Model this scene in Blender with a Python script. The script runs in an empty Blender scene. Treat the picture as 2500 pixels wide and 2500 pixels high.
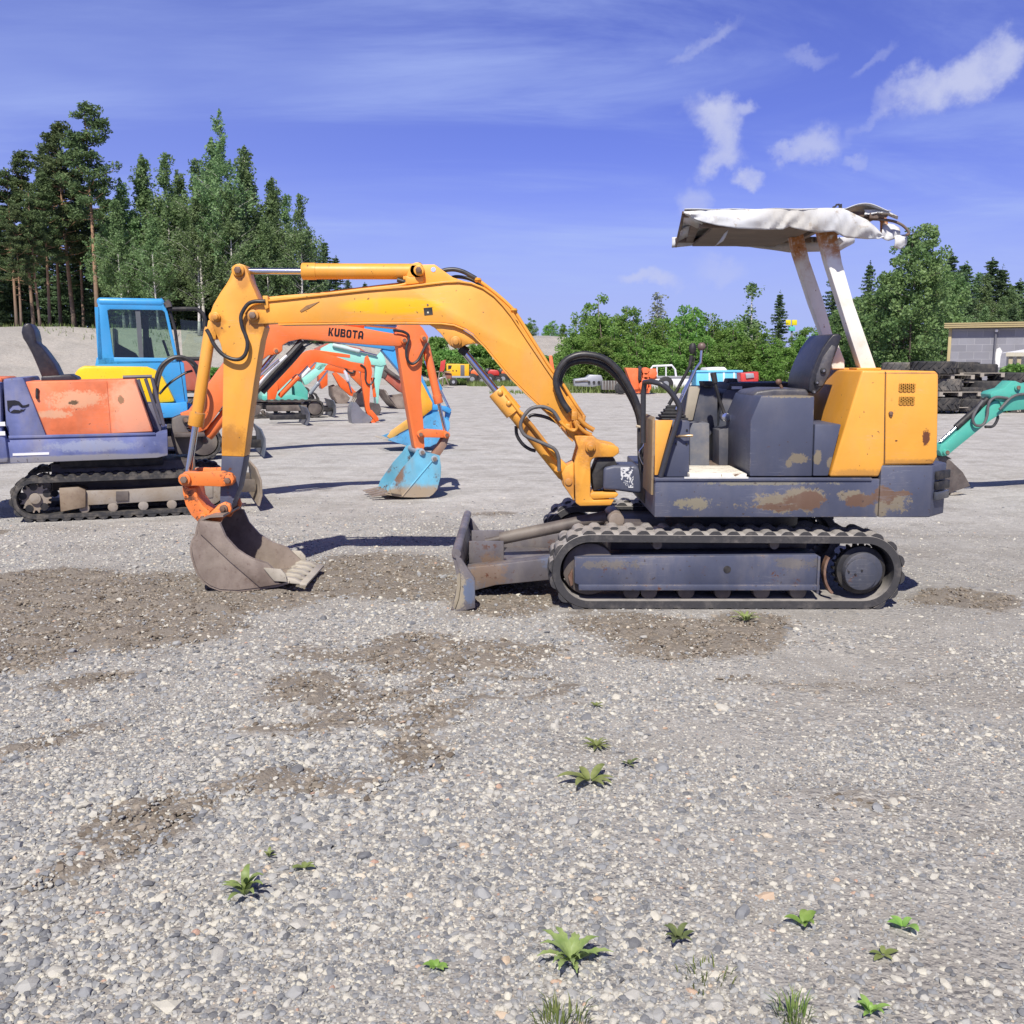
import bpy, bmesh, math, random
from mathutils import Vector, Matrix, noise, Euler
random.seed(7)
R = math.radians
SC = bpy.context.scene
COL = SC.collection
CAMH, HOR, FPX = 1.45, 880.0, 2400.0
PITCH = math.atan((1250-HOR)/FPX)
SP, CP = math.sin(PITCH), math.cos(PITCH)

# ---------------------------------------------------------------- survey helpers
def ray(px, py):
    a = (px-1250)/FPX; b = (1250-py)/FPX
    return Vector((a, CP+b*SP, -SP+b*CP))
def at(px, py, Y):
    d = ray(px, py); t = Y/d.y
    return Vector((d.x*t, Y, CAMH+d.z*t))
def gnd(px, py, z=0.0):
    d = ray(px, py); t = (z-CAMH)/d.z
    return Vector((d.x*t, d.y*t, z))

class Frame:
    """local frame of a thing: u along it, v away from the viewer's side, z up"""
    def __init__(s, ox, oy, ang=0.0, oz=0.0):
        s.o = Vector((ox, oy, oz)); s.a = R(ang)
        s.ud = Vector((math.cos(s.a), math.sin(s.a), 0)); s.vd = Vector((-math.sin(s.a), math.cos(s.a), 0))
    def pt(s, px, py, v):
        d = ray(px, py); c = Vector((0, 0, CAMH))-s.o
        t = (v-c.dot(s.vd))/d.dot(s.vd)
        p = c+d*t
        return (p.dot(s.ud), p.z)
    def q(s, v, pts): return [s.pt(x, y, v) for x, y in pts]
    def m(s, n, px, py, v): return abs(s.pt(px, py-n/2, v)[1]-s.pt(px, py+n/2, v)[1])
    def p3(s, px, py, v):
        u, z = s.pt(px, py, v); return Vector((u, v, z))
    def path(s, pts, v):
        """pts (px,py) or (px,py,v)"""
        return [s.p3(p[0], p[1], p[2] if len(p) > 2 else v) for p in pts]

def tag(o, label=None, cat=None, group=None, kind=None):
    if label: o['label'] = label
    if cat: o['category'] = cat
    if group: o['group'] = group
    if kind: o['kind'] = kind
    return o
def thing(name, fr, label, cat, group=None):
    o = bpy.data.objects.new(name, None); COL.objects.link(o)
    o.empty_display_size = 0.2
    o.location = fr.o; o.rotation_euler = (0, 0, fr.a)
    return tag(o, label, cat, group)

def catmull(pts, n=6):
    pts = [Vector(p) for p in pts]
    if len(pts) < 3: return pts
    P = [pts[0]*2-pts[1]]+pts+[pts[-1]*2-pts[-2]]
    out = []
    for i in range(1, len(P)-2):
        a, b, c, d = P[i-1:i+3]
        for k in range(n):
            t = k/n
            out.append(0.5*((2*b)+(c-a)*t+(2*a-5*b+4*c-d)*t*t+(3*b-a-3*c+d)*t**3))
    out.append(pts[-1])
    return out

class MB:
    def __init__(s): s.v = []; s.f = []
    def add(s, vs, fs):
        k = len(s.v); s.v += [tuple(x) for x in vs]; s.f += [tuple(i+k for i in f) for f in fs]; return s
    def prism(s, poly, v0, v1):
        n = len(poly)
        vs = [(u, v0, z) for u, z in poly]+[(u, v1, z) for u, z in poly]
        fs = [tuple(range(n)), tuple(range(2*n-1, n-1, -1))]+[(i, i+n, (i+1) % n+n, (i+1) % n) for i in range(n)]
        return s.add(vs, fs)
    def taper(s, poly0, v0, poly1, v1):
        n = len(poly0)
        vs = [(u, v0, z) for u, z in poly0]+[(u, v1, z) for u, z in poly1]
        fs = [tuple(range(n)), tuple(range(2*n-1, n-1, -1))]+[(i, i+n, (i+1) % n+n, (i+1) % n) for i in range(n)]
        return s.add(vs, fs)
    def slab(s, poly, z0, z1):     # poly in (u,v), extruded upwards
        n = len(poly)
        vs = [(u, v, z0) for u, v in poly]+[(u, v, z1) for u, v in poly]
        fs = [tuple(range(n)), tuple(range(2*n-1, n-1, -1))]+[(i, i+n, (i+1) % n+n, (i+1) % n) for i in range(n)]
        return s.add(vs, fs)
    def box(s, u0, u1, v0, v1, z0, z1): return s.prism([(u0, z0), (u1, z0), (u1, z1), (u0, z1)], v0, v1)
    def cylv(s, c, r, v0, v1, n=20): return s.prism([(c[0]+r*math.cos(2*math.pi*i/n), c[1]+r*math.sin(2*math.pi*i/n)) for i in range(n)], v0, v1)
    def ribbon(s, path, t, v0, v1):
        """strip of sheet following a (u,z) path, thickness t to the left of it"""
        P = [Vector((u, z)) for u, z in path]; n = len(P); off = []
        for i in range(n):
            d = (P[min(i+1, n-1)]-P[max(i-1, 0)]).normalized()
            off.append(P[i]+Vector((-d.y, d.x))*t)
        vs = []
        for a, b in zip(P, off): vs += [(a.x, v0, a.y), (a.x, v1, a.y), (b.x, v1, b.y), (b.x, v0, b.y)]
        fs = []
        for i in range(n-1):
            k = 4*i
            for j in range(4): fs.append((k+j, k+(j+1) % 4, k+4+(j+1) % 4, k+4+j))
        fs += [(0, 3, 2, 1), (4*n-4, 4*n-3, 4*n-2, 4*n-1)]
        return s.add(vs, fs)
    def tube(s, pts, r, n=10, smooth=0):
        if smooth: pts = catmull(pts, smooth)
        P = [Vector(p) for p in pts]; m = len(P)
        rr = r if isinstance(r, (list, tuple)) else [r]*m
        d0 = (P[1]-P[0]).normalized(); ref = Vector((0, 1, 0)) if abs(d0.y) < .9 else Vector((1, 0, 0))
        x = d0.cross(ref).normalized(); vs = []
        for i in range(m):
            d = (P[min(i+1, m-1)]-P[max(i-1, 0)]).normalized()
            x = (x-d*x.dot(d)).normalized(); y = d.cross(x)
            for k in range(n):
                a = 2*math.pi*k/n; vs.append(P[i]+(x*math.cos(a)+y*math.sin(a))*rr[i])
        fs = [tuple(range(n-1, -1, -1)), tuple(range(n*(m-1), n*m))]
        for i in range(m-1):
            for k in range(n): fs.append((i*n+k, i*n+(k+1) % n, (i+1)*n+(k+1) % n, (i+1)*n+k))
        return s.add(vs, fs)
    def bar(s, a, b, w, h=None, up=Vector((0, 0, 1))):
        a, b = Vector(a), Vector(b); h = h or w; d = (b-a).normalized()
        if abs(d.dot(up)) > .95: up = Vector((0, 1, 0))
        x = d.cross(up).normalized(); y = x.cross(d)
        c = [x*w/2+y*h/2, -x*w/2+y*h/2, -x*w/2-y*h/2, x*w/2-y*h/2]
        return s.add([a+k for k in c]+[b+k for k in c], [(0, 1, 2, 3), (7, 6, 5, 4)]+[(i, i+4, (i+1) % 4+4, (i+1) % 4) for i in range(4)])
    def ball(s, c, r, n=12, sc=(1, 1, 1)):
        vs = []; fs = []
        for i in range(1, n//2):
            th = math.pi*i/(n//2)
            for k in range(n):
                a = 2*math.pi*k/n
                vs.append((c[0]+r*sc[0]*math.sin(th)*math.cos(a), c[1]+r*sc[1]*math.sin(th)*math.sin(a), c[2]+r*sc[2]*math.cos(th)))
        m = n//2-1
        for i in range(m-1):
            for k in range(n): fs.append((i*n+k, i*n+(k+1) % n, (i+1)*n+(k+1) % n, (i+1)*n+k))
        fs += [tuple(range(n)), tuple(range(m*n-1, (m-1)*n-1, -1))]
        return s.add(vs, fs)
    def build(s, name, mat, parent=None, bevel=0.0, seg=2, ang=38, smooth=True, label=None, sub=0):
        me = bpy.data.meshes.new(name); me.from_pydata(s.v, [], s.f); me.update()
        bm = bmesh.new(); bm.from_mesh(me)
        bmesh.ops.recalc_face_normals(bm, faces=bm.faces)
        if bevel:
            es = [e for e in bm.edges if len(e.link_faces) == 2 and e.calc_face_angle(0) > R(32)]
            bmesh.ops.bevel(bm, geom=es, offset=bevel, segments=seg, profile=.5, affect='EDGES', clamp_overlap=True)
        if sub:
            bmesh.ops.triangulate(bm, faces=bm.faces)
        bm.to_mesh(me); bm.free()
        if smooth:
            me.polygons.foreach_set('use_smooth', [True]*len(me.polygons))
            me.set_sharp_from_angle(angle=R(ang))
        o = bpy.data.objects.new(name, me); COL.objects.link(o)
        if mat: me.materials.append(mat)
        if parent: o.parent = parent
        if label: o['label'] = label
        return o

def copy_tree(o, parent=None):
    c = o.copy(); COL.objects.link(c); c.parent = parent
    for ch in [x for x in bpy.data.objects if x.parent == o]: copy_tree(ch, c)
    return c

# ---------------------------------------------------------------- materials
class NT:
    def __init__(s, name, world=None):
        if world: s.t = world.node_tree; s.t.nodes.clear(); s.mat = None
        else:
            s.mat = bpy.data.materials.new(name); s.mat.use_nodes = True; s.t = s.mat.node_tree; s.t.nodes.clear()
        s._co = None
    def n(s, typ, ins=None, **kw):
        nd = s.t.nodes.new(typ)
        for k, v in kw.items(): setattr(nd, k, v)
        for k, v in (ins or {}).items():
            sk = nd.inputs[k]
            if isinstance(v, bpy.types.NodeSocket): s.t.links.new(v, sk)
            else: sk.default_value = v
        return nd
    def co(s):
        if not s._co: s._co = s.n('ShaderNodeTexCoord').outputs['Object']
        return s._co
    def noise(s, scale, detail=4, rough=.55, vec=None, out='Fac', dist=0):
        return s.n('ShaderNodeTexNoise', {'Vector': vec or s.co(), 'Scale': scale, 'Detail': detail, 'Roughness': rough, 'Distortion': dist}).outputs[out]
    def vor(s, scale, vec=None, feature='F1', out='Distance', rnd=1.0):
        return s.n('ShaderNodeTexVoronoi', {'Vector': vec or s.co(), 'Scale': scale, 'Randomness': rnd}, feature=feature).outputs[out]
    def mr(s, v, a, b, c=0., d=1., smooth=True):
        return s.n('ShaderNodeMapRange', {'Value': v, 'From Min': a, 'From Max': b, 'To Min': c, 'To Max': d}, interpolation_type='SMOOTHSTEP' if smooth else 'LINEAR').outputs[0]
    def mix(s, f, a, b, typ='MIX'):
        nd = s.n('ShaderNodeMix', data_type='RGBA', blend_type=typ)
        for k, v in ((0, f), (6, a), (7, b)):
            if isinstance(v, bpy.types.NodeSocket): s.t.links.new(v, nd.inputs[k])
            else: nd.inputs[k].default_value = v if k == 0 else (tuple(v)+(1,))[:4]
        return nd.outputs[2]
    def math(s, op, a, b=0.):
        return s.n('ShaderNodeMath', {0: a, 1: b}, operation=op).outputs[0]
    def ramp(s, fac, stops, interp='LINEAR'):
        nd = s.n('ShaderNodeValToRGB', {'Fac': fac}); r = nd.color_ramp; r.interpolation = interp
        while len(r.elements) < len(stops): r.elements.new(.5)
        for e, (p, c) in zip(r.elements, stops): e.position = p; e.color = tuple(c)+(1,)
        return nd.outputs['Color']
    def blotch(s, c, r, nz=.35, nsc=6., soft=.35):
        """mask of a worn patch at a place on the object: 1 inside"""
        v = s.n('ShaderNodeVectorMath', {0: s.co(), 1: c}, operation='SUBTRACT').outputs[0]
        v = s.n('ShaderNodeVectorMath', {0: v, 1: r}, operation='DIVIDE').outputs[0]
        l = s.n('ShaderNodeVectorMath', {0: v}, operation='LENGTH').outputs['Value']
        l = s.math('ADD', l, s.math('MULTIPLY', s.math('SUBTRACT', s.noise(nsc*.8, 3, .5), .5), nz*2.6))
        l = s.math('ADD', l, s.math('MULTIPLY', s.math('SUBTRACT', s.noise(nsc*4.5, 7, .75), .5), nz*3.4))
        return s.mr(l, 1-soft/2, 1+soft/2, 1, 0)
    def out(s, col, rough=.5, metal=0., bump=None, bstr=.3, bdist=.01, spec=.5, **extra):
        ins = {'Base Color': col if isinstance(col, bpy.types.NodeSocket) else (tuple(col)+(1,))[:4], 'Roughness': rough, 'Metallic': metal, 'Specular IOR Level': spec}
        ins.update(extra)
        b = s.n('ShaderNodeBsdfPrincipled', ins)
        if bump is not None:
            nd = s.n('ShaderNodeBump', {'Height': bump, 'Strength': bstr, 'Distance': bdist}); s.t.links.new(nd.outputs[0], b.inputs['Normal'])
        o = s.n('ShaderNodeOutputMaterial'); s.t.links.new(b.outputs[0], o.inputs['Surface'])
        return s.mat

RUST = (.13, .045, .018); RUST2 = (.07, .028, .015); DUST = (.30, .26, .21)
def paint(name, col, rust=.25, dust=.25, rough=.42, fade=.12, patches=(), sc=1.0, chips=.5, edge=0.):
    N = NT(name)
    big = N.noise(2.3*sc, 5, .6); mid = N.noise(11*sc, 6, .65); fine = N.noise(60*sc, 5, .7)
    light = tuple(min(1, c*(1+fade)+fade*.05) for c in col); dark = tuple(c*(1-fade) for c in col)
    c = N.mix(N.mr(big, .3, .7), dark, light)
    for (ce, ra, pc, nz, nsc, soft) in patches:
        c = N.mix(N.blotch(ce, ra, nz, nsc, soft), c, pc)
    # streaky dust
    st = N.n('ShaderNodeMapping', {'Vector': N.co(), 'Scale': (7*sc, 7*sc, 2.5*sc)}).outputs[0]
    dm = N.math('MULTIPLY', N.mr(N.noise(1., 6, .6, vec=st), .42, .75), dust)
    dm = N.math('MULTIPLY', dm, N.mr(big, .3, .65, .3, 1))
    c = N.mix(dm, c, DUST)
    if rust:
        t = .78-rust*.22
        rm = N.mr(N.math('ADD', N.math('MULTIPLY', mid, .7), N.math('MULTIPLY', fine, .3)), t-.1, t-.07)
        rm = N.math('MULTIPLY', rm, N.mr(N.noise(4*sc, 3), .45, .6))
        c = N.mix(rm, c, N.mix(fine, RUST, RUST2))
    if chips:
        cm = N.mr(N.noise(38*sc, 3, .5), .735-.05*chips, .745-.05*chips)
        c = N.mix(N.math('MULTIPLY', cm, .75), c, (.05, .035, .03))
    if edge:    # paint rubbed off along the edges
        bv = N.n('ShaderNodeBevel', {'Radius': .014}, samples=4).outputs[0]; gn = N.n('ShaderNodeNewGeometry').outputs['Normal']
        em = N.mr(N.n('ShaderNodeVectorMath', {0: bv, 1: gn}, operation='DOT_PRODUCT').outputs['Value'], .97, .86)
        em = N.math('MULTIPLY', em, N.mr(N.math('ADD', N.math('MULTIPLY', mid, .6), N.math('MULTIPLY', N.noise(5*sc, 4), .5)), .56, .64)); c = N.mix(N.math('MULTIPLY', em, edge), c, N.mix(fine, (.16, .10, .065), (.30, .27, .23)))
    sv = N.noise(1., 3, .5, vec=N.n('ShaderNodeMapping', {'Vector': N.co(), 'Rotation': (.3, .5, .2), 'Scale': (3*sc, 3*sc, 45*sc)}).outputs[0])
    scr = N.math('MULTIPLY', N.mr(N.math('ABSOLUTE', N.math('SUBTRACT', sv, .5)), .004, .012, 1, 0), N.mr(N.noise(2.2*sc, 4), .52, .62))
    c = N.mix(N.math('MULTIPLY', scr, .35), c, tuple(min(.8, x*.6+.18) for x in col))
    rg = N.math('ADD', N.math('MULTIPLY', mid, .25), rough-.1)
    return N.out(c, rg, bump=N.math('ADD', N.math('MULTIPLY', big, 2.), N.math('MULTIPLY', fine, .15)), bstr=.12, bdist=.01)
def rusty(name, a, b, rough=.7, sc=1., metal=0., bstr=.35):
    N = NT(name); n1 = N.noise(5*sc, 7, .65); n2 = N.noise(35*sc, 6, .7)
    c = N.mix(N.mr(n1, .32, .68), a, b); c = N.mix(N.math('MULTIPLY', N.mr(n2, .55, .7), .5), c, RUST2)
    c = N.mix(N.math('MULTIPLY', N.mr(N.noise(2*sc, 5), .45, .75), .5), c, DUST)
    return N.out(c, rough, metal, bump=N.math('ADD', n1, N.math('MULTIPLY', n2, .3)), bstr=bstr, bdist=.008)
def plain(name, col, rough=.5, metal=0., var=.15, sc=20., bstr=.1, dust=0.):
    N = NT(name); n = N.noise(sc, 5, .6)
    c = N.mix(n, tuple(x*(1-var) for x in col), tuple(min(1, x*(1+var)) for x in col))
    if dust: c = N.mix(N.math('MULTIPLY', N.mr(N.noise(sc*.4, 6, .65), .4, .7), dust), c, DUST)
    return N.out(c, rough, metal, bump=n, bstr=bstr, bdist=.004)

M = {}
M['steel'] = rusty('worn_bucket_steel', (.155, .118, .098), (.275, .225, .19), .5)
M['steel_dark'] = rusty('dark_steel', (.06, .05, .048), (.12, .10, .09), .6)
M['tooth'] = rusty('scoured_tooth_steel', (.33, .30, .245), (.45, .41, .34), .5)
M['chrome'] = plain('chrome_rod', (.55, .56, .6), .16, 1., .05)
M['rubber'] = plain('dusty_track_rubber', (.028, .028, .031), .75, 0, .3, 30, .3, .34)
M['rubber_dark'] = plain('black_rubber', (.016, .016, .018), .6, 0, .3, 30, .2, .08)
M['hose'] = plain('hydraulic_hose_rubber', (.022, .022, .025), .42, 0, .25, 40, .1, .1)
M['hose_grey'] = plain('grey_hose_rubber', (.09, .09, .095), .5, 0, .25, 40, .1, .2)
M['vinyl'] = plain('black_seat_vinyl', (.02, .02, .026), .38, 0, .25, 60, .25, .06)
M['vinyl_grey'] = plain('grey_seat_vinyl', (.055, .055, .065), .45, 0, .2, 60, .25, .2)
M['black'] = plain('black_steel', (.012, .012, .015), .6, 0, .3, 30, .15, .12)
M['pin'] = rusty('rusty_pin', (.10, .05, .03), (.22, .13, .09), .6, 3.)
M['glass'] = None
# ================================================================ MAIN EXCAVATOR
MF = Frame(1.4, 6.34, 0)
NV = -0.72                                     # near outer face of the crawler
def q(v, *pts): return MF.q(v, pts)
def pc(px, py, v, rx, rz, col, nz=.3, nsc=7., soft=.3, rv=.25):
    u, z = MF.pt(px, py, v); w = MF.m(1, px, py, v)
    return ((u, v, z), (rx*w, rv, rz*w), col, nz, nsc, soft)
YEL = (.735, .335, .042); NAVY = (.060, .069, .112); ORG = (.80, .20, .035)
M['yellow'] = paint('amber_machine_paint', YEL, .16, .22, .42, .10, [pc(960, 747, -.09, 125, 20, (.84, .43, .004), .03, 4, .5, .06)]+[pc(x, y, -.09, r1, r2, (.50, .215, .03), .55, 7, .9, .3) for x, y, r1, r2 in ((1441, 1105, 30, 34), (619, 784, 26, 26), (590, 680, 16, 30), (1113, 845, 26, 18), (1388, 1185, 24, 24), (560, 1080, 40, 30), (1420, 1030, 40, 40), (1290, 1060, 60, 40), (527, 790, 20, 26))], chips=.5, edge=.8)
M['yellow_hood'] = paint('amber_hood_paint', YEL, .18, .16, .45, .08, [pc(2260, 1070, -.7, 9, 17, RUST, .5, 24, .3), pc(2266, 1127, -.7, 14, 5, RUST, .4, 24, .4), pc(2187, 1076, -.7, 3, 2, RUST), pc(2225, 911, -.7, 70, 2, (.35, .16, .05), .4, 14, .6), pc(2090, 1155, -.7, 70, 9, (.52, .25, .05), .6, 9, .9), pc(2225, 1128, -.7, 60, 7, (.52, .25, .05), .6, 9, .9)], chips=.3, edge=.7)
BARE = (.125, .072, .048); PRIM = (.19, .16, .115)
M['navy'] = paint('dark_navy_machine_paint', NAVY, .25, .16, .5, .12,
   [pc(1905, 1228, -.7, 75, 22, PRIM, .75, 9, .2), pc(1965, 1212, -.7, 46, 24, PRIM, .6, 11, .2), pc(1968, 1222, -.7, 44, 20, BARE, .5, 9, .2), pc(1900, 1238, -.7, 50, 10, BARE, .7, 11, .2),
    pc(2078, 1212, -.7, 30, 15, PRIM, .6, 11, .2), pc(2100, 1222, -.7, 36, 17, BARE, .4, 9, .2),
    pc(2190, 1228, -.7, 34, 22, PRIM, .8, 13, .2), pc(2160, 1210, -.7, 27, 20, BARE, .5, 10, .2), pc(2150, 1245, -.7, 14, 18, PRIM, .7, 12, .2), pc(2205, 1205, -.7, 22, 6, BARE, .6, 12, .2),
    pc(1700, 1228, -.7, 40, 14, (.2, .18, .13), .8, 11, .3), pc(1870, 1180, -.7, 120, 4, (.16, .15, .12), .9, 14, .4)], chips=.8, edge=1.)
M['navy_seat'] = paint('navy_seat_box_paint', NAVY, .15, .12, .5, .1,
   [pc(1950, 1120, -.68, 26, 12, PRIM, .6, 16, .25, .1), pc(1926, 1131, -.68, 8, 10, PRIM, .5, 16, .25, .1), pc(1995, 1118, -.69, 9, 18, PRIM, .4, 16, .25, .1), pc(2028, 1130, -.69, 8, 16, PRIM, .4, 16, .25, .1), pc(1940, 967, -.68, 60, 4, PRIM, .9, 20, .4, .2)], chips=.6, edge=1.)
M['navy_low'] = paint('navy_track_frame_paint', NAVY, .45, .3, .5, .15, [pc(1480, 1380, -.7, 60, 10, (.115, .105, .10), 1.2, 14, .6), pc(1950, 1375, -.7, 60, 14, (.10, .095, .10), 1.2, 14, .6)], chips=1., edge=1.)
M['navy_dark'] = paint('sooty_hub_paint', (.04, .045, .065), .4, .25, .5, .15, chips=1.)
M['orange_link'] = paint('chipped_orange_paint', ORG, .75, .25, .5, .1, chips=1.6, edge=1.)
M['interior'] = plain('dim_console_paint', (.05, .056, .08), .55, 0, .2, 12, .1, .25)

ex = thing('excavator', MF, 'amber yellow compact excavator with torn white canopy, parked in the foreground', 'excavator')

# ---------------------------------------------------------------- crawler tracks
def stadium(cl, cr, rl, rr, n):
    """points evenly along a belt around two wheels, with outward normals"""
    P = []
    a0 = math.asin(max(-1, min(1, (rl-rr)/((Vector(cr)-Vector(cl)).length))))
    base = math.atan2(cr[1]-cl[1], cr[0]-cl[0])
    up = base+math.pi/2-a0*0; dn = base-math.pi/2
    def arc(c, r, s, e, k): return [(c[0]+r*math.cos(s+(e-s)*i/k), c[1]+r*math.sin(s+(e-s)*i/k)) for i in range(k+1)]
    pts = arc(cr, rr, dn, dn+math.pi, 40)+arc(cl, rl, up, up+math.pi, 40)
    pts.append(pts[0]); L = [0]
    for a, b in zip(pts, pts[1:]): L.append(L[-1]+math.hypot(b[0]-a[0], b[1]-a[1]))
    res = []; j = 0
    for i in range(n):
        t = L[-1]*i/n
        while L[j+1] < t: j += 1
        f = (t-L[j])/(L[j+1]-L[j]+1e-9); a, b = pts[j], pts[j+1]
        d = Vector((b[0]-a[0], b[1]-a[1])).normalized()
        res.append((Vector((a[0]+(b[0]-a[0])*f, a[1]+(b[1]-a[1])*f)), Vector((d.y, -d.x)), d))
    return res
def belt(cl, cr, rl, rr, v0, v1, th=.035, lug=.022, nl=44, lw=.55):
    S = stadium(cl, cr, rl-lug, rr-lug, nl*4); n = len(S); mb = MB(); vs = []
    for p, nr, d in S:
        i = p-nr*th; e = p-nr*.008
        vs += [(p.x, v0+.012, p.y), (p.x, v1-.012, p.y), (e.x, v1, e.y), (i.x, v1, i.y), (i.x, v0, i.y), (e.x, v0, e.y)]
    fs = []
    for k in range(n):
        for j in range(6):
            a = 6*k+j; b = 6*k+(j+1) % 6; c = 6*((k+1) % n)
            fs.append((a, b, c+(j+1) % 6, c+j))
    mb.add(vs, fs)
    w = v1-v0
    for k in range(nl):
        for (a, b, sh) in ((v0+.002, v0+w*.56, 0), (v0+w*.44, v1-.002, 2)):
            p0, n0, d0 = S[(4*k+sh) % n]
            hl = (S[1][0]-S[0][0]).length*4*lw/2
            q4 = [p0-d0*hl*1.35-n0*.004, p0+d0*hl*1.35-n0*.004, p0+d0*hl*.9+n0*lug*.6, p0+d0*hl*.45+n0*lug, p0-d0*hl*.45+n0*lug, p0-d0*hl*.9+n0*lug*.6]
            mb.prism([(t.x, t.y) for t in q4], a, b)
    return mb
CL = MF.pt(1441, 1390, NV); CR = MF.pt(2112, 1392, NV)
rl = CL[1]-.002; rr = CR[1]-.002; CL = (CL[0], CL[1]-.014); CR = (CR[0], CR[1]-.014)
def main_track(s):
    w0, w1 = (NV, NV+.30) if s < 0 else (-NV-.30, -NV)
    M['belt'] = M.get('belt') or belt_mat()
    t = belt(CL, CR, rl, rr, w0, w1, .05, .017, 44).build('track', M['belt'], ex, 0)
    n0 = w0+.02 if s < 0 else w1-.02; sg = 1 if s < 0 else -1
    fr = q(NV, (1403, 1362), (1700, 1359), (1999, 1356), (2002, 1430), (1413, 1430), (1403, 1425))
    fb = MB().prism(fr, n0, n0+sg*.22)
    fb.build('track_frame', M['navy_low'], t, .006)
    u0, z0 = MF.pt(1413, 1442, NV); u1, z1 = MF.pt(2002, 1430, NV)
    MB().prism([(u0, z0), (u1, z0), (u1, z1+.004), (u0, z1+.004)], n0-sg*.018, n0+sg*.2).build('track_frame_rail', M['navy_low'], t, .004)
    c = MF.pt(1999, 1400, NV)
    MB().prism([(c[0]-.008, z0-.02), (c[0]+.006, z0-.02), (c[0]+.006, c[1]+.10), (c[0]-.008, c[1]+.10)], n0-sg*.022, n0+sg*.2).build('end_plate', M['navy_low'], t, .003)
    h = MF.pt(1777, 1392, NV); m = MF.m(1, 1777, 1392, NV)
    MB().cylv(h, 9*m, n0-sg*.003, n0+sg*.01).build('grease_hole', M['black'], t)
    ri = rl-.024-.05-.012
    MB().cylv(CL, ri, n0+sg*.05, n0+sg*.2, 36).build('idler_wheel', M['steel_dark'], t, .01)
    MB().prism(q(NV, (1388, 1412), (1399, 1392), (1400, 1432), (1394, 1436)), n0+sg*.02, n0+sg*.05).build('idler_guard', M['pin'], t, .003)
    sp = []
    for k in range(22):
        for (dr, da) in ((0, -.3), (.024, -.12), (.024, .12), (0, .3)):
            a = 2*math.pi*(k+da)/22; sp.append((CR[0]+(ri-.03+dr)*math.cos(a), CR[1]+(ri-.03+dr)*math.sin(a)))
    MB().prism(sp, n0+sg*.09, n0+sg*.14).build('drive_sprocket', M['black'], t)
    MB().cylv(CR, ri-.012, n0+sg*.045, n0+sg*.085, 40).build('sprocket_guard', M['black'], t, .006)
    MB().cylv((CR[0], CR[1]), .055*2.05, n0+sg*.0, n0+sg*.2, 32).build('track_motor', M['navy_dark'], t, .008)
    MB().cylv((CR[0]-.02, CR[1]-.012), 39*m, n0-sg*.02, n0+sg*.1, 36).build('motor_cover', M['navy_dark'], t, .006)
    for (x, y) in ((2072, 1396), (2104, 1393), (2088, 1402)): MB().cylv(MF.pt(x, y, NV), 2.5*m, n0-sg*.026, n0).build('cover_bolt', M['black'], t)
    gb = MB().ribbon([(CR[0]-.02-.215*math.cos(a), CR[1]-.215*math.sin(a)*.95) for a in [(-.45+i*.13) for i in range(10)]], .014, n0+sg*.0, n0+sg*.05)
    gb.build('motor_guard', M['pin'], t)
    for x in (1545, 1588, 1680, 1770, 1866, 1956):
        u = MF.pt(x, 1452, NV)
        MB().cylv((u[0], .048+.05), .05, n0+sg*.04, n0+sg*.2, 20).build('track_roller', M['steel_dark'], t, .006)
    ub = MF.pt(1545, 1340, NV)
    for x in (1610, 1900):
        u = MF.pt(x, 1330, NV); MB().cylv((u[0], 2*rl-.024-.05-.035), .028, n0+sg*.06, n0+sg*.18).build('carrier_roller', M['steel_dark'], t)
    return t
def belt_mat():
    N = NT('dusty_track_belt'); n1 = N.noise(9, 6, .65); n2 = N.noise(45, 5, .7)
    c = N.mix(n2, (.026, .026, .03), (.05, .048, .05))
    sx = N.n('ShaderNodeSeparateXYZ', {0: N.co()}); nx = N.n('ShaderNodeSeparateXYZ', {0: N.n('ShaderNodeNewGeometry').outputs['Normal']})
    up = N.mr(nx.outputs['Z'], .15, .8)                      # dried mud lies on what faces up
    c = N.mix(N.math('MULTIPLY', up, N.mr(n1, .25, .6, .3, .9)), c, (.36, .335, .31))
    c = N.mix(N.math('MULTIPLY', N.mr(n1, .5, .75), .45), c, (.20, .18, .16))
    return N.out(c, .8, bump=N.math('ADD', n1, n2), bstr=.3, bdist=.006)
main_track(-1); main_track(1)

# ---------------------------------------------------------------- undercarriage, slew ring
u0, z0 = MF.pt(1500, 1440, NV); u1, z1 = MF.pt(2010, 1310, NV)
zk = MF.pt(1800, 1266, -.7)[1]
uc = MB().box(u0, u1, -.42, .42, z0+.06, z1-.02)
uc.build('undercarriage', M['steel_dark'], ex, .02)
ring = MB(); cx = MF.pt(1800, 1300, -.2)[0]
ring.add([(cx+.42*math.cos(2*math.pi*i/40), .42*math.sin(2*math.pi*i/40), zz) for zz in (z1-.02, zk) for i in range(40)],
         [tuple(range(40)), tuple(range(79, 39, -1))]+[(i, i+40, (i+1) % 40+40, (i+1) % 40) for i in range(40)])
ring.build('slew_ring', M['black'], ex)

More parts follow.
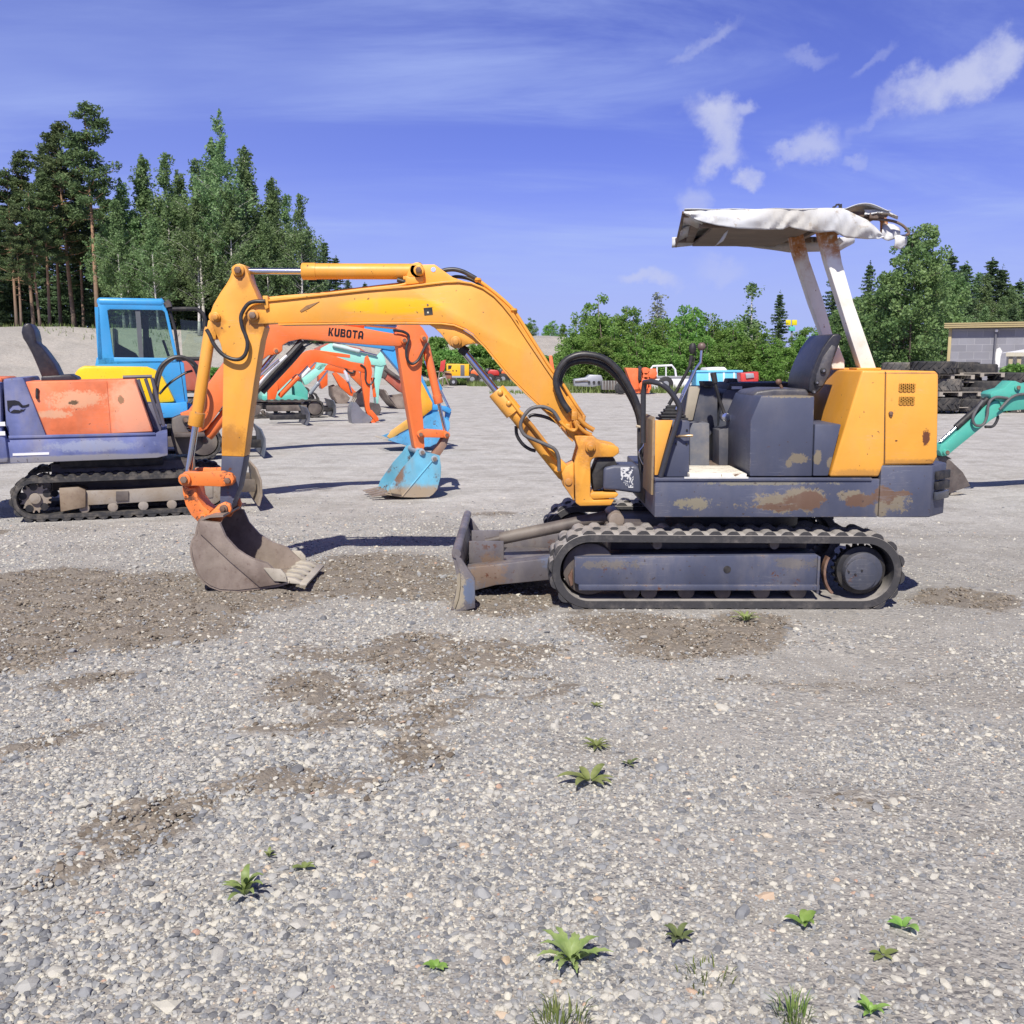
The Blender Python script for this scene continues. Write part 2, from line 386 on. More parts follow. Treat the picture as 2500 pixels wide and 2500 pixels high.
# ---------------------------------------------------------------- dozer blade
bl_u = [MF.pt(x, y, -.72) for x, y in ((1112, 1352), (1118, 1375), (1124, 1402), (1125, 1430), (1120, 1462), (1108, 1496))]
blade = MB().ribbon(bl_u, -.022, -.73, .73).build('dozer_blade', M['steel_dark'], ex, .003)
M['blade'] = paint('scuffed_blade_paint', (.115, .105, .115), .55, .6, .45, .25, [pc(1110, 1440, -.73, 30, 40, (.30, .26, .19), .8, 12, .5), pc(1145, 1440, -.73, 14, 30, (.12, .15, .22), .6, 14, .5), pc(1380, 1370, -.46, 60, 20, (.10, .115, .17), .6, 9, .5), pc(1200, 1400, -.46, 40, 30, (.17, .12, .09), .8, 10, .5)], chips=1.2)
blade.data.materials[0] = M['blade']
tp = bl_u[0]; MB().tube([(tp[0]+.005, -.74, tp[1]+.005), (tp[0]+.005, .74, tp[1]+.005)], .028, 14).build('blade_top_pipe', M['blade'], blade)
for sv in (-1, 1):
    g = MB().prism(q(-.72, (1110, 1350), (1126, 1362), (1160, 1412), (1160, 1482), (1110, 1494), (1121, 1462), (1126, 1430), (1124, 1400)), sv*.73-.012, sv*.73+.012)
    g.build('blade_end_plate', M['blade'], blade, .003)
zt0 = MF.pt(1160, 1380, -.42)[1]
for sv in (-1, 1):
    arm = MB()
    P0 = q(-.45, (1140, 1385), (1205, 1378), (1420, 1352), (1420, 1408), (1210, 1428), (1140, 1446))
    arm.prism(P0, sv*.40-.06, sv*.40+.06)
    arm.build('push_arm', M['blade'], blade, .008)
a0 = MF.pt(1150, 1390, -.4); a1 = MF.pt(1290, 1380, -.4)
MB().slab([(a0[0], -.44), (a1[0]+.15, -.3), (a1[0]+.15, .3), (a0[0], .44)], a0[1]-.03, a0[1]).build('blade_deck', M['blade'], blade, .004)
for sv in (-.2, .2): MB().box(a0[0]-.02, a0[0]+.2, sv-.012, sv+.012, a0[1], a0[1]+.14).build('blade_gusset', M['blade'], blade, .003)
cA = Vector((a0[0]+.08, 0, a0[1]+.10)); pB = MF.p3(1480, 1262, 0)
mid = cA.lerp(pB, .12); MB().tube([cA, mid], .022, 14).build('blade_piston_rod', M['steel_dark'], blade)
MB().tube([mid, pB], .042, 16).build('blade_cylinder', M['steel_dark'], blade)
MB().cylv(MF.pt(1505, 1270, -.15), .05, -.16, .16, 24).build('blade_cylinder_pivot', M['steel'], blade, .006)

# ---------------------------------------------------------------- revolving platform
zs = MF.pt(1800, 1169, -.70)[1]; zb = MF.pt(1800, 1263, -.70)[1]; zc = MF.pt(2200, 1136, -.70)[1]
uL = MF.pt(1599, 1200, -.70)[0]; uR = MF.pt(2274, 1200, -.70)[0]; uS = MF.pt(2149, 1166, -.70)[0]; uE = MF.pt(2310, 1180, -.56)[0]
low = MB()
low.slab([(uL, -.70), (uS, -.70), (uS, .70), (uL, .70)], zb, zs)
low.slab([(uS+.002, -.701), (uR, -.701), (uE, -.55), (uE, .55), (uR, .701), (uS+.002, .701)], zb, zc)
body = low.build('platform', M['navy'], ex, .008)
MB().prism([(uL-.003, zs-.012), (uS-.05, zs-.012), (uS-.05, zs+.006), (uL-.003, zs+.006)], -.709, -.66).build('platform_edge', M['navy'], body, .003)
tl = MB()
zz0 = MF.pt(2290, 1220, -.63)[1]; zz1 = MF.pt(2290, 1146, -.63)[1]
A = Vector((uR+.006, -.70, 0)); B = Vector((uE+.004, -.56, 0)); dd = (B-A).normalized(); nn = Vector((dd.y, -dd.x, 0))
for k in range(3):
    za = zz0+(zz1-zz0)*k/3+.006; zb2 = zz0+(zz1-zz0)*(k+1)/3-.006
    a = A+dd*.02; b = B-dd*.01
    vs = [a+nn*.0, b, b+nn*.022, a+nn*.022]
    o = MB().slab([(p.x, p.y) for p in vs], za, zb2).build('tail_light', M['black'] if k else plain('dusty_lamp_lens', (.06, .065, .08), .2), body, .004)
# engine cover
hv = -.70
hood = MB().prism(q(hv, (2105, 904), (2285, 906), (2292, 914), (2289, 1116), (2279, 1134), (2157, 1136), (2146, 1164), (2026, 1164)), hv, .70).build('engine_cover', M['yellow_hood'], ex, .022, 3)
door = MB().prism(q(hv, (2163, 908), (2285, 909), (2289, 917), (2286, 1114), (2276, 1131), (2160, 1132)), hv-.007, hv+.02).build('access_door', M['yellow_hood'], hood, .004)
MB().prism(q(hv, (2160.2, 907), (2162.4, 907), (2159.4, 1133), (2157.2, 1133)), hv-.0012, hv+.002).build('door_gap', M['black'], hood)
M['grille'] = plain('painted_grille_mesh', (.62, .30, .05), .5)
for (x0, x1, y0, y1) in ((2194, 2233, 936, 955), (2194, 2231, 968, 987)):
    p = q(hv, (x0, y0), (x1, y0), (x1, y1), (x0, y1))
    MB().prism(p, hv-.009, hv-.0075+.004).build('vent_opening', M['black'], hood)
    g = MB(); (ua, zb_), (ub, _), (_, za_) = p[0], p[1], p[2]
    nx_, nz_ = 4, 3; du = (ub-ua)/nx_; dz = (zb_-za_)/nz_
    for i in range(nx_):
        for j in range(nz_):
            c = Vector((ua+du*(i+.5), hv-.012, za_+dz*(j+.5)))
            for (s1, s2) in ((-1, 1), (1, -1)):
                g.bar(c+Vector((s1*du/2, 0, 0)), c+Vector((0, 0, dz/2)), .008, .004, Vector((0, 1, 0))); g.bar(c+Vector((s1*du/2, 0, 0)), c+Vector((0, 0, -dz/2)), .008, .004, Vector((0, 1, 0)))
    g.build('vent_grille', M['grille'], hood)
MB().cylv(MF.pt(2173, 1009, hv), .012, hv-.02, hv).build('door_lock', M['pin'], hood, .002)
MB().prism(q(hv, (2169, 1007), (2177, 1007), (2176, 1017), (2171, 1017)), hv-.016, hv-.006).build('lock_plate', M['pin'], hood)

# ---------------------------------------------------------------- seat box, floor, seat
sb = MB().prism(q(-.68, (1858, 967), (1989, 967), (1983, 1163), (1830, 1163), (1832, 1027)), -.68, -.03).build('seat_box', M['navy_seat'], ex, .008)
MB().prism(q(-.69, (1990, 1036), (2054, 1036), (2022, 1162), (1985, 1162)), -.69, -.2).build('side_panel', M['navy_seat'], ex, .006)
fs = MB(); zf = zs+.008
uf0 = MF.pt(1684, 1165, -.7)[0]; uf1 = MF.pt(1823, 1165, -.7)[0]
Nf = NT('peeling_plywood'); gr = Nf.n('ShaderNodeMapping', {'Vector': Nf.co(), 'Scale': (3, 30, 3)}).outputs[0]
wn = Nf.noise(2.2, 7, .7, vec=gr, dist=1.)
cf = Nf.mix(Nf.mr(wn, .52, .62), (.80, .76, .66), (.16, .10, .06))
Mply = Nf.out(cf, .7, bump=wn, bstr=.5, bdist=.01)
MB().box(uf0, uf1, -.70, -.25, zs+.001, zs+.03).build('floor_board', Mply, ex, .003)
MB().box(uf0+.04, uf1+.1, -.248, .2, zs+.001, zs+.016).build('floor_mat', plain('muddy_mat', (.12, .08, .06), .9, dust=.5), ex)
MB().prism(q(-.70, (1670, 1164), (1826, 1164), (1826, 1168), (1670, 1168)), -.712, -.70).build('floor_edge_strip', plain('white_strip', (.6, .6, .58), .5), ex)
cus = MB().prism(q(-.5, (1838, 964), (1848, 955), (1890, 949), (1970, 950), (1978, 966), (1950, 978), (1880, 978), (1858, 1004), (1842, 992)), -.50, -.06)
seat = cus.build('seat', M['vinyl_grey'], ex, .028, 4)
bk = q(-.5, (1975, 955), (1976, 930), (1983, 905), (1994, 878), (2008, 850), (2022, 830), (2034, 816), (2048, 814), (2056, 822), (2046, 850), (2034, 882), (2026, 916), (2010, 945), (1996, 960), (1982, 960))
MB().prism(bk, -.50, -.04).build('backrest', M['vinyl'], seat, .02, 4)
sp = q(-.5, (1990, 945), (1992, 915), (2008, 872), (2030, 842), (2040, 846), (2033, 874), (2024, 914), (2008, 942))
MB().prism(sp, -.508, -.47).build('backrest_side_panel', M['vinyl_grey'], seat, .006)
for (x, y, r_) in ((2008, 905, 7), (1992, 934, 5.5), (1985, 957, 5)):
    mm = MF.m(r_, x, y, -.5); c = MF.pt(x, y, -.5)
    MB().cylv(c, mm, -.524, -.50, 16).build('seat_bolt', M['black'], seat, .003)
    MB().cylv(c, mm*.5, -.53, -.52, 6).build('bolt_head', plain('zinc', (.3, .3, .3), .35, .8), seat)
# pale gusset at foot of the far post
# ---------------------------------------------------------------- front consoles
fc = MB().prism(q(-.66, (1600, 1026), (1643, 1026), (1606, 1160), (1598, 1160)), -.66, -.64).build('front_side_panel', M['yellow'], ex, .003)
zft = MF.pt(1599, 1026, -.66)[1]; uft = MF.pt(1599, 1026, -.66)[0]
sh = MB().prism([(uft-.014, zs-.1), (uft, zs-.1), (uft, zft+.02), (uft-.014, zft+.0)], -.66, -.30)
sh.build('front_shield', rusty('dim_lit_yellow_shield', (.30, .20, .10), (.22, .17, .12), .7), ex, .003)  # brown stands in for the dim light on this forward face
MB().prism(q(-.62, (1640, 1024), (1684, 1028), (1683, 1164), (1612, 1164)), -.62, -.52).build('front_console', M['navy_seat'], ex, .005)
sw = MF.p3(1655, 1065, -.62)
MB().tube([sw+Vector((-.01, -.004, 0)), sw+Vector((.03, -.035, .004)), sw+Vector((.08, -.035, .006))], .008, 10).build('console_lever', plain('worn_brass_lever', (.45, .33, .2), .3, .7), ex)
for x, y in ((1677, 1050), (1650, 1083), (1676, 1084)): MB().cylv(MF.pt(x, y, -.62), .006, -.626, -.61).build('console_screw', M['black'], ex)
MB().prism(q(-.25, (1684, 1033), (1732, 1033), (1732, 1160), (1684, 1160)), -.25, -.05).build('floor_box', plain('dusty_grey_panel', (.11, .12, .15), .6, dust=.4), ex, .006)
# far side console
MB().prism(q(.15, (1765, 960), (1790, 935), (1945, 935), (1945, 1160), (1740, 1160)), .15, .62).build('far_console', M['interior'], ex, .008)
MB().prism(q(.15, (1782, 936), (1950, 934), (1950, 944), (1774, 952)), .145, .63).build('far_console_top', M['black'], ex, .006)
MB().prism(q(.14, (1786, 943), (1811, 943), (1811, 950), (1786, 950)), .128, .14).build('console_label', plain('white_label', (.6, .6, .6), .5), ex)
MB().prism(q(.15, (1700, 945), (1752, 945), (1752, 1040), (1690, 1120), (1676, 1030)), .15, .60).build('far_front_panel', M['interior'], ex, .006)
MB().prism(q(.14, (1682, 943), (1709, 943), (1690, 1026), (1669, 1026)), .12, .15).build('far_front_plate', plain('dirty_cream_plate', (.36, .32, .25), .7, dust=.5), ex, .004)
MB().prism(q(.1, (1716, 931), (1745, 931), (1742, 946), (1719, 946)), .1, .25).build('gauge_housing', M['black'], ex, .006)
MB().prism(q(.3, (1778, 924), (1800, 924), (1803, 937), (1774, 937)), .3, .42).build('gauge_housing', M['black'], ex, .006)
# levers
def boot(px, py, v, r0, n=5, h=.085):
    c = MF.p3(px, py, v); mb = MB()
    for k in range(n):
        r = r0*(1-.15*k); z = c.z+h*k/n
        mb.slab([(c.x-r, v-r*.8), (c.x+r, v-r*.8), (c.x+r, v+r*.8), (c.x-r, v+r*.8)], z, z+h/n*.7)
        mb.slab([(c.x-r*.78, v-r*.62), (c.x+r*.78, v-r*.62), (c.x+r*.78, v+r*.62), (c.x-r*.78, v+r*.62)], z+h/n*.7, z+h/n)
    return mb.build('lever_boot', M['rubber_dark'], ex, .003)
boot(1640, 1024, -.42, .088)
l1 = MB().tube(MF.path([(1633, 988), (1640, 976), (1684, 895), (1689, 868)], -.42), [.011, .010, .010, .014], 10).build('control_lever', M['black'], ex)
MB().ball(MF.p3(1691, 851, -.42), .028, 12, (.8, .8, 1.3)).build('lever_knob', M['black'], l1)
l2 = MB().tube(MF.path([(1655, 1000), (1664, 976), (1700, 898), (1711, 884), (1713, 852)], -.5), .0085, 10).build('control_lever', M['chrome'], ex)
MB().ball(MF.p3(1713, 846, -.5), .025, 14).build('lever_knob', plain('worn_brown_knob', (.14, .095, .08), .45), l2)
MB().tube(MF.path([(1650, 1000), (1668, 955), (1690, 915)], -.46), .006, 8).build('control_lever', M['chrome'], ex)
l3 = MB().tube(MF.path([(1770, 1014), (1756, 975), (1745, 932)], -.1), .011, 10).build('control_lever', M['black'], ex)
MB().tube(MF.path([(1746, 935), (1741, 910)], -.1), [.017, .02], 10).build('lever_grip', M['black'], l3)
MB().cylv(MF.pt(1770, 1018, -.1), .028, -.14, -.06).build('lever_pivot', M['chrome'], ex, .004)
MB().prism(q(-.1, (1755, 1050), (1785, 1040), (1775, 1160), (1755, 1160)), -.1, .1).build('lever_stand', M['interior'], ex, .005)
l4 = MB().tube(MF.path([(1918, 968), (1910, 950), (1903, 936)], -.36), .009, 8).build('control_lever', M['pin'], ex)
MB().ball(MF.p3(1901, 932, -.36), .02, 10).build('lever_knob', M['pin'], l4)
MB().tube(MF.path([(1700, 860), (1672, 960), (1640, 1000)], -.40), .004, 6, 4).build('lever_cable', M['black'], ex)
# handrail
hr = catmull(MF.path([(1613, 1164), (1632, 1095), (1650, 1040), (1660, 1004), (1654, 982), (1634, 953), (1614, 937)], -.68), 5)
hr += [hr[-1]+Vector((-.05, .05, .012)), hr[-1]+Vector((-.075, .14, .006)), hr[-1]+Vector((-.08, .155, -.06)), hr[-1]+Vector((-.075, .16, -.35))]
MB().tube(hr, .016, 12).build('handrail', plain('worn_black_rail', (.05, .05, .058), .35, .3, .3, 25), ex)

# ---------------------------------------------------------------- swing post and bracket
MB().prism(q(-.13, (1474, 1142), (1500, 1136), (1556, 1137), (1566, 1150), (1566, 1206), (1540, 1203), (1510, 1199), (1472, 1197)), -.13, .13).build('swing_post', M['navy'], ex, .02, 3)
MB().box(MF.pt(1566, 1100, -.13)[0], uL+.05, -.3, .3, zb+.02, zs-.02).build('front_housing', M['black'], ex, .01)
MB().prism(q(-.13, (1462, 1118), (1500, 1118), (1510, 1140), (1474, 1144), (1472, 1192), (1450, 1200), (1446, 1160)), -.11, .11).build('swing_pivot', M['black'], ex, .006)
# scuffed sticker
Ns = NT('scuffed_sticker'); sn = Ns.noise(42, 3, .6); Mst = Ns.out(Ns.mix(Ns.mr(sn, .47, .5), NAVY, (.62, .63, .65)), .6)
MB().prism(q(-.132, (1515, 1141), (1547, 1140), (1546, 1191), (1533, 1191), (1516, 1170)), -.1325, -.1305).build('worn_sticker', Mst, ex)
br = MB().prism(q(-.14, (1402, 1064), (1448, 1064), (1467, 1080), (1500, 1087), (1511, 1093), (1512, 1106), (1498, 1116), (1455, 1117), (1446, 1121), (1442, 1130), (1442, 1212), (1448, 1221), (1500, 1220), (1492, 1234), (1416, 1236), (1405, 1228), (1402, 1130), (1412, 1095)), -.14, -.08)
br.prism(q(-.14, (1402, 1064), (1448, 1064), (1467, 1080), (1500, 1087), (1511, 1093), (1512, 1106), (1498, 1116), (1455, 1117), (1446, 1121), (1442, 1130), (1442, 1212), (1448, 1221), (1500, 1220), (1492, 1234), (1416, 1236), (1405, 1228), (1402, 1130), (1412, 1095)), .08, .14)
brk = br.build('swing_bracket', M['yellow'], ex, .008)
mb = MB(); mb.prism(q(-.14, (1406, 1130), (1438, 1128), (1438, 1228), (1408, 1226)), -.079, .079); mb.build('bracket_web', M['yellow'], brk)
mb = MB().prism(q(-.14, (1440, 1206), (1448, 1202), (1506, 1203), (1511, 1208), (1503, 1216), (1448, 1219), (1440, 1214)), -.135, .135); mb.build('bracket_foot', M['yellow'], brk, .006)
mb = MB().prism(q(-.14, (1372, 1158), (1380, 1142), (1402, 1130), (1403, 1228), (1392, 1210), (1378, 1190)), -.10, .10).build('cylinder_lug', M['yellow'], brk, .008)
def boss(parent, px, py, v0, v1, rpx, mat, hexpx=0, name='pin_boss', pinmat=None, proud=.02):
    m = MF.m(rpx, px, py, v0); c = MF.pt(px, py, v0)
    o = MB().cylv(c, m, v0-proud, v1+proud, 28).build(name, mat, parent, .005)
    if hexpx:
        mm = MF.m(hexpx, px, py, v0)
        MB().cylv(c, mm, v0-proud-.018, v0-proud+.004, 6).build('pin_bolt', pinmat or M['pin'], parent, .002)
    return o
boss(brk, 1441, 1092, -.14, .14, 13, M['yellow'], 8, pinmat=M['yellow'])
# ---------------------------------------------------------------- boom
BV = -.085
top = [(650, 737), (700, 732), (800, 721), (900, 710), (1000, 702), (1047, 696), (1090, 691), (1120, 690), (1150, 694), (1178, 705), (1205, 724), (1226, 746), (1246, 771), (1282, 825), (1312, 870), (1344, 917), (1380, 972), (1415, 1024), (1450, 1078)]
bot = [(1452, 1096), (1432, 1098), (1411, 1086), (1386, 1060), (1355, 1023), (1293, 966), (1248, 921), (1217, 884), (1186, 846), (1155, 815), (1134, 801), (1109, 791), (1078, 787), (1000, 786), (900, 786), (672, 789), (617, 792), (606, 784), (602, 770), (607, 757), (620, 746)]
boom = MB().prism(q(BV, *(top+bot)), BV, -BV).build('boom', M['yellow'], ex, .004)
def strip(path, dpx, v0, v1, name, par, mat, t):
    return MB().ribbon(q(BV, *path), t, v0, v1).build(name, mat, par, .002)
strip(top[:-1], 0, BV-.012, -BV+.012, 'boom_top_plate', boom, M['yellow'], .012)
strip([(1400, 1076), (1386, 1061), (1355, 1024), (1293, 967), (1248, 922), (1217, 885), (1186, 847), (1155, 816), (1134, 802), (1109, 792), (1078, 788), (1000, 787), (900, 787), (680, 790)], 0, BV-.012, -BV+.012, 'boom_bottom_plate', boom, M['yellow'], .010)
MB().prism(q(BV, (1046, 792), (1060, 800), (1074, 813), (1088, 830), (1098, 844), (1108, 850), (1124, 849), (1138, 841), (1160, 838), (1174, 842), (1150, 818), (1120, 799), (1080, 790)), BV+.012, -BV-.012).build('cylinder_bracket', M['yellow'], boom, .005)
boss(boom, 1113, 834, BV, -BV, 13.5, M['yellow'], 0)
boss(boom, 1113, 834, BV-.02, -BV+.02, 8, M['yellow'], 0, 'pin_cap')
MB().prism(q(BV, (985, 703), (992, 668), (1002, 645), (1060, 644), (1078, 657), (1105, 676), (1150, 691), (1150, 698), (1100, 699)), -.05, -.03).build('lifting_lug', M['yellow'], boom, .004)
MB().prism(q(BV, (985, 703), (992, 668), (1002, 645), (1045, 644), (1060, 657), (1105, 676), (1150, 691), (1150, 698), (1100, 699)), .03, .05).build('lifting_lug', M['yellow'], boom, .004)
MB().cylv(MF.pt(1058, 658, -.05), MF.m(6, 1058, 658, -.05), -.0525, -.0495, 18).build('lug_hole', plain('pale_hole', (.4, .5, .9), .8), boom)
MB().prism(q(BV, (1034, 752), (1055, 750), (1057, 768), (1036, 770)), BV-.003, BV+.0).build('mounting_plate', M['black'], boom)
MB().cylv(MF.pt(1045, 763, BV), .006, BV-.006, BV).build('mounting_hole', plain('pale_spot', (.6, .55, .4), .6), boom)
MB().cylv(MF.pt(1044, 744, BV), .006, BV-.004, BV).build('mounting_bolt', M['pin'], boom)
MB().prism(q(BV, (732, 759), (748, 746), (780, 736), (756, 752), (736, 762)), BV-.004, BV+.0).build('boom_scar', rusty('boom_weld_scar', (.30, .14, .03), (.2, .1, .04)), boom)
boss(boom, 619, 770, BV, -BV, 14, M['yellow'], 9)
MB().prism(q(BV, (988, 672), (1000, 676), (1033, 676), (1033, 690), (990, 694)), -.07, .07).build('cylinder_seat', M['yellow'], boom, .004)
# ---------------------------------------------------------------- arm
AV = -.07
armp = [(583, 643), (596, 647), (603, 658), (607, 672), (612, 690), (622, 712), (632, 735), (637, 760), (641, 785), (646, 800), (637, 830), (630, 870), (621, 930), (608, 1020), (596, 1115), (541, 1113), (541, 1090), (543, 998), (545, 904), (545, 868), (538, 839), (524, 808), (516, 790), (513, 765), (521, 743), (538, 714), (552, 694), (561, 678), (569, 655)]
arm = MB().prism(q(AV, *armp), AV, -AV).build('arm', M['yellow'], ex, .004)
tip = [(541, 1113.5), (596, 1115.5), (592, 1140), (582, 1190), (570, 1222), (562, 1244), (548, 1254), (538, 1240), (537, 1217), (539, 1152)]
armt = MB().prism(q(AV, *tip), AV, -AV).build('arm_tip', M['navy_low'], arm, .004)
boss(arm, 583, 660, AV, -AV, 15, M['yellow'], 9)
boss(arm, 527, 774, AV, -AV, 12, M['yellow'], 0); boss(arm, 527, 774, AV-.02, -AV, 7, M['yellow'], 0, 'pin_cap')
boss(arm, 558, 1172, AV-.05, -AV+.05, 13, M['orange_link'], 8)
# arm cylinder
def cyl(par, a, b, f, rb, rr, mat, head=1.18, name='hydraulic_cylinder', rodend=True):
    """barrel from a to the fraction f of the way to b, chrome rod on to b"""
    a, b = Vector(a), Vector(b); d = (b-a).normalized(); L = (b-a).length
    m = a+d*L*f
    o = MB().tube([a, a+d*.02, m-d*.09, m-d*.088, m-d*.004, m], [rb*.9, rb, rb, rb*head, rb*head, rb*head*.96], 22).build(name, mat, par)
    MB().tube([m-d*.01, b], rr, 18).build('piston_rod', M['chrome'], o)
    return o
A = MF.p3(1018, 663, 0); B = MF.p3(586, 662, 0)
ac = cyl(ex, A, B, (1018-738)/(1018-586), .049, .0205, M['yellow'], 1.07)
MB().cylv(MF.pt(583, 661, 0), .033, -.05, .05).build('rod_eye', M['yellow'], ac, .004)
boss(boom, 1023, 660, -.085, .085, 13, M['yellow'], 8)
MB().cylv(MF.pt(1020, 661, 0), .047, -.05, .05).build('barrel_eye', M['yellow'], ac, .004)
MB().box(*[MF.pt(986, 680, 0)[0], MF.pt(1020, 680, 0)[0]], -.05, -.02, MF.pt(1000, 684, 0)[1], MF.pt(1000, 676, 0)[1]).build('port_block', M['yellow'], ac, .003)
MB().cylv(MF.pt(1024, 648, 0), .018, -.02, .05).build('port_fitting', M['pin'], ac)
# bucket cylinder
A = MF.p3(514, 800, 0); B = MF.p3(458, 1168, 0)
bc = cyl(ex, A, B, (1038-800)/(1168-800), .038, .021, M['yellow'], 1.3)
MB().prism(q(-.03, (508, 780), (530, 786), (528, 830), (500, 826)), -.035, .035).build('barrel_neck', M['yellow'], bc, .01)
MB().cylv(MF.pt(527, 774, 0), .035, -.04, .04).build('barrel_eye', M['yellow'], bc, .004)
# ---------------------------------------------------------------- bucket linkage
lk = MB()
for s in (-1, 1):
    v0 = s*.115-.016
    lk.prism(q(-.13, (449, 1152), (470, 1151), (478, 1152), (545, 1150), (566, 1156), (572, 1171), (566, 1185), (540, 1188), (474, 1186), (456, 1188), (442, 1182), (440, 1166)), v0, v0+.032)
ul = lk.build('tipping_link', M['orange_link'], ex, .005)
boss(ul, 452, 1170, -.131, .131, 15, M['orange_link'], 9)
lk = MB()
lk.prism(q(-.09, (443, 1180), (462, 1192), (478, 1190), (482, 1215), (496, 1236), (512, 1248), (512, 1262), (494, 1276), (484, 1276), (466, 1258), (452, 1232), (446, 1205)), -.09, .09)
lk.build('bucket_link', M['orange_link'], ex, .008)
# ---------------------------------------------------------------- bucket
BW = .27
side = [(489, 1270), (538, 1275), (552, 1308), (567, 1325), (581, 1340), (600, 1353), (617, 1362), (636, 1368), (654, 1374), (668, 1388), (702, 1420), (680, 1427), (632, 1434), (581, 1440), (538, 1438), (515, 1429), (498, 1417), (486, 1400), (478, 1380), (472, 1358), (469, 1337), (473, 1319), (482, 1305), (484, 1288)]
shell = [(545, 1262), (512, 1264), (488, 1272), (483, 1290), (480, 1306), (472, 1320), (467.5, 1338), (470, 1358), (477, 1382), (485, 1401), (497, 1418), (514, 1430), (538, 1439), (581, 1441), (632, 1435), (680, 1428), (704, 1421)]
bk = MB().ribbon(q(-BW, *shell), -.012, -BW, BW)
bk.prism(q(-BW, *side), -BW-.006, -BW+.008); bk.prism(q(-BW, *side), BW-.008, BW+.006)
bucket = bk.build('bucket', M['steel'], ex)
band = [(489, 1271), (538, 1276), (552, 1309), (581, 1341), (617, 1363), (654, 1375), (668, 1389), (702, 1421), (636, 1432), (563, 1369), (490, 1301)]
for s in (-1, 1): MB().prism(q(-BW, *band), s*(BW+.013)-.007, s*(BW+.013)+.007).build('side_reinforcement', M['steel'], bucket, .002)
for s in (-1, 1): MB().prism(q(-BW, (646, 1384), (688, 1387), (700, 1400), (704, 1418), (672, 1416)), s*(BW+.027)-.008, s*(BW+.027)+.008).build('side_cutter', M['tooth'], bucket, .003)
lip = MF.pt(700, 1421, -BW); le = MF.pt(736, 1424, -BW)
MB().prism([(lip[0]-.05, lip[1]-.006), (lip[0]+.02, lip[1]-.004), (lip[0]+.02, lip[1]+.012), (lip[0]-.05, lip[1]+.016)], -BW-.02, BW+.02).build('cutting_edge', M['tooth'], bucket, .003)
for k in range(5):
    v = -BW+.02+k*(2*BW-.04)/4
    p = [(lip[0]-.06, lip[1]+.016), (lip[0]-.02, lip[1]+.034), (lip[0]+.05, lip[1]+.022), (lip[0]+.10, lip[1]-.008), (lip[0]+.09, lip[1]-.016), (lip[0], lip[1]-.006)]
    MB().prism(p, v-.028, v+.028).build('bucket_tooth', M['tooth'], bucket, .006)
MB().prism([(lip[0]+.085, lip[1]-.018), (lip[0]+.13, lip[1]-.02), (lip[0]+.13, lip[1]-.008), (lip[0]+.085, lip[1]+.0)], -BW-.02, BW+.02).build('levelling_bar', M['tooth'], bucket, .002)
ear = [(497, 1268), (520, 1246), (534, 1232), (549, 1225), (562, 1230), (566, 1243), (560, 1256), (545, 1265), (538, 1276)]
for v in (-.13, .10): MB().prism(q(-.12, *ear), v, v+.03).build('bucket_ear', M['orange_link'], bucket, .005)
boss(bucket, 547, 1242, -.13, .13, 10, M['pin'], 6)
boss(bucket, 497, 1262, -.10, .10, 9, M['orange_link'], 5)
# ---------------------------------------------------------------- boom cylinder
A = MF.p3(1388, 1176, 0); B = MF.p3(1116, 838, 0)
d = (B-A); f = (1374-1212)/(1388-1116)+.06
bcy = MB()
pA = MF.p3(1382, 1166, 0); pM = MF.p3(1255, 1008, 0); pT = MF.p3(1211, 954, 0)
bcy.tube([pA, pA.lerp(pM, .05), pM, pM.lerp(pT, .02), pT.lerp(pM, .03), pT], [.034, .042, .042, .058, .058, .054], 22)
bco = bcy.build('hydraulic_cylinder', M['yellow'], ex)
MB().tube([pT.lerp(pM, .05), B], .0225, 18).build('piston_rod', M['chrome'], bco)
MB().tube(MF.path([(1124, 849), (1140, 862)], 0), .03, 14).build('rod_neck', M['black'], bco)
boss(bco, 1388, 1176, -.06, .06, 16, M['yellow'], 0); boss(bco, 1388, 1176, -.09, .08, 9, M['yellow'], 0, 'pin_cap')
MB().tube([pT.lerp(pM, .3)+Vector((.03, -.05, .02)), pM.lerp(pA, .55)+Vector((.02, -.05, .02))], .012, 10).build('oil_pipe', M['yellow'], bco)
for t_ in (.15, .62): MB().ball(pT.lerp(pM, t_)+Vector((.01, -.055, .01)), .02, 10).build('oil_fitting', M['yellow'], bco)
MB().tube(MF.path([(1272, 1008), (1300, 1040), (1340, 1092), (1362, 1122)], -.07), .012, 10).build('oil_pipe', M['yellow'], bco)
MB().prism(q(-.05, (1368, 1120), (1392, 1143), (1374, 1160), (1352, 1150)), -.05, .05).build('barrel_collar', M['yellow'], bco, .008)
# ---------------------------------------------------------------- pipes and hoses
def hose(pts, v, rpx, mat='hose', name='hose', par=None, sm=6):
    m = MF.m(rpx, pts[0][0], pts[0][1], v)
    return MB().tube(MF.path(pts, v), m, 10, sm).build(name, M[mat], par or ex)
hose([(648, 735), (640, 736), (622, 736), (606, 742), (594, 758), (588, 775), (592, 800), (602, 825), (604, 845), (598, 866), (584, 877), (562, 875), (540, 862), (522, 840), (512, 818), (504, 804)], -.11, 5)
hose([(648, 740), (625, 741), (607, 752), (600, 766)], -.07, 3, 'yellow', 'oil_pipe', boom)
MB().prism(q(-.1, (641, 722), (654, 722), (656, 752), (648, 756), (643, 740)), -.105, -.06).build('pipe_clamp', M['yellow'], boom, .004)
hose([(650, 732), (700, 726), (760, 722), (850, 711), (920, 703), (975, 697), (1000, 690)], -.05, 3.6, 'yellow', 'oil_pipe', boom)
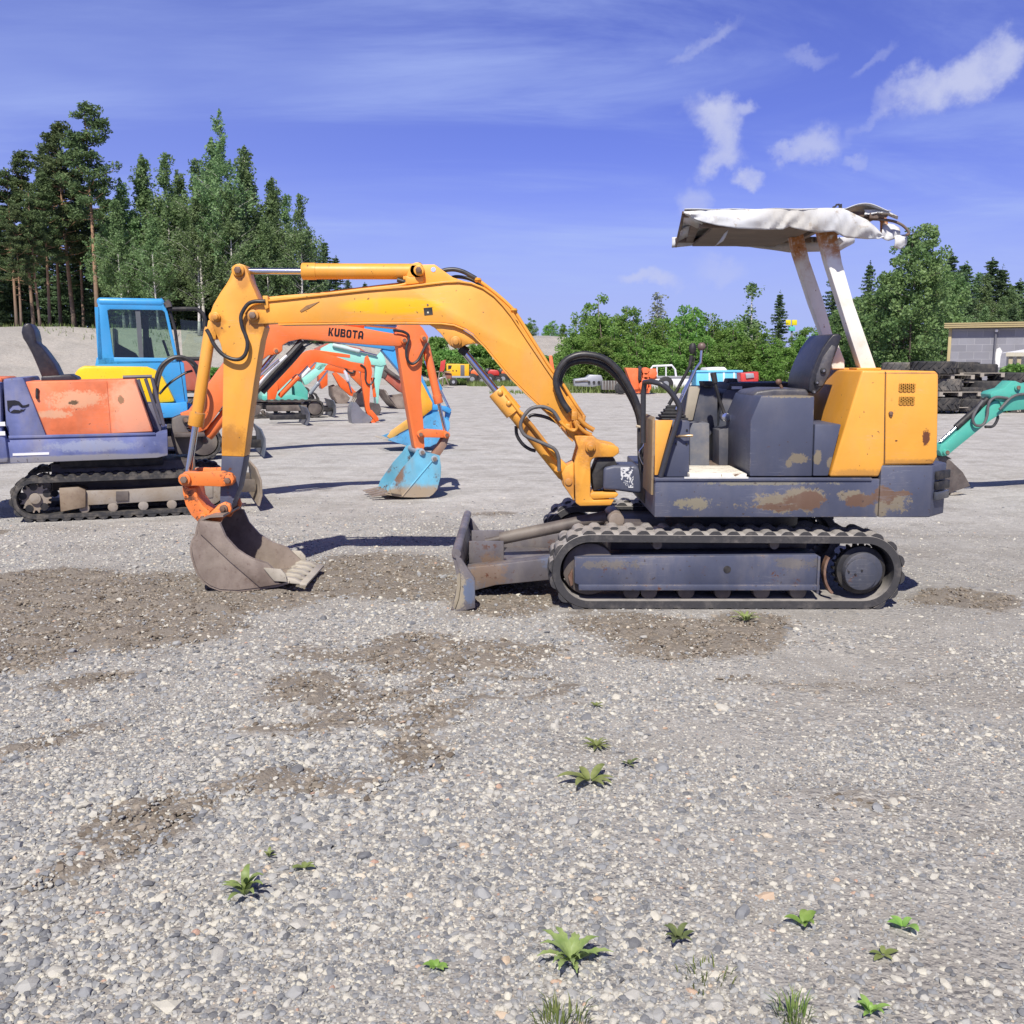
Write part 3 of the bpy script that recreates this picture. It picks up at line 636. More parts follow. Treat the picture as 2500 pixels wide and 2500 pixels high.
hose([(650, 729), (700, 724), (770, 718), (900, 702), (1000, 690)], .05, 3.6, 'yellow', 'oil_pipe', boom)
hose([(970, 683), (990, 688), (1012, 686), (1034, 682), (1052, 678), (1072, 665), (1090, 659), (1110, 658), (1130, 663), (1148, 672), (1162, 680)], -.03, 5.5)
hose([(1080, 688), (1110, 676), (1140, 679), (1162, 688), (1178, 699)], .02, 4.5)
hose([(1162, 680), (1172, 687), (1200, 708), (1232, 735), (1256, 760), (1280, 797), (1312, 848), (1342, 895), (1372, 935), (1404, 985), (1428, 1020)], -.05, 4.3, 'yellow', 'oil_pipe', boom)
hose([(1172, 692), (1200, 713), (1228, 739), (1250, 766), (1275, 803), (1306, 851), (1336, 898), (1366, 940), (1398, 990), (1420, 1022)], .04, 4.3, 'yellow', 'oil_pipe', boom)
for x, y in ((1167, 684), (1255, 758)): MB().ball(MF.p3(x, y, -.05), .023, 8, (1, 1.6, .8)).build('pipe_clamp', M['yellow'], boom)
for (pp, v_) in (([(1352, 945), (1372, 978), (1402, 1022)], -.1), ([(1365, 955), (1392, 995), (1418, 1028)], -.09)):
    hose(pp, v_, 4, 'yellow', 'oil_pipe', boom, 4)
blk = MB()
for (x, y, dx, dy) in ((1402, 1015, 14, 22), (1412, 1030, 16, 10), (1425, 1020, 8, 14), (1386, 1040, 12, 12), (1395, 1050, 20, 10), (1440, 1045, 9, 8)):
    a_ = MF.pt(x-dx/2, y-dy/2, -.1); b_ = MF.pt(x+dx/2, y+dy/2, -.1)
    blk.box(a_[0], b_[0], -.125, -.06, b_[1], a_[1])
blk.build('valve_block', M['yellow'], boom, .006)
hose([(1370, 1032), (1385, 1045), (1400, 1052), (1408, 1045), (1404, 1034)], -.13, 4, 'yellow', 'oil_pipe', boom)
hose([(1412, 1020), (1430, 1038), (1450, 1050)], -.12, 6, 'yellow', 'oil_pipe', boom)
hose([(1400, 1028), (1425, 1052), (1444, 1062)], -.115, 5, 'yellow', 'oil_pipe', boom)
hose([(1390, 1005), (1374, 982), (1362, 955), (1357, 930), (1363, 905), (1382, 880), (1410, 867), (1440, 866), (1475, 876), (1505, 900), (1532, 938), (1552, 978), (1564, 1020), (1567, 1050)], -.12, 8)
hose([(1384, 990), (1368, 960), (1366, 925), (1382, 894), (1410, 882), (1445, 882), (1480, 896), (1512, 926), (1538, 965), (1556, 1005), (1564, 1040)], -.06, 8)
for v_, x_ in ((-.13, 1561), (-.1, 1568), (-.06, 1575)): hose([(x_, 1045), (x_, 1090), (x_+2, 1130), (x_+8, 1170)], v_, 5.5, 'hose', 'hose', None, 3)
MB().tube(MF.path([(1553, 1040), (1566, 1043), (1582, 1040)], -.16), .008, 8).build('hose_tie', plain('twine', (.45, .38, .28), .8), ex)
hose([(1578, 1050), (1572, 1085), (1560, 1105), (1568, 1130), (1585, 1150)], -.16, 2, 'chrome', 'cable')
hose([(1366, 1027), (1350, 1004), (1324, 993), (1296, 998), (1278, 1018), (1271, 1040), (1281, 1062), (1306, 1074), (1334, 1086), (1355, 1098), (1364, 1120), (1365, 1150)], -.12, 4.6, 'hose_grey')
hose([(1366, 1034), (1334, 1019), (1303, 1013), (1290, 1018)], -.06, 4.2)
hose([(1260, 1040), (1262, 1062), (1275, 1083), (1292, 1096), (1308, 1101)], .05, 4.2)
# ---------------------------------------------------------------- canopy
CV = -.62
M['cream'] = None
def post_mat(name, u, v):
    N = NT(name); n1 = N.noise(6, 6, .65); n2 = N.noise(30, 5, .7)
    sx = N.n('ShaderNodeSeparateXYZ', {0: N.co()})
    c = N.mix(N.mr(n1, .45, .8), (.76, .75, .69), (.62, .57, .44))
    hi = N.mr(N.math('ADD', sx.outputs['Z'], N.math('MULTIPLY', n1, .5)), 2.20, 2.40)     # rusted towards the roof
    c = N.mix(N.math('MULTIPLY', hi, N.mr(n2, .25, .55)), c, (.42, .17, .05))
    c = N.mix(N.mr(n2, .66, .70), c, (.2, .08, .03))
    return N.out(c, .55, bump=n2, bstr=.2, bdist=.004)
M['post'] = post_mat('rusty_cream_post', 0, 0)
M['rustbrown'] = rusty('rusty_canopy_steel', (.10, .055, .035), (.19, .155, .13), .8)
roofz = MF.pt(1900, 513, CV)[1]
rl0 = MF.pt(1669, 518, CV)[0]; rl1 = MF.pt(1656, 592, .55)[0]; rr0 = MF.pt(2170, 525, CV)[0]; rr1 = rr0+.02
def cloth():
    N = NT('stained_white_canvas'); n1 = N.noise(3, 6, .6); n2 = N.noise(18, 6, .65)
    c = N.mix(N.mr(n1, .35, .7), (.58, .60, .62), (.45, .435, .40)); c = N.mix(N.mr(n2, .56, .72), c, (.36, .31, .25)); c = N.mix(N.math('MULTIPLY', N.mr(N.noise(7, 7, .7), .52, .66), .5), c, (.34, .29, .24))
    return N.out(c, .8, bump=n2, bstr=.25, bdist=.006)
M['cloth'] = cloth()
nu, nv = 56, 20; mb = MB(); vs = []
for i in range(nu+1):
    for j in range(nv+1):
        a, b = i/nu, j/nv
        u = (rl0*(1-b)+rl1*b)*(1-a)+(rr0*(1-b)+rr1*b)*a; v = CV-.03+(1.2)*b
        sag = .012*math.sin(a*math.pi*5)**2*math.sin(b*math.pi)
        vs.append((u, v, roofz-sag+.012*noise.noise((u*5, v*5, 1))+(.03*math.sin(min(1, (a-.78)/.2)*math.pi)*1. if a > .78 else 0)))
fs = [(i*(nv+1)+j, i*(nv+1)+j+1, (i+1)*(nv+1)+j+1, (i+1)*(nv+1)+j) for i in range(nu) for j in range(nv)]
roof = mb.add(vs, fs).build('canopy', M['cloth'], ex)
sol = roof.modifiers.new('thickness', 'SOLIDIFY'); sol.thickness = .004; sol.offset = 1
def flap(stations, v, amp, seed, nrow=12, per=5, name='canvas_flap', phase=0):
    S = []
    for (x, t, b), (x2, t2, b2) in zip(stations, stations[1:]):
        for k in range(per):
            f = k/per; S.append((x+(x2-x)*f, t+(t2-t)*f, b+(b2-b)*f))
    S.append(stations[-1]); vs = []
    for i, (x, t, b) in enumerate(S):
        for j in range(nrow+1):
            f = j/nrow; y = t+(b-t)*f
            w = amp*(.3+f**.7)*(noise.noise((x*.012+f*.5+seed, f*.6, seed))*1.5+noise.noise((x*.05+f*1.8, f*.5-x*.012, seed+4))*.8+.4*noise.noise((x*.11-f*2, f*1.2, seed+9)))
            u, z = MF.pt(x, y, v+w); vs.append((u, v+w-.012*math.sin(f*math.pi), z))
    n = nrow+1
    fs = [(i*n+j, i*n+j+1, (i+1)*n+j+1, (i+1)*n+j) for i in range(len(S)-1) for j in range(nrow)]
    o = MB().add(vs, fs).build(name, M['cloth'], roof)
    s = o.modifiers.new('thickness', 'SOLIDIFY'); s.thickness = .004
    return o
flap([(1669, 516, 521), (1690, 515, 531), (1709, 514, 540), (1745, 512, 549), (1800, 511, 558), (1870, 510, 561), (1911, 510, 560), (1927, 509, 554), (1960, 509, 562), (1996, 508, 568), (2036, 508, 565), (2055, 508, 576), (2068, 513, 581), (2090, 524, 582), (2118, 537, 584), (2140, 556, 583), (2158, 575, 580)], CV-.03, .022, 3.1)
flap([(1640, 580, 604), (1700, 576, 598), (1760, 576, 598), (1830, 577, 603), (1926, 580, 616), (2050, 580, 612), (2085, 578, 592)], .53, .03, 9.2)
# torn front: loose triangles of canvas
fr = MB(); zA = MF.p3(1669, 519, CV); zB = MF.p3(1650, 602, .55)
fr.bar(zA, zB, .014); fr.bar(zA, Vector((rl1, .55, roofz-.01)), .016); fr.bar(Vector((rl1, .55, roofz-.01)), zB, .02)
fr.bar(Vector((rl0, CV+.03, roofz-.02)), Vector((rr0, CV+.03, roofz-.02)), .03); fr.bar(Vector((rl1, .55, roofz-.02)), Vector((rr1, .55, roofz-.02)), .03)
for k in range(7):
    f = (k+.5)/7; u = rl0+(rr0-rl0)*f; u2 = rl1+(rr1-rl1)*f
    fr.bar(Vector((u, CV, roofz-.03)), Vector((u2, .53, roofz-.03)), .035 if k % 2 else .05, .03)
zlow = MF.pt(1800, 548, CV)[1]
fr.bar(Vector((rl0+.1, CV+.05, zlow)), Vector((rr0-.1, CV+.05, zlow)), .025); fr.bar(Vector((rl0+.14, .5, zlow+.045)), Vector((rr0-.1, .5, zlow+.045)), .03)
for f in (.05, .3, .5, .72, .95):
    u = rl0+.1+(rr0-rl0-.2)*f; fr.bar(Vector((u, CV+.05, zlow)), Vector((u, CV+.05, roofz-.02)), .02); fr.bar(Vector((u, .5, zlow+.045)), Vector((u, .5, roofz-.02)), .02)
fr.build('canopy_frame', M['rustbrown'], roof, .002)
# ceiling boards under the roof
MB().slab([(rl0+.2, CV+.12), (rr0-.35, CV+.12), (rr0-.35, .48), (rl0+.25, .48)], roofz-.075, roofz-.06).build('ceiling_panel', plain('stained_ceiling', (.15, .12, .10), .9, 0, .3, 6, .2, .3), roof)
def rag(pts, name='canvas_rag'):
    """torn piece of canvas: polygon of 3-D points"""
    o = MB().add(pts, [tuple(range(len(pts)))]).build(name, M['cloth'], roof)
    s = o.modifiers.new('thickness', 'SOLIDIFY'); s.thickness = .005
P = MF.p3
rag([P(1672, 520, CV), P(1716, 545, CV+.02), P(1704, 556, CV+.1), P(1690, 545, CV+.2), P(1668, 540, CV+.25)])
rag([P(1660, 560, .1), P(1692, 548, -.1), P(1706, 552, -.05), P(1690, 572, .1), P(1655, 590, .35)])
rag([P(1779, 560, CV+.05), P(1772, 578, CV+.06), P(1766, 588, CV+.08), P(1745, 601, CV+.1), P(1758, 586, CV+.08), P(1768, 570, CV+.06)])
rag([P(2050, 580, -.3), P(2060, 590, -.25), P(2046, 602, -.22), P(2038, 595, -.28)])
flap([(2153, 540, 582), (2170, 545, 588), (2183, 548, 584), (2196, 556, 578)], CV+.1, .05, 17, 8, 4, 'canvas_rag')
flap([(2183, 574, 605), (2198, 573, 609), (2213, 572, 598)], CV+.06, .02, 21, 8, 4, 'canvas_rag')
flap([(2110, 512, 526), (2140, 511, 522), (2165, 514, 526), (2190, 526, 536)], CV+.01, .03, 25, 6, 4, 'canvas_rag')
MB().tube(MF.path([(2070, 522), (2110, 533), (2150, 536), (2180, 540), (2200, 548), (2214, 560), (2219, 570), (2212, 574)], CV+.03), .008, 10, 5).build('roof_hoop', M['rustbrown'], roof)
MB().tube(MF.path([(2150, 526), (2158, 540), (2158, 576)], CV+.1), .022, 10).build('roof_strut', M['post'], roof)
MB().tube(MF.path([(2033, 507), (2040, 504), (2042, 500), (2048, 499), (2050, 505), (2049, 509)], -.3), .006, 6).build('roof_hook', M['black'], roof)
MB().tube(MF.path([(2050, 508), (2050, 499), (2054, 498), (2054, 508)], -.3), .005, 6).build('roof_hook', M['black'], roof)
# posts: leaning box sections
def post(ptsL, ptsR, v0, v1, name='canopy_post'):
    return MB().prism(q(v0, *(ptsL+ptsR[::-1])), v0, v1).build(name, M['post'], roof, .006)
p1 = post([(1998, 556), (2018, 636), (2049, 734), (2075, 817), (2103, 903)], [(2042, 556), (2056, 640), (2085, 741), (2114, 824), (2141, 903)], -.50, -.42)
p2 = post([(1928, 565), (1940, 618), (1980, 741), (2004, 806), (2034, 905)], [(1960, 565), (1977, 636), (2011, 734), (2030, 806), (2064, 905)], -.02, .06)
for x0, x1, v0 in ((2092, 2152, -.53), (2022, 2078, -.05)):
    a_ = MF.pt(x0, 904, v0); b_ = MF.pt(x1, 898, v0); MB().box(a_[0], b_[0], v0, v0+.14, a_[1], b_[1]).build('post_foot', M['yellow_hood'], roof, .004)
MB().prism(q(-.06, (2028, 900), (2036, 836), (2046, 838), (2062, 880), (2062, 900)), -.06, -.03).build('post_gusset', M['post'], roof, .004)
# ================================================================ PARKED EXCAVATORS BEHIND
def hosef(fr, par, pts, v, rpx, mat='hose', name='hose', sm=5):
    m = fr.m(rpx, pts[0][0], pts[0][1], v)
    return MB().tube(fr.path(pts, v), m, 8, sm).build(name, mat if not isinstance(mat, str) else M[mat], par)
def plate(fr, par, pts, v0, v1, name, mat, bevel=.004, label=None):
    return MB().prism(fr.q(v0, pts), v0, v1).build(name, mat if not isinstance(mat, str) else M[mat], par, bevel, label=label)
def pins(fr, par, lst, v0, v1, mat, rp, pm='pin'):
    for x, y in lst:
        MB().cylv(fr.pt(x, y, v0), fr.m(rp, x, y, v0), v0-.02, v1+.02, 18).build('pin_boss', mat, par, .003)
        MB().cylv(fr.pt(x, y, v0), fr.m(rp*.6, x, y, v0), v0-.035, v0-.015, 8).build('pin_bolt', M[pm], par)
def cylf(fr, par, a, b, f, rb, rr, v, mat, name='hydraulic_cylinder'):
    A = fr.p3(a[0], a[1], v); B = fr.p3(b[0], b[1], v)
    return cyl(par, A, B, f, rb, rr, mat, 1.12, name)
def bucket_f(fr, par, side, back, w, vc, mat, teeth, tdir, nt=4, toothmat='tooth', name='bucket'):
    """side: near side plate outline; back: path of the curved shell"""
    v0 = vc-w/2; v1 = vc+w/2; b = MB()
    S = fr.q(v0, side); b.prism(S, v0-.006, v0+.01); b.prism(S, v1-.01, v1+.006)
    b.ribbon(fr.q(v0, back), -.012, v0, v1)
    o = b.build(name, mat, par)
    t0 = fr.pt(teeth[0], teeth[1], v0)
    for k in range(nt):
        v = v0+.03+k*(w-.06)/(nt-1)
        u, z = t0; du, dz = tdir
        MB().prism([(u-du*.4, z-dz*.4+.02), (u+du, z+dz+.006), (u+du, z+dz-.006), (u-du*.4, z-dz*.4-.02)], v-.025, v+.025).build('bucket_tooth', M[toothmat], o, .003)
    return o
def track_f(fr, par, uc, half, r, v0, w, fmat, smat=None, rollers=4, nl=36, detail=True):
    """crawler of wheel radius r, wheels at uc-half / uc+half"""
    L, Rr = (uc-half, r), (uc+half, r)
    t = belt(L, Rr, r, r, v0, v0+w, .035, .02, nl).build('track', M['rubber'], par)
    ri = r-.07
    if detail:
        MB().cylv(Rr, ri, v0+.05, v0+w-.05, 24).build('idler_wheel', M['steel_dark'], t, .006)
        sp = []
        for k in range(16):
            for (dr, da) in ((0, -.3), (.024, -.1), (.024, .1), (0, .3)):
                a = 2*math.pi*(k+da)/16; sp.append((L[0]+(ri-.024+dr)*math.cos(a), L[1]+(ri-.024+dr)*math.sin(a)))
        MB().prism(sp, v0+.06, v0+w-.06).build('drive_sprocket', smat or M['steel_dark'], t)
        for k in range(rollers):
            MB().cylv((uc-half*.6+k*half*1.3/(rollers-1), .105), .05, v0+.04, v0+w-.04, 14).build('track_roller', fmat, t, .004)
    MB().box(uc-half*.62, uc+half*.72, v0+.03, v0+w-.03, r-.06, r+.09).build('track_frame', fmat, t, .01)
    return t

# ---------------------------------------------------------------- 1: faded orange and blue machine at the left
ga, gb = gnd(58, 1277), gnd(464, 1257)
A1 = math.degrees(math.atan2(gb.y-ga.y, gb.x-ga.x))
F1 = Frame(0, 0, A1); base = ga+F1.ud*.85+F1.vd*.62
F1 = Frame(base.x, base.y, A1); N1 = -.62
O1 = paint('faded_orange_paint', (.74, .18, .065), .2, .25, .55, .25,
   [((F1.pt(190, 975, -.6)[0], -.6, F1.pt(190, 975, -.6)[1]), (.28, .3, .07), (.70, .34, .19), .8, 11, .6), ((F1.pt(330, 1000, -.6)[0], -.6, F1.pt(330, 1000, -.6)[1]), (.20, .3, .28), (.82, .34, .20), .35, 4, .7),
    ((F1.pt(178, 983, -.6)[0], -.6, F1.pt(178, 983, -.6)[1]), (.04, .3, .02), (.12, .07, .03), .6, 14, .3), ((F1.pt(295, 975, -.6)[0], -.6, F1.pt(295, 975, -.6)[1]), (.028, .3, .04), (.3, .16, .08), .5, 14, .3),
    ((F1.pt(130, 1012, -.6)[0], -.6, F1.pt(130, 1012, -.6)[1]), (.14, .3, .03), (.70, .36, .21), .9, 11, .6)])
B1 = paint('faded_blue_paint', (.105, .13, .30), .2, .45, .6, .3,
   [((F1.pt(230, 1088, -.6)[0], -.6, F1.pt(230, 1088, -.6)[1]), (.40, .3, .05), (.24, .27, .40), .5, 10, .6), ((F1.pt(200, 1118, -.6)[0], -.6, F1.pt(200, 1118, -.6)[1]), (.9, .3, .03), (.26, .26, .30), .3, 6, .6)])
OB = paint('weathered_orange_paint', (.82, .185, .045), .12, .15, .42, .06)
OB2 = paint('bright_orange_paint', (.84, .13, .018), .1, .12, .4, .06)
CY = paint('scraped_cyan_paint', (.07, .36, .62), .1, .15, .5, .1)
WHITE = plain('white_paint', (.75, .75, .76), .5, 0, .08, 9, .05, .1)
LOGO = plain('black_vinyl_decal', (.01, .01, .014), .5)
e1 = thing('excavator', F1, 'faded orange and blue compact excavator with black seat and no cab, at the left edge', 'excavator')
bp = plate(F1, e1, [(23, 1070), (378, 1060), (409, 1054), (410, 1112), (383, 1118), (29, 1132), (-120, 1140), (-120, 1078)], N1, .6, 'platform', B1, .01)
plate(F1, bp, [(31, 1107), (120, 1104), (120, 1110), (31, 1113)], N1-.005, N1+.002, 'white_stripe', WHITE, 0)
plate(F1, bp, [(20, 1064), (379, 1056), (379, 1062), (22, 1071)], N1-.012, N1+.01, 'platform_edge', B1, .003)
hd = plate(F1, e1, [(62, 932), (262, 928), (329, 926), (374, 1055), (272, 1060), (116, 1066), (40, 1066), (20, 936)], -.60, .15, 'engine_cover', O1, .012)
plate(F1, hd, [(63, 934), (261, 930), (271, 1059), (117, 1064)], -.607, -.59, 'access_door', O1, .004)
plate(F1, hd, [(264, 930), (328, 928), (372, 1053), (274, 1058)], -.605, -.59, 'access_door', O1, .004)
MB().tube(F1.path([(91, 948), (90, 954), (90, 970), (92, 974)], -.62), .012, 8).build('door_handle', M['black'], hd)
pl = plate(F1, e1, [(7, 925), (57, 921), (114, 1065), (23, 1068), (14, 1040)], -.63, .55, 'rear_pillar', B1, .02)
logo = MB()
for pg in ([(17, 978), (36, 977), (30, 990), (22, 998), (24, 1006), (19, 1002)], [(36, 977), (47, 980), (56, 990), (52, 994), (44, 988), (31, 989.5)], [(24, 1006.5), (34, 1000), (46, 1001), (54, 1004), (46, 1008), (30, 1008)], [(51, 990), (62, 989), (71, 986), (70, 991), (62, 994), (52, 995)], [(50, 999), (58, 1000), (62, 997), (57, 1004), (50, 1004)]):
    logo.prism(F1.q(-.63, pg), -.636, -.629)
logo.build('animal_head_emblem', LOGO, pl)
rw = plate(F1, e1, [(-150, 940), (2, 932), (6, 1050), (14, 1066), (22, 1130), (-150, 1140)], -.66, .66, 'counterweight', B1, .03)
for y in (1030, 1053): plate(F1, rw, [(-150, y+2), (12, y), (13, y+10), (-150, y+12)], -.668, -.655, 'white_stripe', WHITE, 0)
plate(F1, e1, [(-90, 922), (4, 922), (8, 934), (-90, 936)], -.5, .5, 'rear_hood', O1, .02)
s1 = plate(F1, e1, [(52, 812), (54, 796), (63, 788), (74, 789), (84, 806), (89, 827), (88, 836), (100, 845), (114, 862), (134, 890), (151, 926), (104, 926), (92, 896), (78, 864), (64, 838), (56, 826)], -.24, .22, 'seat', M['vinyl'], .035)
MB().prism(F1.q(-.25, [(100, 918), (170, 914), (190, 922), (190, 932), (100, 934)]), -.25, .22).build('seat_cushion', M['vinyl'], s1, .03)
# guard frame and hoses at the front of the cover
g = MB()
for (a, b) in (((337, 926), (376, 1045)), ((355, 924), (392, 1035)), ((371, 922), (400, 1040)), ((300, 921), (371, 919))): g.tube(F1.path([a, b], -.3), .016, 8)
g.build('guard_frame', plain('grey_guard_tube', (.1, .1, .13), .4), e1)
MB().prism(F1.q(-.3, [(355, 985), (385, 985), (395, 1055), (368, 1055)]), -.3, .1).build('valve_cover', plain('grey_cover', (.12, .12, .16), .5), e1, .01)
for v_, dx in ((-.28, 0), (-.2, 6)):
    hosef(F1, e1, [(385+dx, 1052), (378+dx, 1000), (378+dx, 945), (390+dx, 900), (415+dx, 876), (445, 872), (475-dx, 888), (490-dx, 920), (485, 960), (465, 985)], v_, 4.5, 'hose_grey' if dx else 'hose')
hosef(F1, e1, [(389, 962), (415, 935), (450, 912), (470, 905)], -.1, 3)
# crawlers
TR1 = rusty('sandy_worn_steel', (.24, .19, .14), (.30, .27, .24), .7)
for v0 in (N1, .62-.3):
    r1 = F1.pt(84, 1163, N1)[1]/2; c0 = F1.pt(84, 1222, N1)[0]; c1 = F1.pt(512, 1205, N1)[0]
    t = belt((c0, r1), (c1, r1), r1, r1, v0, v0+.3, .04, .022, 40, .62).build('track', M['rubber'], e1)
    nn_ = v0+.03
    if v0 == N1:
        plate(F1, t, [(144, 1192), (191, 1189), (209, 1197), (209, 1238), (148, 1250)], nn_-.01, nn_+.2, 'track_frame_bracket', rusty('brown_steel', (.17, .12, .08), (.26, .20, .14), .6), .006)
        tf = plate(F1, t, [(209, 1198), (300, 1196), (446, 1187), (520, 1185), (520, 1215), (446, 1221), (300, 1229), (209, 1234)], nn_+.02, nn_+.2, 'track_frame', TR1, .006)
        plate(F1, t, [(283, 1200), (314, 1199), (314, 1222), (283, 1224)], nn_+.005, nn_+.03, 'frame_block', M['steel_dark'], .004)
    else:
        MB().box(c0+.3, c1-.2, nn_, nn_+.2, r1-.06, r1+.08).build('track_frame', TR1, t, .01)
    ri = r1-.075; sp = []
    for k in range(18):
        for (dr, da) in ((0, -.3), (.024, -.1), (.024, .1), (0, .3)):
            a = 2*math.pi*(k+da)/18; sp.append((c0+(ri-.024+dr)*math.cos(a), r1+(ri-.024+dr)*math.sin(a)))
    sk = MB().prism(sp, nn_+.05, nn_+.12).build('drive_sprocket', TR1, t)
    for k in range(5):
        a = 2*math.pi*k/5+.4; MB().cylv((c0+.105*math.cos(a), r1+.105*math.sin(a)), .034, nn_+.046, nn_+.055, 14).build('sprocket_hole', M['black'], sk)
    MB().cylv((c0, r1), .05, nn_+.02, nn_+.09, 18).build('sprocket_hub', TR1, sk, .005)
    MB().cylv((c1, r1), ri, nn_+.03, nn_+.2, 26).build('idler_wheel', TR1, t, .01)
    for x in (205, 275, 350, 420, 470):
        u = F1.pt(x, 1240, N1)[0]; MB().cylv((u, .10), .045, nn_+.02, nn_+.2, 16).build('track_roller', TR1, t, .005)
MB().box(F1.pt(130, 1200, -.3)[0], F1.pt(480, 1200, -.3)[0], -.34, .34, .25, .50).build('undercarriage', M['steel_dark'], e1, .01)
MB().box(F1.pt(150, 1150, -.3)[0], F1.pt(400, 1150, -.3)[0], -.4, .4, .46, F1.pt(300, 1120, -.6)[1]+.02).build('slew_ring', M['black'], e1, .01)
# swing bracket and dozer blade
sbk = plate(F1, e1, [(420, 1022), (440, 1014), (462, 1014), (468, 1030), (455, 1046), (465, 1060), (500, 1066), (502, 1078), (490, 1095), (470, 1108), (430, 1110), (418, 1070)], -.12, .12, 'swing_bracket', plain('grey_cast_bracket', (.12, .105, .1), .55, 0, .2, 14, .2, .3), .01)
pins(F1, sbk, [(454, 1025), (500, 1075)], -.13, .13, M['steel_dark'], 9)
pb = F1.pt(610, 1210, 0)
bl = MB().ribbon([(pb[0]+.02, .06), (pb[0]+.05, .16), (pb[0]+.05, .30), (pb[0]+.01, .42)], -.02, -.65, .65).build('dozer_blade', rusty('dusty_blade', (.22, .17, .12), (.3, .25, .2)), e1, .003)
for s in (-.3, .3): MB().box(F1.pt(500, 1200, s)[0], pb[0]+.03, s-.05, s+.05, .16, .28).build('push_arm', M['steel_dark'], bl, .006)
plate(F1, e1, [(425, 1058), (500, 1058), (500, 1066), (425, 1068)], -.3, .3, 'front_step', M['steel_dark'], .004)
# boom, arm, bucket
bm1 = plate(F1, e1, [(440, 1010), (462, 1002), (500, 950), (560, 868), (612, 806), (632, 792), (650, 789), (777, 788), (870, 798), (930, 809), (972, 816), (988, 824), (988, 838), (976, 845), (900, 841), (835, 836), (770, 830), (733, 828), (705, 834), (690, 843), (690, 856), (680, 865), (668, 866), (655, 868), (610, 905), (555, 975), (505, 1048), (480, 1058), (455, 1040)], -.10, .10, 'boom', OB, .008)
pins(F1, bm1, [(674, 857), (986, 831)], -.10, .10, OB, 8)
cb = cylf(F1, e1, (506, 1066), (676, 858), .62, .055, .025, 0, OB)
plate(F1, bm1, [(560, 820), (600, 788), (640, 778), (646, 786), (614, 802), (575, 850)], -.14, -.101, 'pipe_cover', M['black'], .004)
hosef(F1, bm1, [(738, 832), (715, 858), (690, 884), (655, 922), (620, 962), (590, 1000)], -.04, 8, 'hose', 'hose_bundle')
hosef(F1, bm1, [(742, 846), (715, 878), (680, 916), (640, 958)], .0, 7, 'hose', 'hose_bundle')
hosef(F1, bm1, [(700, 868), (660, 905), (625, 945)], -.16, 3.5, WHITE, 'light_hose')
hosef(F1, bm1, [(680, 876), (640, 912), (612, 945)], -.18, 3, 'chrome', 'light_hose')
ar1 = plate(F1, e1, [(973, 793), (984, 788), (1020, 789), (1032, 800), (1046, 822), (1044, 836), (1035, 850), (1030, 900), (1028, 966), (1034, 1035), (1037, 1090), (1032, 1104), (1020, 1106), (1012, 1090), (1002, 1030), (985, 930), (972, 850), (970, 838), (968, 815)], -.08, .08, 'arm', OB, .008)
pins(F1, ar1, [(986, 831), (1034, 826), (1026, 1060)], -.11, .11, OB, 8)
c_ = cylf(F1, e1, (1038, 838), (1088, 1058), .66, .044, .02, 0, OB)
c_ = cylf(F1, e1, (800, 783), (974, 800), .5, .05, .022, 0, OB, 'arm_cylinder')
hosef(F1, ar1, [(960, 806), (985, 810), (998, 822), (992, 850), (994, 876), (1005, 888), (1020, 880), (1032, 858), (1042, 838)], -.12, 3.6)
l_ = plate(F1, e1, [(1022, 1052), (1034, 1048), (1090, 1052), (1098, 1060), (1092, 1069), (1040, 1068), (1024, 1070)], -.1, .1, 'tipping_link', OB, .006)
pins(F1, l_, [(1026, 1060), (1090, 1062)], -.1, .1, OB, 8)
plate(F1, e1, [(1084, 1066), (1097, 1068), (1090, 1090), (1072, 1116), (1056, 1110), (1070, 1090)], -.06, .06, 'bucket_link', rusty('scraped_orange_link', (.35, .12, .05), (.2, .12, .09)), .006)
CYB = paint('scraped_cyan_bucket_paint', (.13, .40, .56), .5, .6, .5, .2, [((F1.pt(1000, 1208, -.3)[0], -.3, F1.pt(1000, 1208, -.3)[1]), (.6, .5, .09), (.34, .27, .19), .35, 8, .8), ((F1.pt(975, 1150, -.3)[0], -.3, F1.pt(975, 1150, -.3)[1]), (.07, .5, .2), (.2, .12, .08), .4, 9, .5)])
bk1 = bucket_f(F1, e1, [(1018, 1098), (1030, 1094), (1044, 1108), (1060, 1114), (1073, 1113), (1076, 1140), (1075, 1163), (1067, 1194), (1057, 1206), (1047, 1213), (1010, 1214), (979, 1213), (947, 1203), (953, 1186), (985, 1140), (1010, 1112)],
   [(1044, 1108), (1073, 1112), (1077, 1140), (1076, 1164), (1068, 1195), (1058, 1207), (1047, 1214), (1010, 1215), (979, 1214), (940, 1207)], .5, 0, CYB, (940, 1207), (-.14, -.015), 4, 'steel')
plate(F1, bk1, [(952, 1184), (975, 1186), (980, 1208), (955, 1204)], -.275, -.255, 'side_cutter', CYB, .004)
MB().tube(F1.path([(982, 1212), (1056, 1124)], -.258), .007, 6).build('side_rib', CYB, bk1)
pins(F1, bk1, [(1030, 1104), (1060, 1120)], -.255, .255, plain('grey_cap', (.3, .35, .4), .5), 8, 'steel')
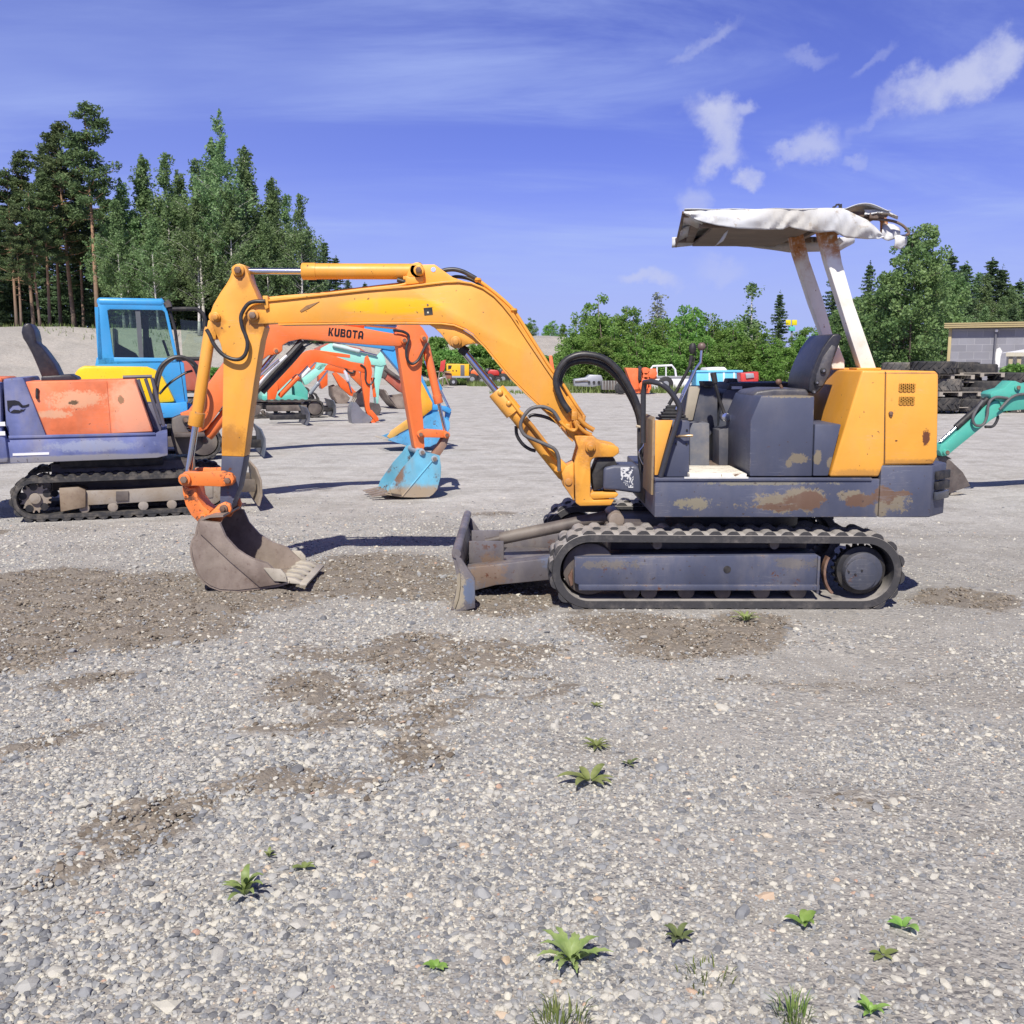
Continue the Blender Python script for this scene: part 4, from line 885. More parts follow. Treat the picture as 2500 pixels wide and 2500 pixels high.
# lettering on the boom
def letters(fr, quad, v, text, mat, par, name='boom_lettering'):
    t = .33
    G = {'K': [[(0, 0), (t, 0), (t, 1), (0, 1)], [(t+.02, .42), (.62, 1), (.98, 1), (.55, .53), (t+.02, .30)], [(.42, .38), (.62, 0), (1, 0), (.60, .56)]],
         'U': [[(0, .27), (t, .27), (t, 1), (0, 1)], [(1-t, .27), (1, .27), (1, 1), (1-t, 1)], [(0, .265), (.1, .06), (.25, 0), (.75, 0), (.9, .06), (1, .265), (1-t, .265), (.66, .22), (.34, .22), (t, .265)]],
         'B': [[(0, 0), (t, 0), (t, 1), (0, 1)], [(t+.004, .80), (.66, .80), (.70, .76), (.94, .76), (.92, .93), (.8, 1), (t+.004, 1)], [(.70, .755), (.70, .66), (.66, .61), (t+.004, .61), (t+.004, .42), (.68, .42), (.86, .52), (.94, .62), (.94, .755)], [(.72, .415), (.72, .25), (.67, .20), (t+.004, .20), (t+.004, 0), (.86, 0), (1, .10), (1, .36), (.9, .50), (.86, .515), (.69, .416)]],
         'O': [[(0, .25), (t, .25), (t, .75), (0, .75)], [(1-t, .25), (1, .25), (1, .75), (1-t, .75)], [(0, .246), (.1, .06), (.25, 0), (.75, 0), (.9, .06), (1, .246), (1-t, .246), (.66, .21), (.34, .21), (t, .246)], [(0, .754), (t, .754), (.34, .79), (.66, .79), (1-t, .754), (1, .754), (.9, .94), (.75, 1), (.25, 1), (.1, .94)]],
         'T': [[(0, .79), (1, .79), (1, 1), (0, 1)], [(.36, 0), (.64, 0), (.64, .785), (.36, .785)]],
         'A': [[(0, 0), (t, 0), (t, .85), (.12, .85), (0, .7)], [(1-t, 0), (1, 0), (1, .7), (.88, .85), (1-t, .85)], [(t+.004, .2), (1-t-.004, .2), (1-t-.004, .4), (t+.004, .4)], [(.124, .854), (.876, .854), (.76, 1), (.24, 1)], [(t+.004, .79), (1-t-.004, .79), (1-t-.004, .85), (t+.004, .85)]]}
    (ax, ay), (bx, by), (cx_, cy_), (dx, dy) = quad      # bottom left, bottom right, top right, top left
    mb = MB(); n = len(text); w = 1/(n+(n-1)*.17)
    for i, ch in enumerate(text):
        for pg in G[ch]:
            pts = []
            for x, y in pg:
                s = (i*1.17+x)*w; X = (ax+(bx-ax)*s)*(1-y)+(dx+(cx_-dx)*s)*y; Y = (ay+(by-ay)*s)*(1-y)+(dy+(cy_-dy)*s)*y
                pts.append((X, Y))
            mb.prism(fr.q(v, pts), v-.003, v+.002)
    return mb.build(name, mat, par, smooth=False)
letters(F1, [(801, 819.5), (886, 828), (888, 808.5), (803, 799.5)], -.10, 'KUBOTA', LOGO, bm1)

# ---------------------------------------------------------------- 2: blue cab and yellow hood
g2 = gnd(1000, 1098); F2 = Frame(0, 0, 19); p2_ = g2-F2.ud*3.6; F2 = Frame(p2_.x, p2_.y, 19)
BL = paint('bright_blue_paint', (.045, .30, .62), .06, .12, .35, .06); YB = paint('glossy_yellow_paint', (.82, .52, .008), .03, .06, .22, .04)
e2 = thing('excavator', F2, 'blue and yellow excavator with glazed blue cab behind the faded orange machine', 'excavator')
CVn = -.55
cab = MB()
Pf = [(239, 731), (266, 727), (396, 732), (404, 745), (433, 870), (449, 885), (459, 982), (391, 986), (260, 986), (232, 893), (233, 875), (238, 866)]
def ring_prism(fr, v0, v1, outer, inner, mb):
    O = fr.q(v0, outer); I = fr.q(v0, inner); n = len(O)
    vs = [(u, v, z) for v in (v0, v1) for u, z in O]+[(u, v, z) for v in (v0, v1) for u, z in I]
    fs = []
    for i in range(n):
        j = (i+1) % n
        fs += [(i, j, 2*n+j, 2*n+i), (n+i, n+j, 3*n+j, 3*n+i), (i, j, n+j, n+i), (2*n+i, 2*n+j, 3*n+j, 3*n+i)]
    return mb.add(vs, fs)
cab_o = [(239, 731), (266, 727), (396, 732), (406, 748), (434, 872), (434, 886), (240, 890), (238, 866)]
cab_i = [(262, 758), (268, 755), (396, 757), (402, 762), (425, 866), (426, 880), (280, 881), (276, 862)]
mb = MB(); ring_prism(F2, CVn, CVn+.07, cab_o, cab_i, mb); ring_prism(F2, .41, .48, cab_o, cab_i, mb)
cabo = mb.build('cab', BL, e2, .006)
plate(F2, cabo, [(236, 872), (434, 874), (449, 886), (459, 982), (391, 986), (250, 986), (232, 893)], CVn, .48, 'cab_base', BL, .012)
mb = MB(); zt = F2.pt(300, 727, CVn)[1]; uA = F2.pt(239, 731, CVn)[0]; uB = F2.pt(402, 740, CVn)[0]
mb.box(uA-.02, uB, CVn-.01, .49, zt-.12, zt-.0); mb.build('cab_roof', BL, cabo, .05, 3)
mb = MB()
for (x0, x1, y0, y1) in ((239, 262, 750, 878),):
    a_ = F2.pt(x0, y1, CVn); b_ = F2.pt(x1, y0, CVn); mb.box(a_[0], a_[0]+.06, CVn, CVn+.12, a_[1], b_[1]); mb.box(a_[0], a_[0]+.06, .36, .48, a_[1], b_[1])
mb.build('rear_pillar', BL, cabo)
Ng = NT('tinted_cab_glass'); gl = Ng.n('ShaderNodeBsdfGlossy', {'Roughness': .02}); tr_ = Ng.n('ShaderNodeBsdfTransparent', {'Color': (.80, .88, .82, 1)})
mx = Ng.n('ShaderNodeMixShader', {0: Ng.n('ShaderNodeFresnel', {'IOR': 1.5}).outputs[0], 1: tr_.outputs[0], 2: gl.outputs[0]})
go = Ng.n('ShaderNodeOutputMaterial'); Ng.t.links.new(mx.outputs[0], go.inputs[0]); M['glass'] = Ng.mat
for v in (CVn+.03, .45):
    plate(F2, cabo, cab_i, v, v+.005, 'side_window', M['glass'], 0)
for v in (CVn+.02, .43): plate(F2, cabo, [(330, 757), (342, 757), (351, 880), (340, 880)], v, v+.03, 'window_bar', plain('grey_window_bar', (.1, .11, .12), .5), 0)
plate(F2, cabo, [(281, 800), (285, 838), (330, 862), (345, 884), (278, 884)], -.2, .2, 'cab_seat', M['vinyl'], .03)
plate(F2, cabo, [(348, 770), (362, 770), (366, 880), (350, 880)], .30, .36, 'inner_post', M['black'], .01)
mb = MB(); mb.tube(F2.path([(372, 878), (364, 824)], 0), .03, 8); mb.tube(F2.path([(412, 870), (398, 830)], .1), .02, 8); mb.build('cab_levers', M['black'], cabo)
for px in (243, 394): MB().tube(F2.path([(px-3, 734), (px, 729), (px+3, 734)], CVn+.05), .012, 6).build('lifting_eye', BL, cabo)
mb = MB(); mb.tube(F2.path([(408, 748), (412, 752), (428, 808), (452, 980)], CVn+.02), .022, 8); mb.build('door_seal', M['black'], cabo)
g = MB(); g.tube(F2.path([(410, 755), (470, 754), (484, 757), (496, 768), (500, 780)], CVn), .03, 10, 4); g.tube(F2.path([(500, 778), (500, 880)], CVn), .028, 10); g.tube(F2.path([(430, 876), (500, 876)], CVn), .03, 10)
gd = g.build('front_guard', M['black'], cabo)
plate(F2, gd, [(440, 780), (498, 785), (498, 872), (446, 872)], CVn+.0, CVn+.004, 'guard_glass', M['glass'], 0)
MB().tube(F2.path([(404, 736), (410, 742), (412, 750)], CVn-.02), .05, 8).build('work_lamp', M['steel_dark'], cabo)
plate(F2, e2, [(183, 910), (190, 899), (205, 893), (359, 895), (380, 903), (398, 920), (412, 945), (430, 982), (380, 986), (180, 986), (176, 930)], CVn-.12, CVn+.5, 'engine_hood', YB, .05)
plate(F2, e2, [(180, 985), (430, 984), (456, 981), (460, 1016), (330, 1026), (180, 1026)], CVn-.14, .56, 'platform', BL, .012)
plate(F2, e2, [(458, 985), (520, 990), (530, 1010), (460, 1016)], -.2, .2, 'front_plate', BL, .01)
track_f(F2, e2, F2.pt(350, 1100, 0)[0], .85, .27, -.75, .35, M['steel_dark'])
track_f(F2, e2, F2.pt(350, 1100, 0)[0], .85, .27, .40, .35, M['steel_dark'])
MB().box(F2.pt(350, 1100, 0)[0]-.7, F2.pt(350, 1100, 0)[0]+.7, -.42, .42, .25, F2.pt(350, 1024, 0)[1]).build('undercarriage', M['black'], e2, .01)
zb2_ = F2.pt(640, 1100, -.7)
bl2 = MB().ribbon([(zb2_[0], .03), (zb2_[0]+.03, .15), (zb2_[0]+.03, .3), (zb2_[0]-.02, .44)], -.02, -.8, .8).build('dozer_blade', plain('slate_blade_paint', (.09, .11, .15), .5, 0, .2, 9, .1, .3), e2, .003)
for s in (-.4, .4): MB().box(F2.pt(440, 1100, s)[0], zb2_[0]+.01, s-.05, s+.05, .14, .26).build('push_arm', M['black'], bl2, .004)
bm2 = plate(F2, e2, [(470, 1000), (560, 880), (640, 800), (720, 768), (800, 766), (880, 776), (913, 788), (955, 790), (975, 812), (980, 836), (960, 856), (939, 852), (833, 838), (760, 822), (690, 838), (620, 900), (530, 1010), (500, 1030)], -.12, .12, 'boom', BL, .01)
ar2 = plate(F2, e2, [(933, 856), (939, 850), (960, 832), (985, 830), (1000, 850), (1034, 925), (1062, 985), (1070, 1004), (1056, 1022), (1040, 1016), (1010, 970), (975, 905)], -.1, .1, 'arm', BL, .01)
plate(F2, ar2, [(1028, 930), (1056, 984), (1055, 1000), (1032, 1018), (1010, 1000), (1020, 960)], -.14, .14, 'arm_guard', paint('amber_guard_paint', (.8, .36, .02), .1, .1), .006)
cylf(F2, e2, (1040, 880), (1098, 1000), .6, .04, .02, 0, BL)
l2_ = plate(F2, e2, [(1050, 993), (1060, 988), (1090, 992), (1103, 1000), (1098, 1010), (1080, 1001), (1056, 1002)], -.12, .12, 'tipping_link', BL, .006)
plate(F2, e2, [(1090, 1004), (1102, 1006), (1094, 1032), (1088, 1034)], -.05, .05, 'bucket_link', BL, .004)
BLB = paint('scraped_blue_bucket_paint', (.08, .33, .58), .6, .5, .5, .2)
bk2 = bucket_f(F2, e2, [(1040, 1016), (1070, 1004), (1098, 1030), (1097, 1046), (1080, 1075), (1050, 1090), (1010, 1092), (960, 1078), (947, 1073), (980, 1060), (1010, 1048)],
   [(1098, 1030), (1098, 1046), (1081, 1076), (1050, 1091), (1010, 1093), (947, 1075)], .65, 0, BLB, (950, 1074), (-.12, .02), 4, 'tooth')
plate(F2, bk2, [(945, 1066), (955, 1052), (972, 1040), (1000, 1020), (1012, 1016), (1010, 1040), (975, 1058), (955, 1072)], .30, .34, 'bucket_lip', paint('worn_amber_paint', (.78, .40, .08), .2, .3, .5, .15), .006)

# ---------------------------------------------------------------- 3: bright orange machine
g3 = gnd(885, 1032); F3 = Frame(0, 0, 19); p3_ = g3-F3.ud*2.4; F3 = Frame(p3_.x, p3_.y, 19)
e3 = thing('excavator', F3, 'small bright orange excavator with grey bucket, under the lettered orange boom', 'excavator')
STG = plain('grey_blade_paint', (.10, .11, .14), .45, 0, .2, 8, .1, .3)
bm3 = plate(F3, e3, [(648, 946), (690, 915), (737, 864), (748, 857), (760, 854), (799, 863), (856, 883), (884, 888), (894, 898), (890, 910), (848, 900), (800, 888), (771, 884), (748, 892), (715, 920), (676, 958), (655, 962)], -.08, .08, 'boom', OB2, .006)
plate(F3, bm3, [(765, 853), (800, 858), (855, 866), (855, 874), (800, 868), (766, 862)], -.05, .05, 'arm_cylinder', OB2, .01)
cylf(F3, e3, (682, 968), (752, 894), .66, .06, .025, 0, OB2)
ar3 = plate(F3, e3, [(893, 872), (898, 868), (905, 884), (909, 910), (905, 930), (903, 960), (902, 990), (908, 1012), (899, 1016), (893, 1000), (886, 950), (882, 918), (882, 902), (890, 892)], -.07, .07, 'arm', OB2, .005)
cylf(F3, e3, (909, 922), (917, 985), .75, .035, .018, 0, OB2)
hosef(F3, ar3, [(880, 890), (892, 900), (892, 925), (898, 938), (908, 936), (914, 922)], -.1, 2.2)
plate(F3, e3, [(900, 1003), (908, 1001), (924, 1020), (925, 1027), (918, 1030), (902, 1012)], -.08, .08, 'tipping_link', OB2, .005)
plate(F3, e3, [(903, 1030), (912, 1022), (922, 1027), (908, 1038)], -.06, .06, 'bucket_link', OB2, .004)
bucket_f(F3, e3, [(864, 983), (868, 981), (885, 1002), (903, 1016), (908, 1026), (900, 1034), (880, 1035), (860, 1033), (857, 1012), (858, 995)], [(908, 1026), (900, 1034), (880, 1036), (860, 1034), (857, 1012), (858, 995), (864, 982)], .5, 0, plain('dusty_grey_bucket', (.16, .16, .19), .5, 0, .3, 6, .2, .5), (866, 980), (.05, .08), 3)
body3 = MB().box(-3.7, -2.3, -.55, .55, .55, 1.15).build('engine_cover', paint('orange_hood_paint', (.8, .28, .03), .1, .15), e3, .05)
MB().box(-3.75, -2.0, -.6, .6, .42, .55).build('platform', M['steel_dark'], e3, .02)
plate(F3, e3, [(646, 944), (676, 934), (680, 948), (672, 975), (655, 976), (655, 952)], -.15, .15, 'swing_bracket', OB2, .006)
for v0 in (-.7, .4): track_f(F3, e3, -2.75, .7, .22, v0, .3, M['steel_dark'], nl=26)
b3 = F3.pt(752, 1037, -.75)[0]
MB().ribbon([(b3-.03, .02), (b3+.03, .14), (b3+.03, .28), (b3-.02, .40)], -.02, -.75, .75).build('dozer_blade', STG, e3, .003)
for s in (-.4, .4): MB().box(b3-.8, b3, s-.05, s+.05, .13, .24).build('push_arm', M['black'], e3, .004)
MB().tube([(-2.9, -.5, 1.1), (-2.9, -.5, 2.1), (-2.9, .5, 2.1), (-2.9, .5, 1.1)], .03, 8).build('roll_bar', M['black'], e3)
# ---------------------------------------------------------------- 4: mint green machine
MINT = paint('mint_green_paint', (.30, .66, .55), .05, .12, .4, .06); TEAL = paint('teal_green_paint', (.10, .42, .34), .08, .15, .4, .08)
g4 = gnd(790, 1016); F4 = Frame(0, 0, 19); p4_ = g4-F4.ud*1.2; F4 = Frame(p4_.x, p4_.y, 19)
e4 = thing('excavator', F4, 'pale mint green excavator in the middle of the parked row', 'excavator')
plate(F4, e4, [(640, 945), (660, 930), (700, 915), (713, 925), (715, 977), (640, 978)], -.6, .5, 'engine_cover', MINT, .05)
plate(F4, e4, [(640, 966), (716, 964), (760, 976), (640, 980)], -.62, .55, 'platform', TEAL, .01)
plate(F4, e4, [(716, 930), (735, 932), (752, 955), (752, 975), (716, 976)], -.4, .3, 'front_cover', TEAL, .02)
plate(F4, e4, [(738, 925), (785, 888), (798, 888), (790, 905), (752, 938), (744, 940)], -.1, .1, 'boom', MINT, .008)
plate(F4, e4, [(785, 850), (808, 838), (840, 842), (900, 862), (938, 878), (944, 890), (930, 894), (880, 886), (820, 880), (800, 890), (780, 905), (770, 900)], -.1, .1, 'boom', MINT, .008)
cylf(F4, e4, (812, 842), (920, 868), .6, .05, .025, -.14, plain('pale_cylinder', (.5, .6, .58), .4), 'arm_cylinder')
plate(F4, e4, [(918, 872), (932, 858), (942, 880), (935, 905), (926, 945), (924, 985), (915, 985), (914, 930)], -.08, .08, 'arm', MINT, .006)
cylf(F4, e4, (756, 962), (800, 905), .5, .05, .025, -.1, plain('grey_cylinder', (.25, .27, .3), .4))
for v0 in (-.7, .4): track_f(F4, e4, F4.pt(690, 1000, 0)[0], .75, .24, v0, .3, M['steel_dark'], nl=26)
b4 = F4.pt(816, 1025, -.8)[0]
MB().ribbon([(b4, .02), (b4+.04, .15), (b4+.04, .3), (b4-.01, .44)], -.02, -.8, .8).build('dozer_blade', STG, e4, .003)
for s in (-.4, .4): MB().box(b4-.7, b4+.02, s-.05, s+.05, .14, .25).build('push_arm', M['black'], e4, .004)
bucket_f(F4, e4, [(912, 984), (926, 986), (930, 1000), (924, 1018), (908, 1020), (900, 1010)], [(926, 986), (931, 1000), (924, 1019), (908, 1021)], .5, 0, M['steel_dark'], (902, 1012), (-.06, .02), 3)
# ---------------------------------------------------------------- 5: orange machine, far
g5 = gnd(838, 984); F5 = Frame(0, 0, 19); p5_ = g5-F5.ud*3.0; F5 = Frame(p5_.x, p5_.y, 19)
e5 = thing('excavator', F5, 'far orange excavator with brown bucket, beyond the mint green machine', 'excavator')
plate(F5, e5, [(690, 925), (720, 900), (760, 880), (800, 888), (830, 896), (870, 906), (868, 916), (835, 912), (800, 904), (765, 900), (730, 925), (705, 948)], -.1, .1, 'boom', OB2, .008)
plate(F5, e5, [(812, 912), (820, 908), (845, 930), (866, 954), (880, 962), (876, 972), (855, 966), (830, 945)], -.1, .1, 'arm', OB2, .008)
cylf(F5, e5, (842, 904), (858, 958), .5, .06, .03, -.1, plain('white_cylinder', (.6, .6, .65), .4))
bucket_f(F5, e5, [(812, 944), (824, 940), (842, 956), (854, 972), (846, 984), (826, 985), (814, 966)], [(812, 944), (813, 966), (826, 986), (846, 985), (854, 972)], .9, 0, M['steel'], (850, 968), (.08, -.04), 3)
plate(F5, e5, [(600, 920), (690, 915), (705, 940), (705, 965), (600, 968)], -.7, .6, 'engine_cover', OB2, .06)
plate(F5, e5, [(780, 905), (800, 905), (800, 940), (786, 950), (780, 930)], -.3, .3, 'swing_bracket', OB2, .01)
for v0 in (-.8, .5): track_f(F5, e5, F5.pt(660, 1000, 0)[0], 1.0, .3, v0, .35, M['steel_dark'], nl=24, detail=False)
# ---------------------------------------------------------------- 6: dull red machine, far
g6 = gnd(985, 996); F6 = Frame(0, 0, 19); p6_ = g6-F6.ud*1.5; F6 = Frame(p6_.x, p6_.y, 19)
e6 = thing('excavator', F6, 'dull red excavator with a wide brown grading bucket, in the far row', 'excavator')
DR = paint('dull_red_paint', (.42, .10, .06), .15, .25, .5, .1)
plate(F6, e6, [(770, 850), (800, 838), (830, 840), (880, 850), (935, 890), (930, 905), (880, 880), (830, 866), (790, 866), (770, 880)], -.12, .12, 'boom', DR, .01)
plate(F6, e6, [(932, 905), (942, 898), (990, 938), (1000, 950), (990, 962), (975, 956), (940, 925)], -.12, .12, 'arm', DR, .01)
plate(F6, e6, [(925, 895), (938, 880), (950, 905), (940, 925), (928, 920)], -.15, .15, 'arm_joint', M['steel_dark'], .02)
cylf(F6, e6, (940, 900), (1000, 944), .55, .06, .03, -.16, M['steel_dark'])
bucket_f(F6, e6, [(937, 951), (942, 953), (952, 970), (990, 966), (1010, 962), (1008, 980), (995, 994), (972, 997), (962, 985)], [(937, 951), (952, 975), (966, 992), (974, 998), (996, 995), (1009, 980)], 1.3, .2, M['steel'], (940, 954), (-.05, .06), 3)
for v0 in (-.8, .5): track_f(F6, e6, -5.0, 1.0, .3, v0, .35, M['steel_dark'], nl=24, detail=False)
MB().box(-6.2, -4.2, -.7, .6, .6, 1.5).build('engine_cover', DR, e6, .06)
# ---------------------------------------------------------------- 6b: another small orange machine between
g8 = gnd(880, 992); F8 = Frame(0, 0, 19); p8_ = g8-F8.ud*2.2; F8 = Frame(p8_.x, p8_.y, 19)
e8 = thing('excavator', F8, 'deep orange small excavator half hidden between the bright orange and far orange machines', 'excavator')
DO = paint('deep_orange_paint', (.70, .14, .03), .15, .2, .45, .1)
plate(F8, e8, [(715, 905), (742, 872), (770, 858), (800, 868), (842, 884), (858, 892), (854, 902), (835, 900), (795, 886), (768, 880), (745, 900), (730, 930)], -.1, .1, 'boom', DO, .008)
cylf(F8, e8, (728, 930), (775, 880), .6, .06, .028, -.14, WHITE); cylf(F8, e8, (775, 862), (838, 884), .55, .05, .024, -.12, M['steel_dark'])
plate(F8, e8, [(842, 890), (852, 884), (880, 912), (898, 938), (894, 948), (884, 946), (858, 920)], -.09, .09, 'arm', DO, .006)
hosef(F8, e8, [(838, 888), (848, 906), (862, 910), (866, 896)], -.13, 2.5)
cylf(F8, e8, (858, 892), (892, 938), .6, .045, .022, -.02, plain('pale_grey_cylinder', (.5, .5, .52), .4))
bucket_f(F8, e8, [(872, 962), (880, 958), (894, 946), (902, 950), (900, 975), (890, 990), (876, 992), (868, 978)], [(902, 950), (901, 975), (890, 991), (876, 993), (869, 978)], .7, 0, M['steel'], (874, 962), (-.03, .06), 3)
plate(F8, e8, [(650, 930), (715, 922), (722, 945), (722, 970), (650, 972)], -.6, .5, 'engine_cover', DO, .05)
plate(F8, e8, [(716, 915), (736, 912), (740, 950), (722, 962)], -.2, .2, 'swing_bracket', M['steel_dark'], .01)
for v0 in (-.7, .4): track_f(F8, e8, F8.pt(690, 1000, 0)[0], .8, .25, v0, .3, M['steel_dark'], nl=24, detail=False)
# ---------------------------------------------------------------- 7: teal machine at the right edge
g7 = gnd(2345, 1209); F7 = Frame(0, 0, 8); F7 = Frame(g7.x, g7.y, 8)
e7 = thing('excavator', F7, 'teal green excavator boom and bucket reaching in from the right edge', 'excavator')
TL = paint('teal_boom_paint', (.07, .38, .30), .08, .15, .4, .08)
ar7 = plate(F7, e7, [(2293, 1100), (2298, 1086), (2309, 1082), (2411, 990), (2440, 972), (2470, 980), (2460, 1000), (2419, 1026), (2312, 1113), (2300, 1114)], -.07, .07, 'arm', TL, .006)
plate(F7, ar7, [(2418, 962), (2424, 956), (2452, 948), (2471, 930), (2480, 930), (2502, 940), (2530, 944), (2530, 996), (2500, 1000), (2450, 1004), (2440, 978), (2420, 972)], -.09, .09, 'boom_end', TL, .008)
bm7 = plate(F7, e7, [(2500, 941), (2560, 925), (2700, 890), (2850, 890), (2960, 960), (3040, 1060), (3010, 1080), (2920, 1000), (2820, 940), (2700, 945), (2560, 985), (2500, 1000)], -.09, .09, 'boom', TL, .008)
pins(F7, ar7, [(2483, 946), (2310, 1104)], -.09, .09, TL, 8)
A = F7.p3(2410, 975, -.02); B = F7.p3(2295, 1079, -.02)
o = MB().tube([A, A.lerp(B, .66)], .036, 14).build('hydraulic_cylinder', M['black'], e7); MB().tube([A.lerp(B, .64), B], .018, 12).build('piston_rod', M['chrome'], o)
hosef(F7, e7, [(2400, 978), (2384, 1000), (2375, 1022), (2382, 1038), (2400, 1036), (2410, 1015), (2414, 985), (2430, 970), (2460, 972)], -.11, 3.5, 'hose_grey')
hosef(F7, e7, [(2405, 1042), (2425, 1040), (2436, 1020), (2430, 1010)], -.05, 3.5)
hosef(F7, e7, [(2440, 1000), (2470, 970), (2500, 962), (2540, 965)], -.12, 3.5, 'hose_grey')
bs7 = [(2300, 1110), (2322, 1126), (2350, 1153), (2362, 1174), (2368, 1186), (2340, 1196), (2312, 1205), (2290, 1200), (2272, 1180), (2268, 1150), (2280, 1122)]
bucket_f(F7, e7, bs7, [(2322, 1122), (2300, 1110), (2280, 1122), (2267, 1150), (2271, 1181), (2290, 1202), (2316, 1208)], .5, .25, M['steel_dark'], (2330, 1205), (.10, .0), 5)
MB().box(1.9, 3.4, -.6, .6, .55, 1.35).build('engine_cover', TL, e7, .05)
for v0 in (-.7, .4): track_f(F7, e7, 2.6, .75, .24, v0, .3, M['steel_dark'], nl=26)
# ================================================================ GROUND
def sm(a, b, x):
    t = max(0., min(1., (x-a)/(b-a))); return t*t*(3-2*t)
DIRT = []
for (px, py, rx, ry) in ((60, 1490, 330, 60), (330, 1440, 300, 45), (620, 1425, 190, 40), (930, 1395, 200, 40), (1010, 1450, 150, 22), (1290, 1475, 160, 26), (1640, 1555, 230, 42), (1800, 1525, 160, 22), (2350, 1470, 160, 22), (740, 1695, 160, 36), (960, 1815, 110, 34),
                         (640, 1905, 130, 24), (430, 1985, 110, 45), (330, 2075, 90, 24), (180, 1815, 90, 16), (20, 1600, 150, 36), (230, 1665, 90, 16), (1030, 1560, 90, 14), (120, 1420, 230, 26), (420, 1480, 260, 34), (780, 1450, 220, 26), (250, 1545, 300, 30), (-60, 1540, 200, 50), (1180, 1440, 120, 30), (1500, 1535, 160, 24)):
    c = gnd(px, py); ax = abs(gnd(px+rx, py).x-c.x); ay = abs(gnd(px, py-ry).y-gnd(px, py+ry).y)/2
    DIRT.append((c.x, c.y, ax*1.15, ay*1.35))
CR_, SR_ = math.cos(R(16)), math.sin(R(16))
def dirt(x, y):
    wx = x+.30*noise.noise((x*.9, y*.9, 31))+.12*noise.noise((x*3.1, y*3.1, 5))+.05*noise.noise((x*9, y*9, 1)); wy = y+.22*noise.noise((x*1.1, y*1.1, 17))+.10*noise.noise((x*3.3, y*3.3, 12))+.05*noise.noise((x*9, y*9, 6))
    m = 0
    for cx_, cy_, ax, ay in DIRT:
        dx, dy = wx-cx_, wy-cy_; d = math.hypot((dx*CR_+dy*SR_)/ax, (dy*CR_-dx*SR_)/ay)
        if d < 1.4: m = max(m, 1-sm(.35, 1.3, d))
    u, w = wx*CR_+wy*SR_, wy*CR_-wx*SR_
    s = noise.noise((u*.5, w*1.7, 3))+.55*noise.noise((u*1.5, w*4.5, 8))+.3*noise.noise((u*4, w*10, 2))
    return max(m, sm(.18, .75, s)*.8*sm(1.4, 2.6, y)*(1-.55*sm(-.2, 1.8, x))*(1-sm(8, 12, y)))
def gz(x, y):
    z = .016*noise.noise((x*.45, y*.45, 0))+.008*noise.noise((x*1.7, y*1.7, 3))
    if y < 12: z += .004*noise.noise((x*6, y*6, 5))
    if 1 < y < 10 and -6 < x < 6:
        d = dirt(x, y)
        z += d*(.010+.034*noise.noise((x*4, y*4, 9))+.028*noise.noise((x*11, y*11, 2)))
    # flattened under the nearest machine
    k = sm(.0, .5, max(abs(x-1.15)-.95, abs(y-6.34)-.72)); z = z*k+.004*(1-k)
    return z
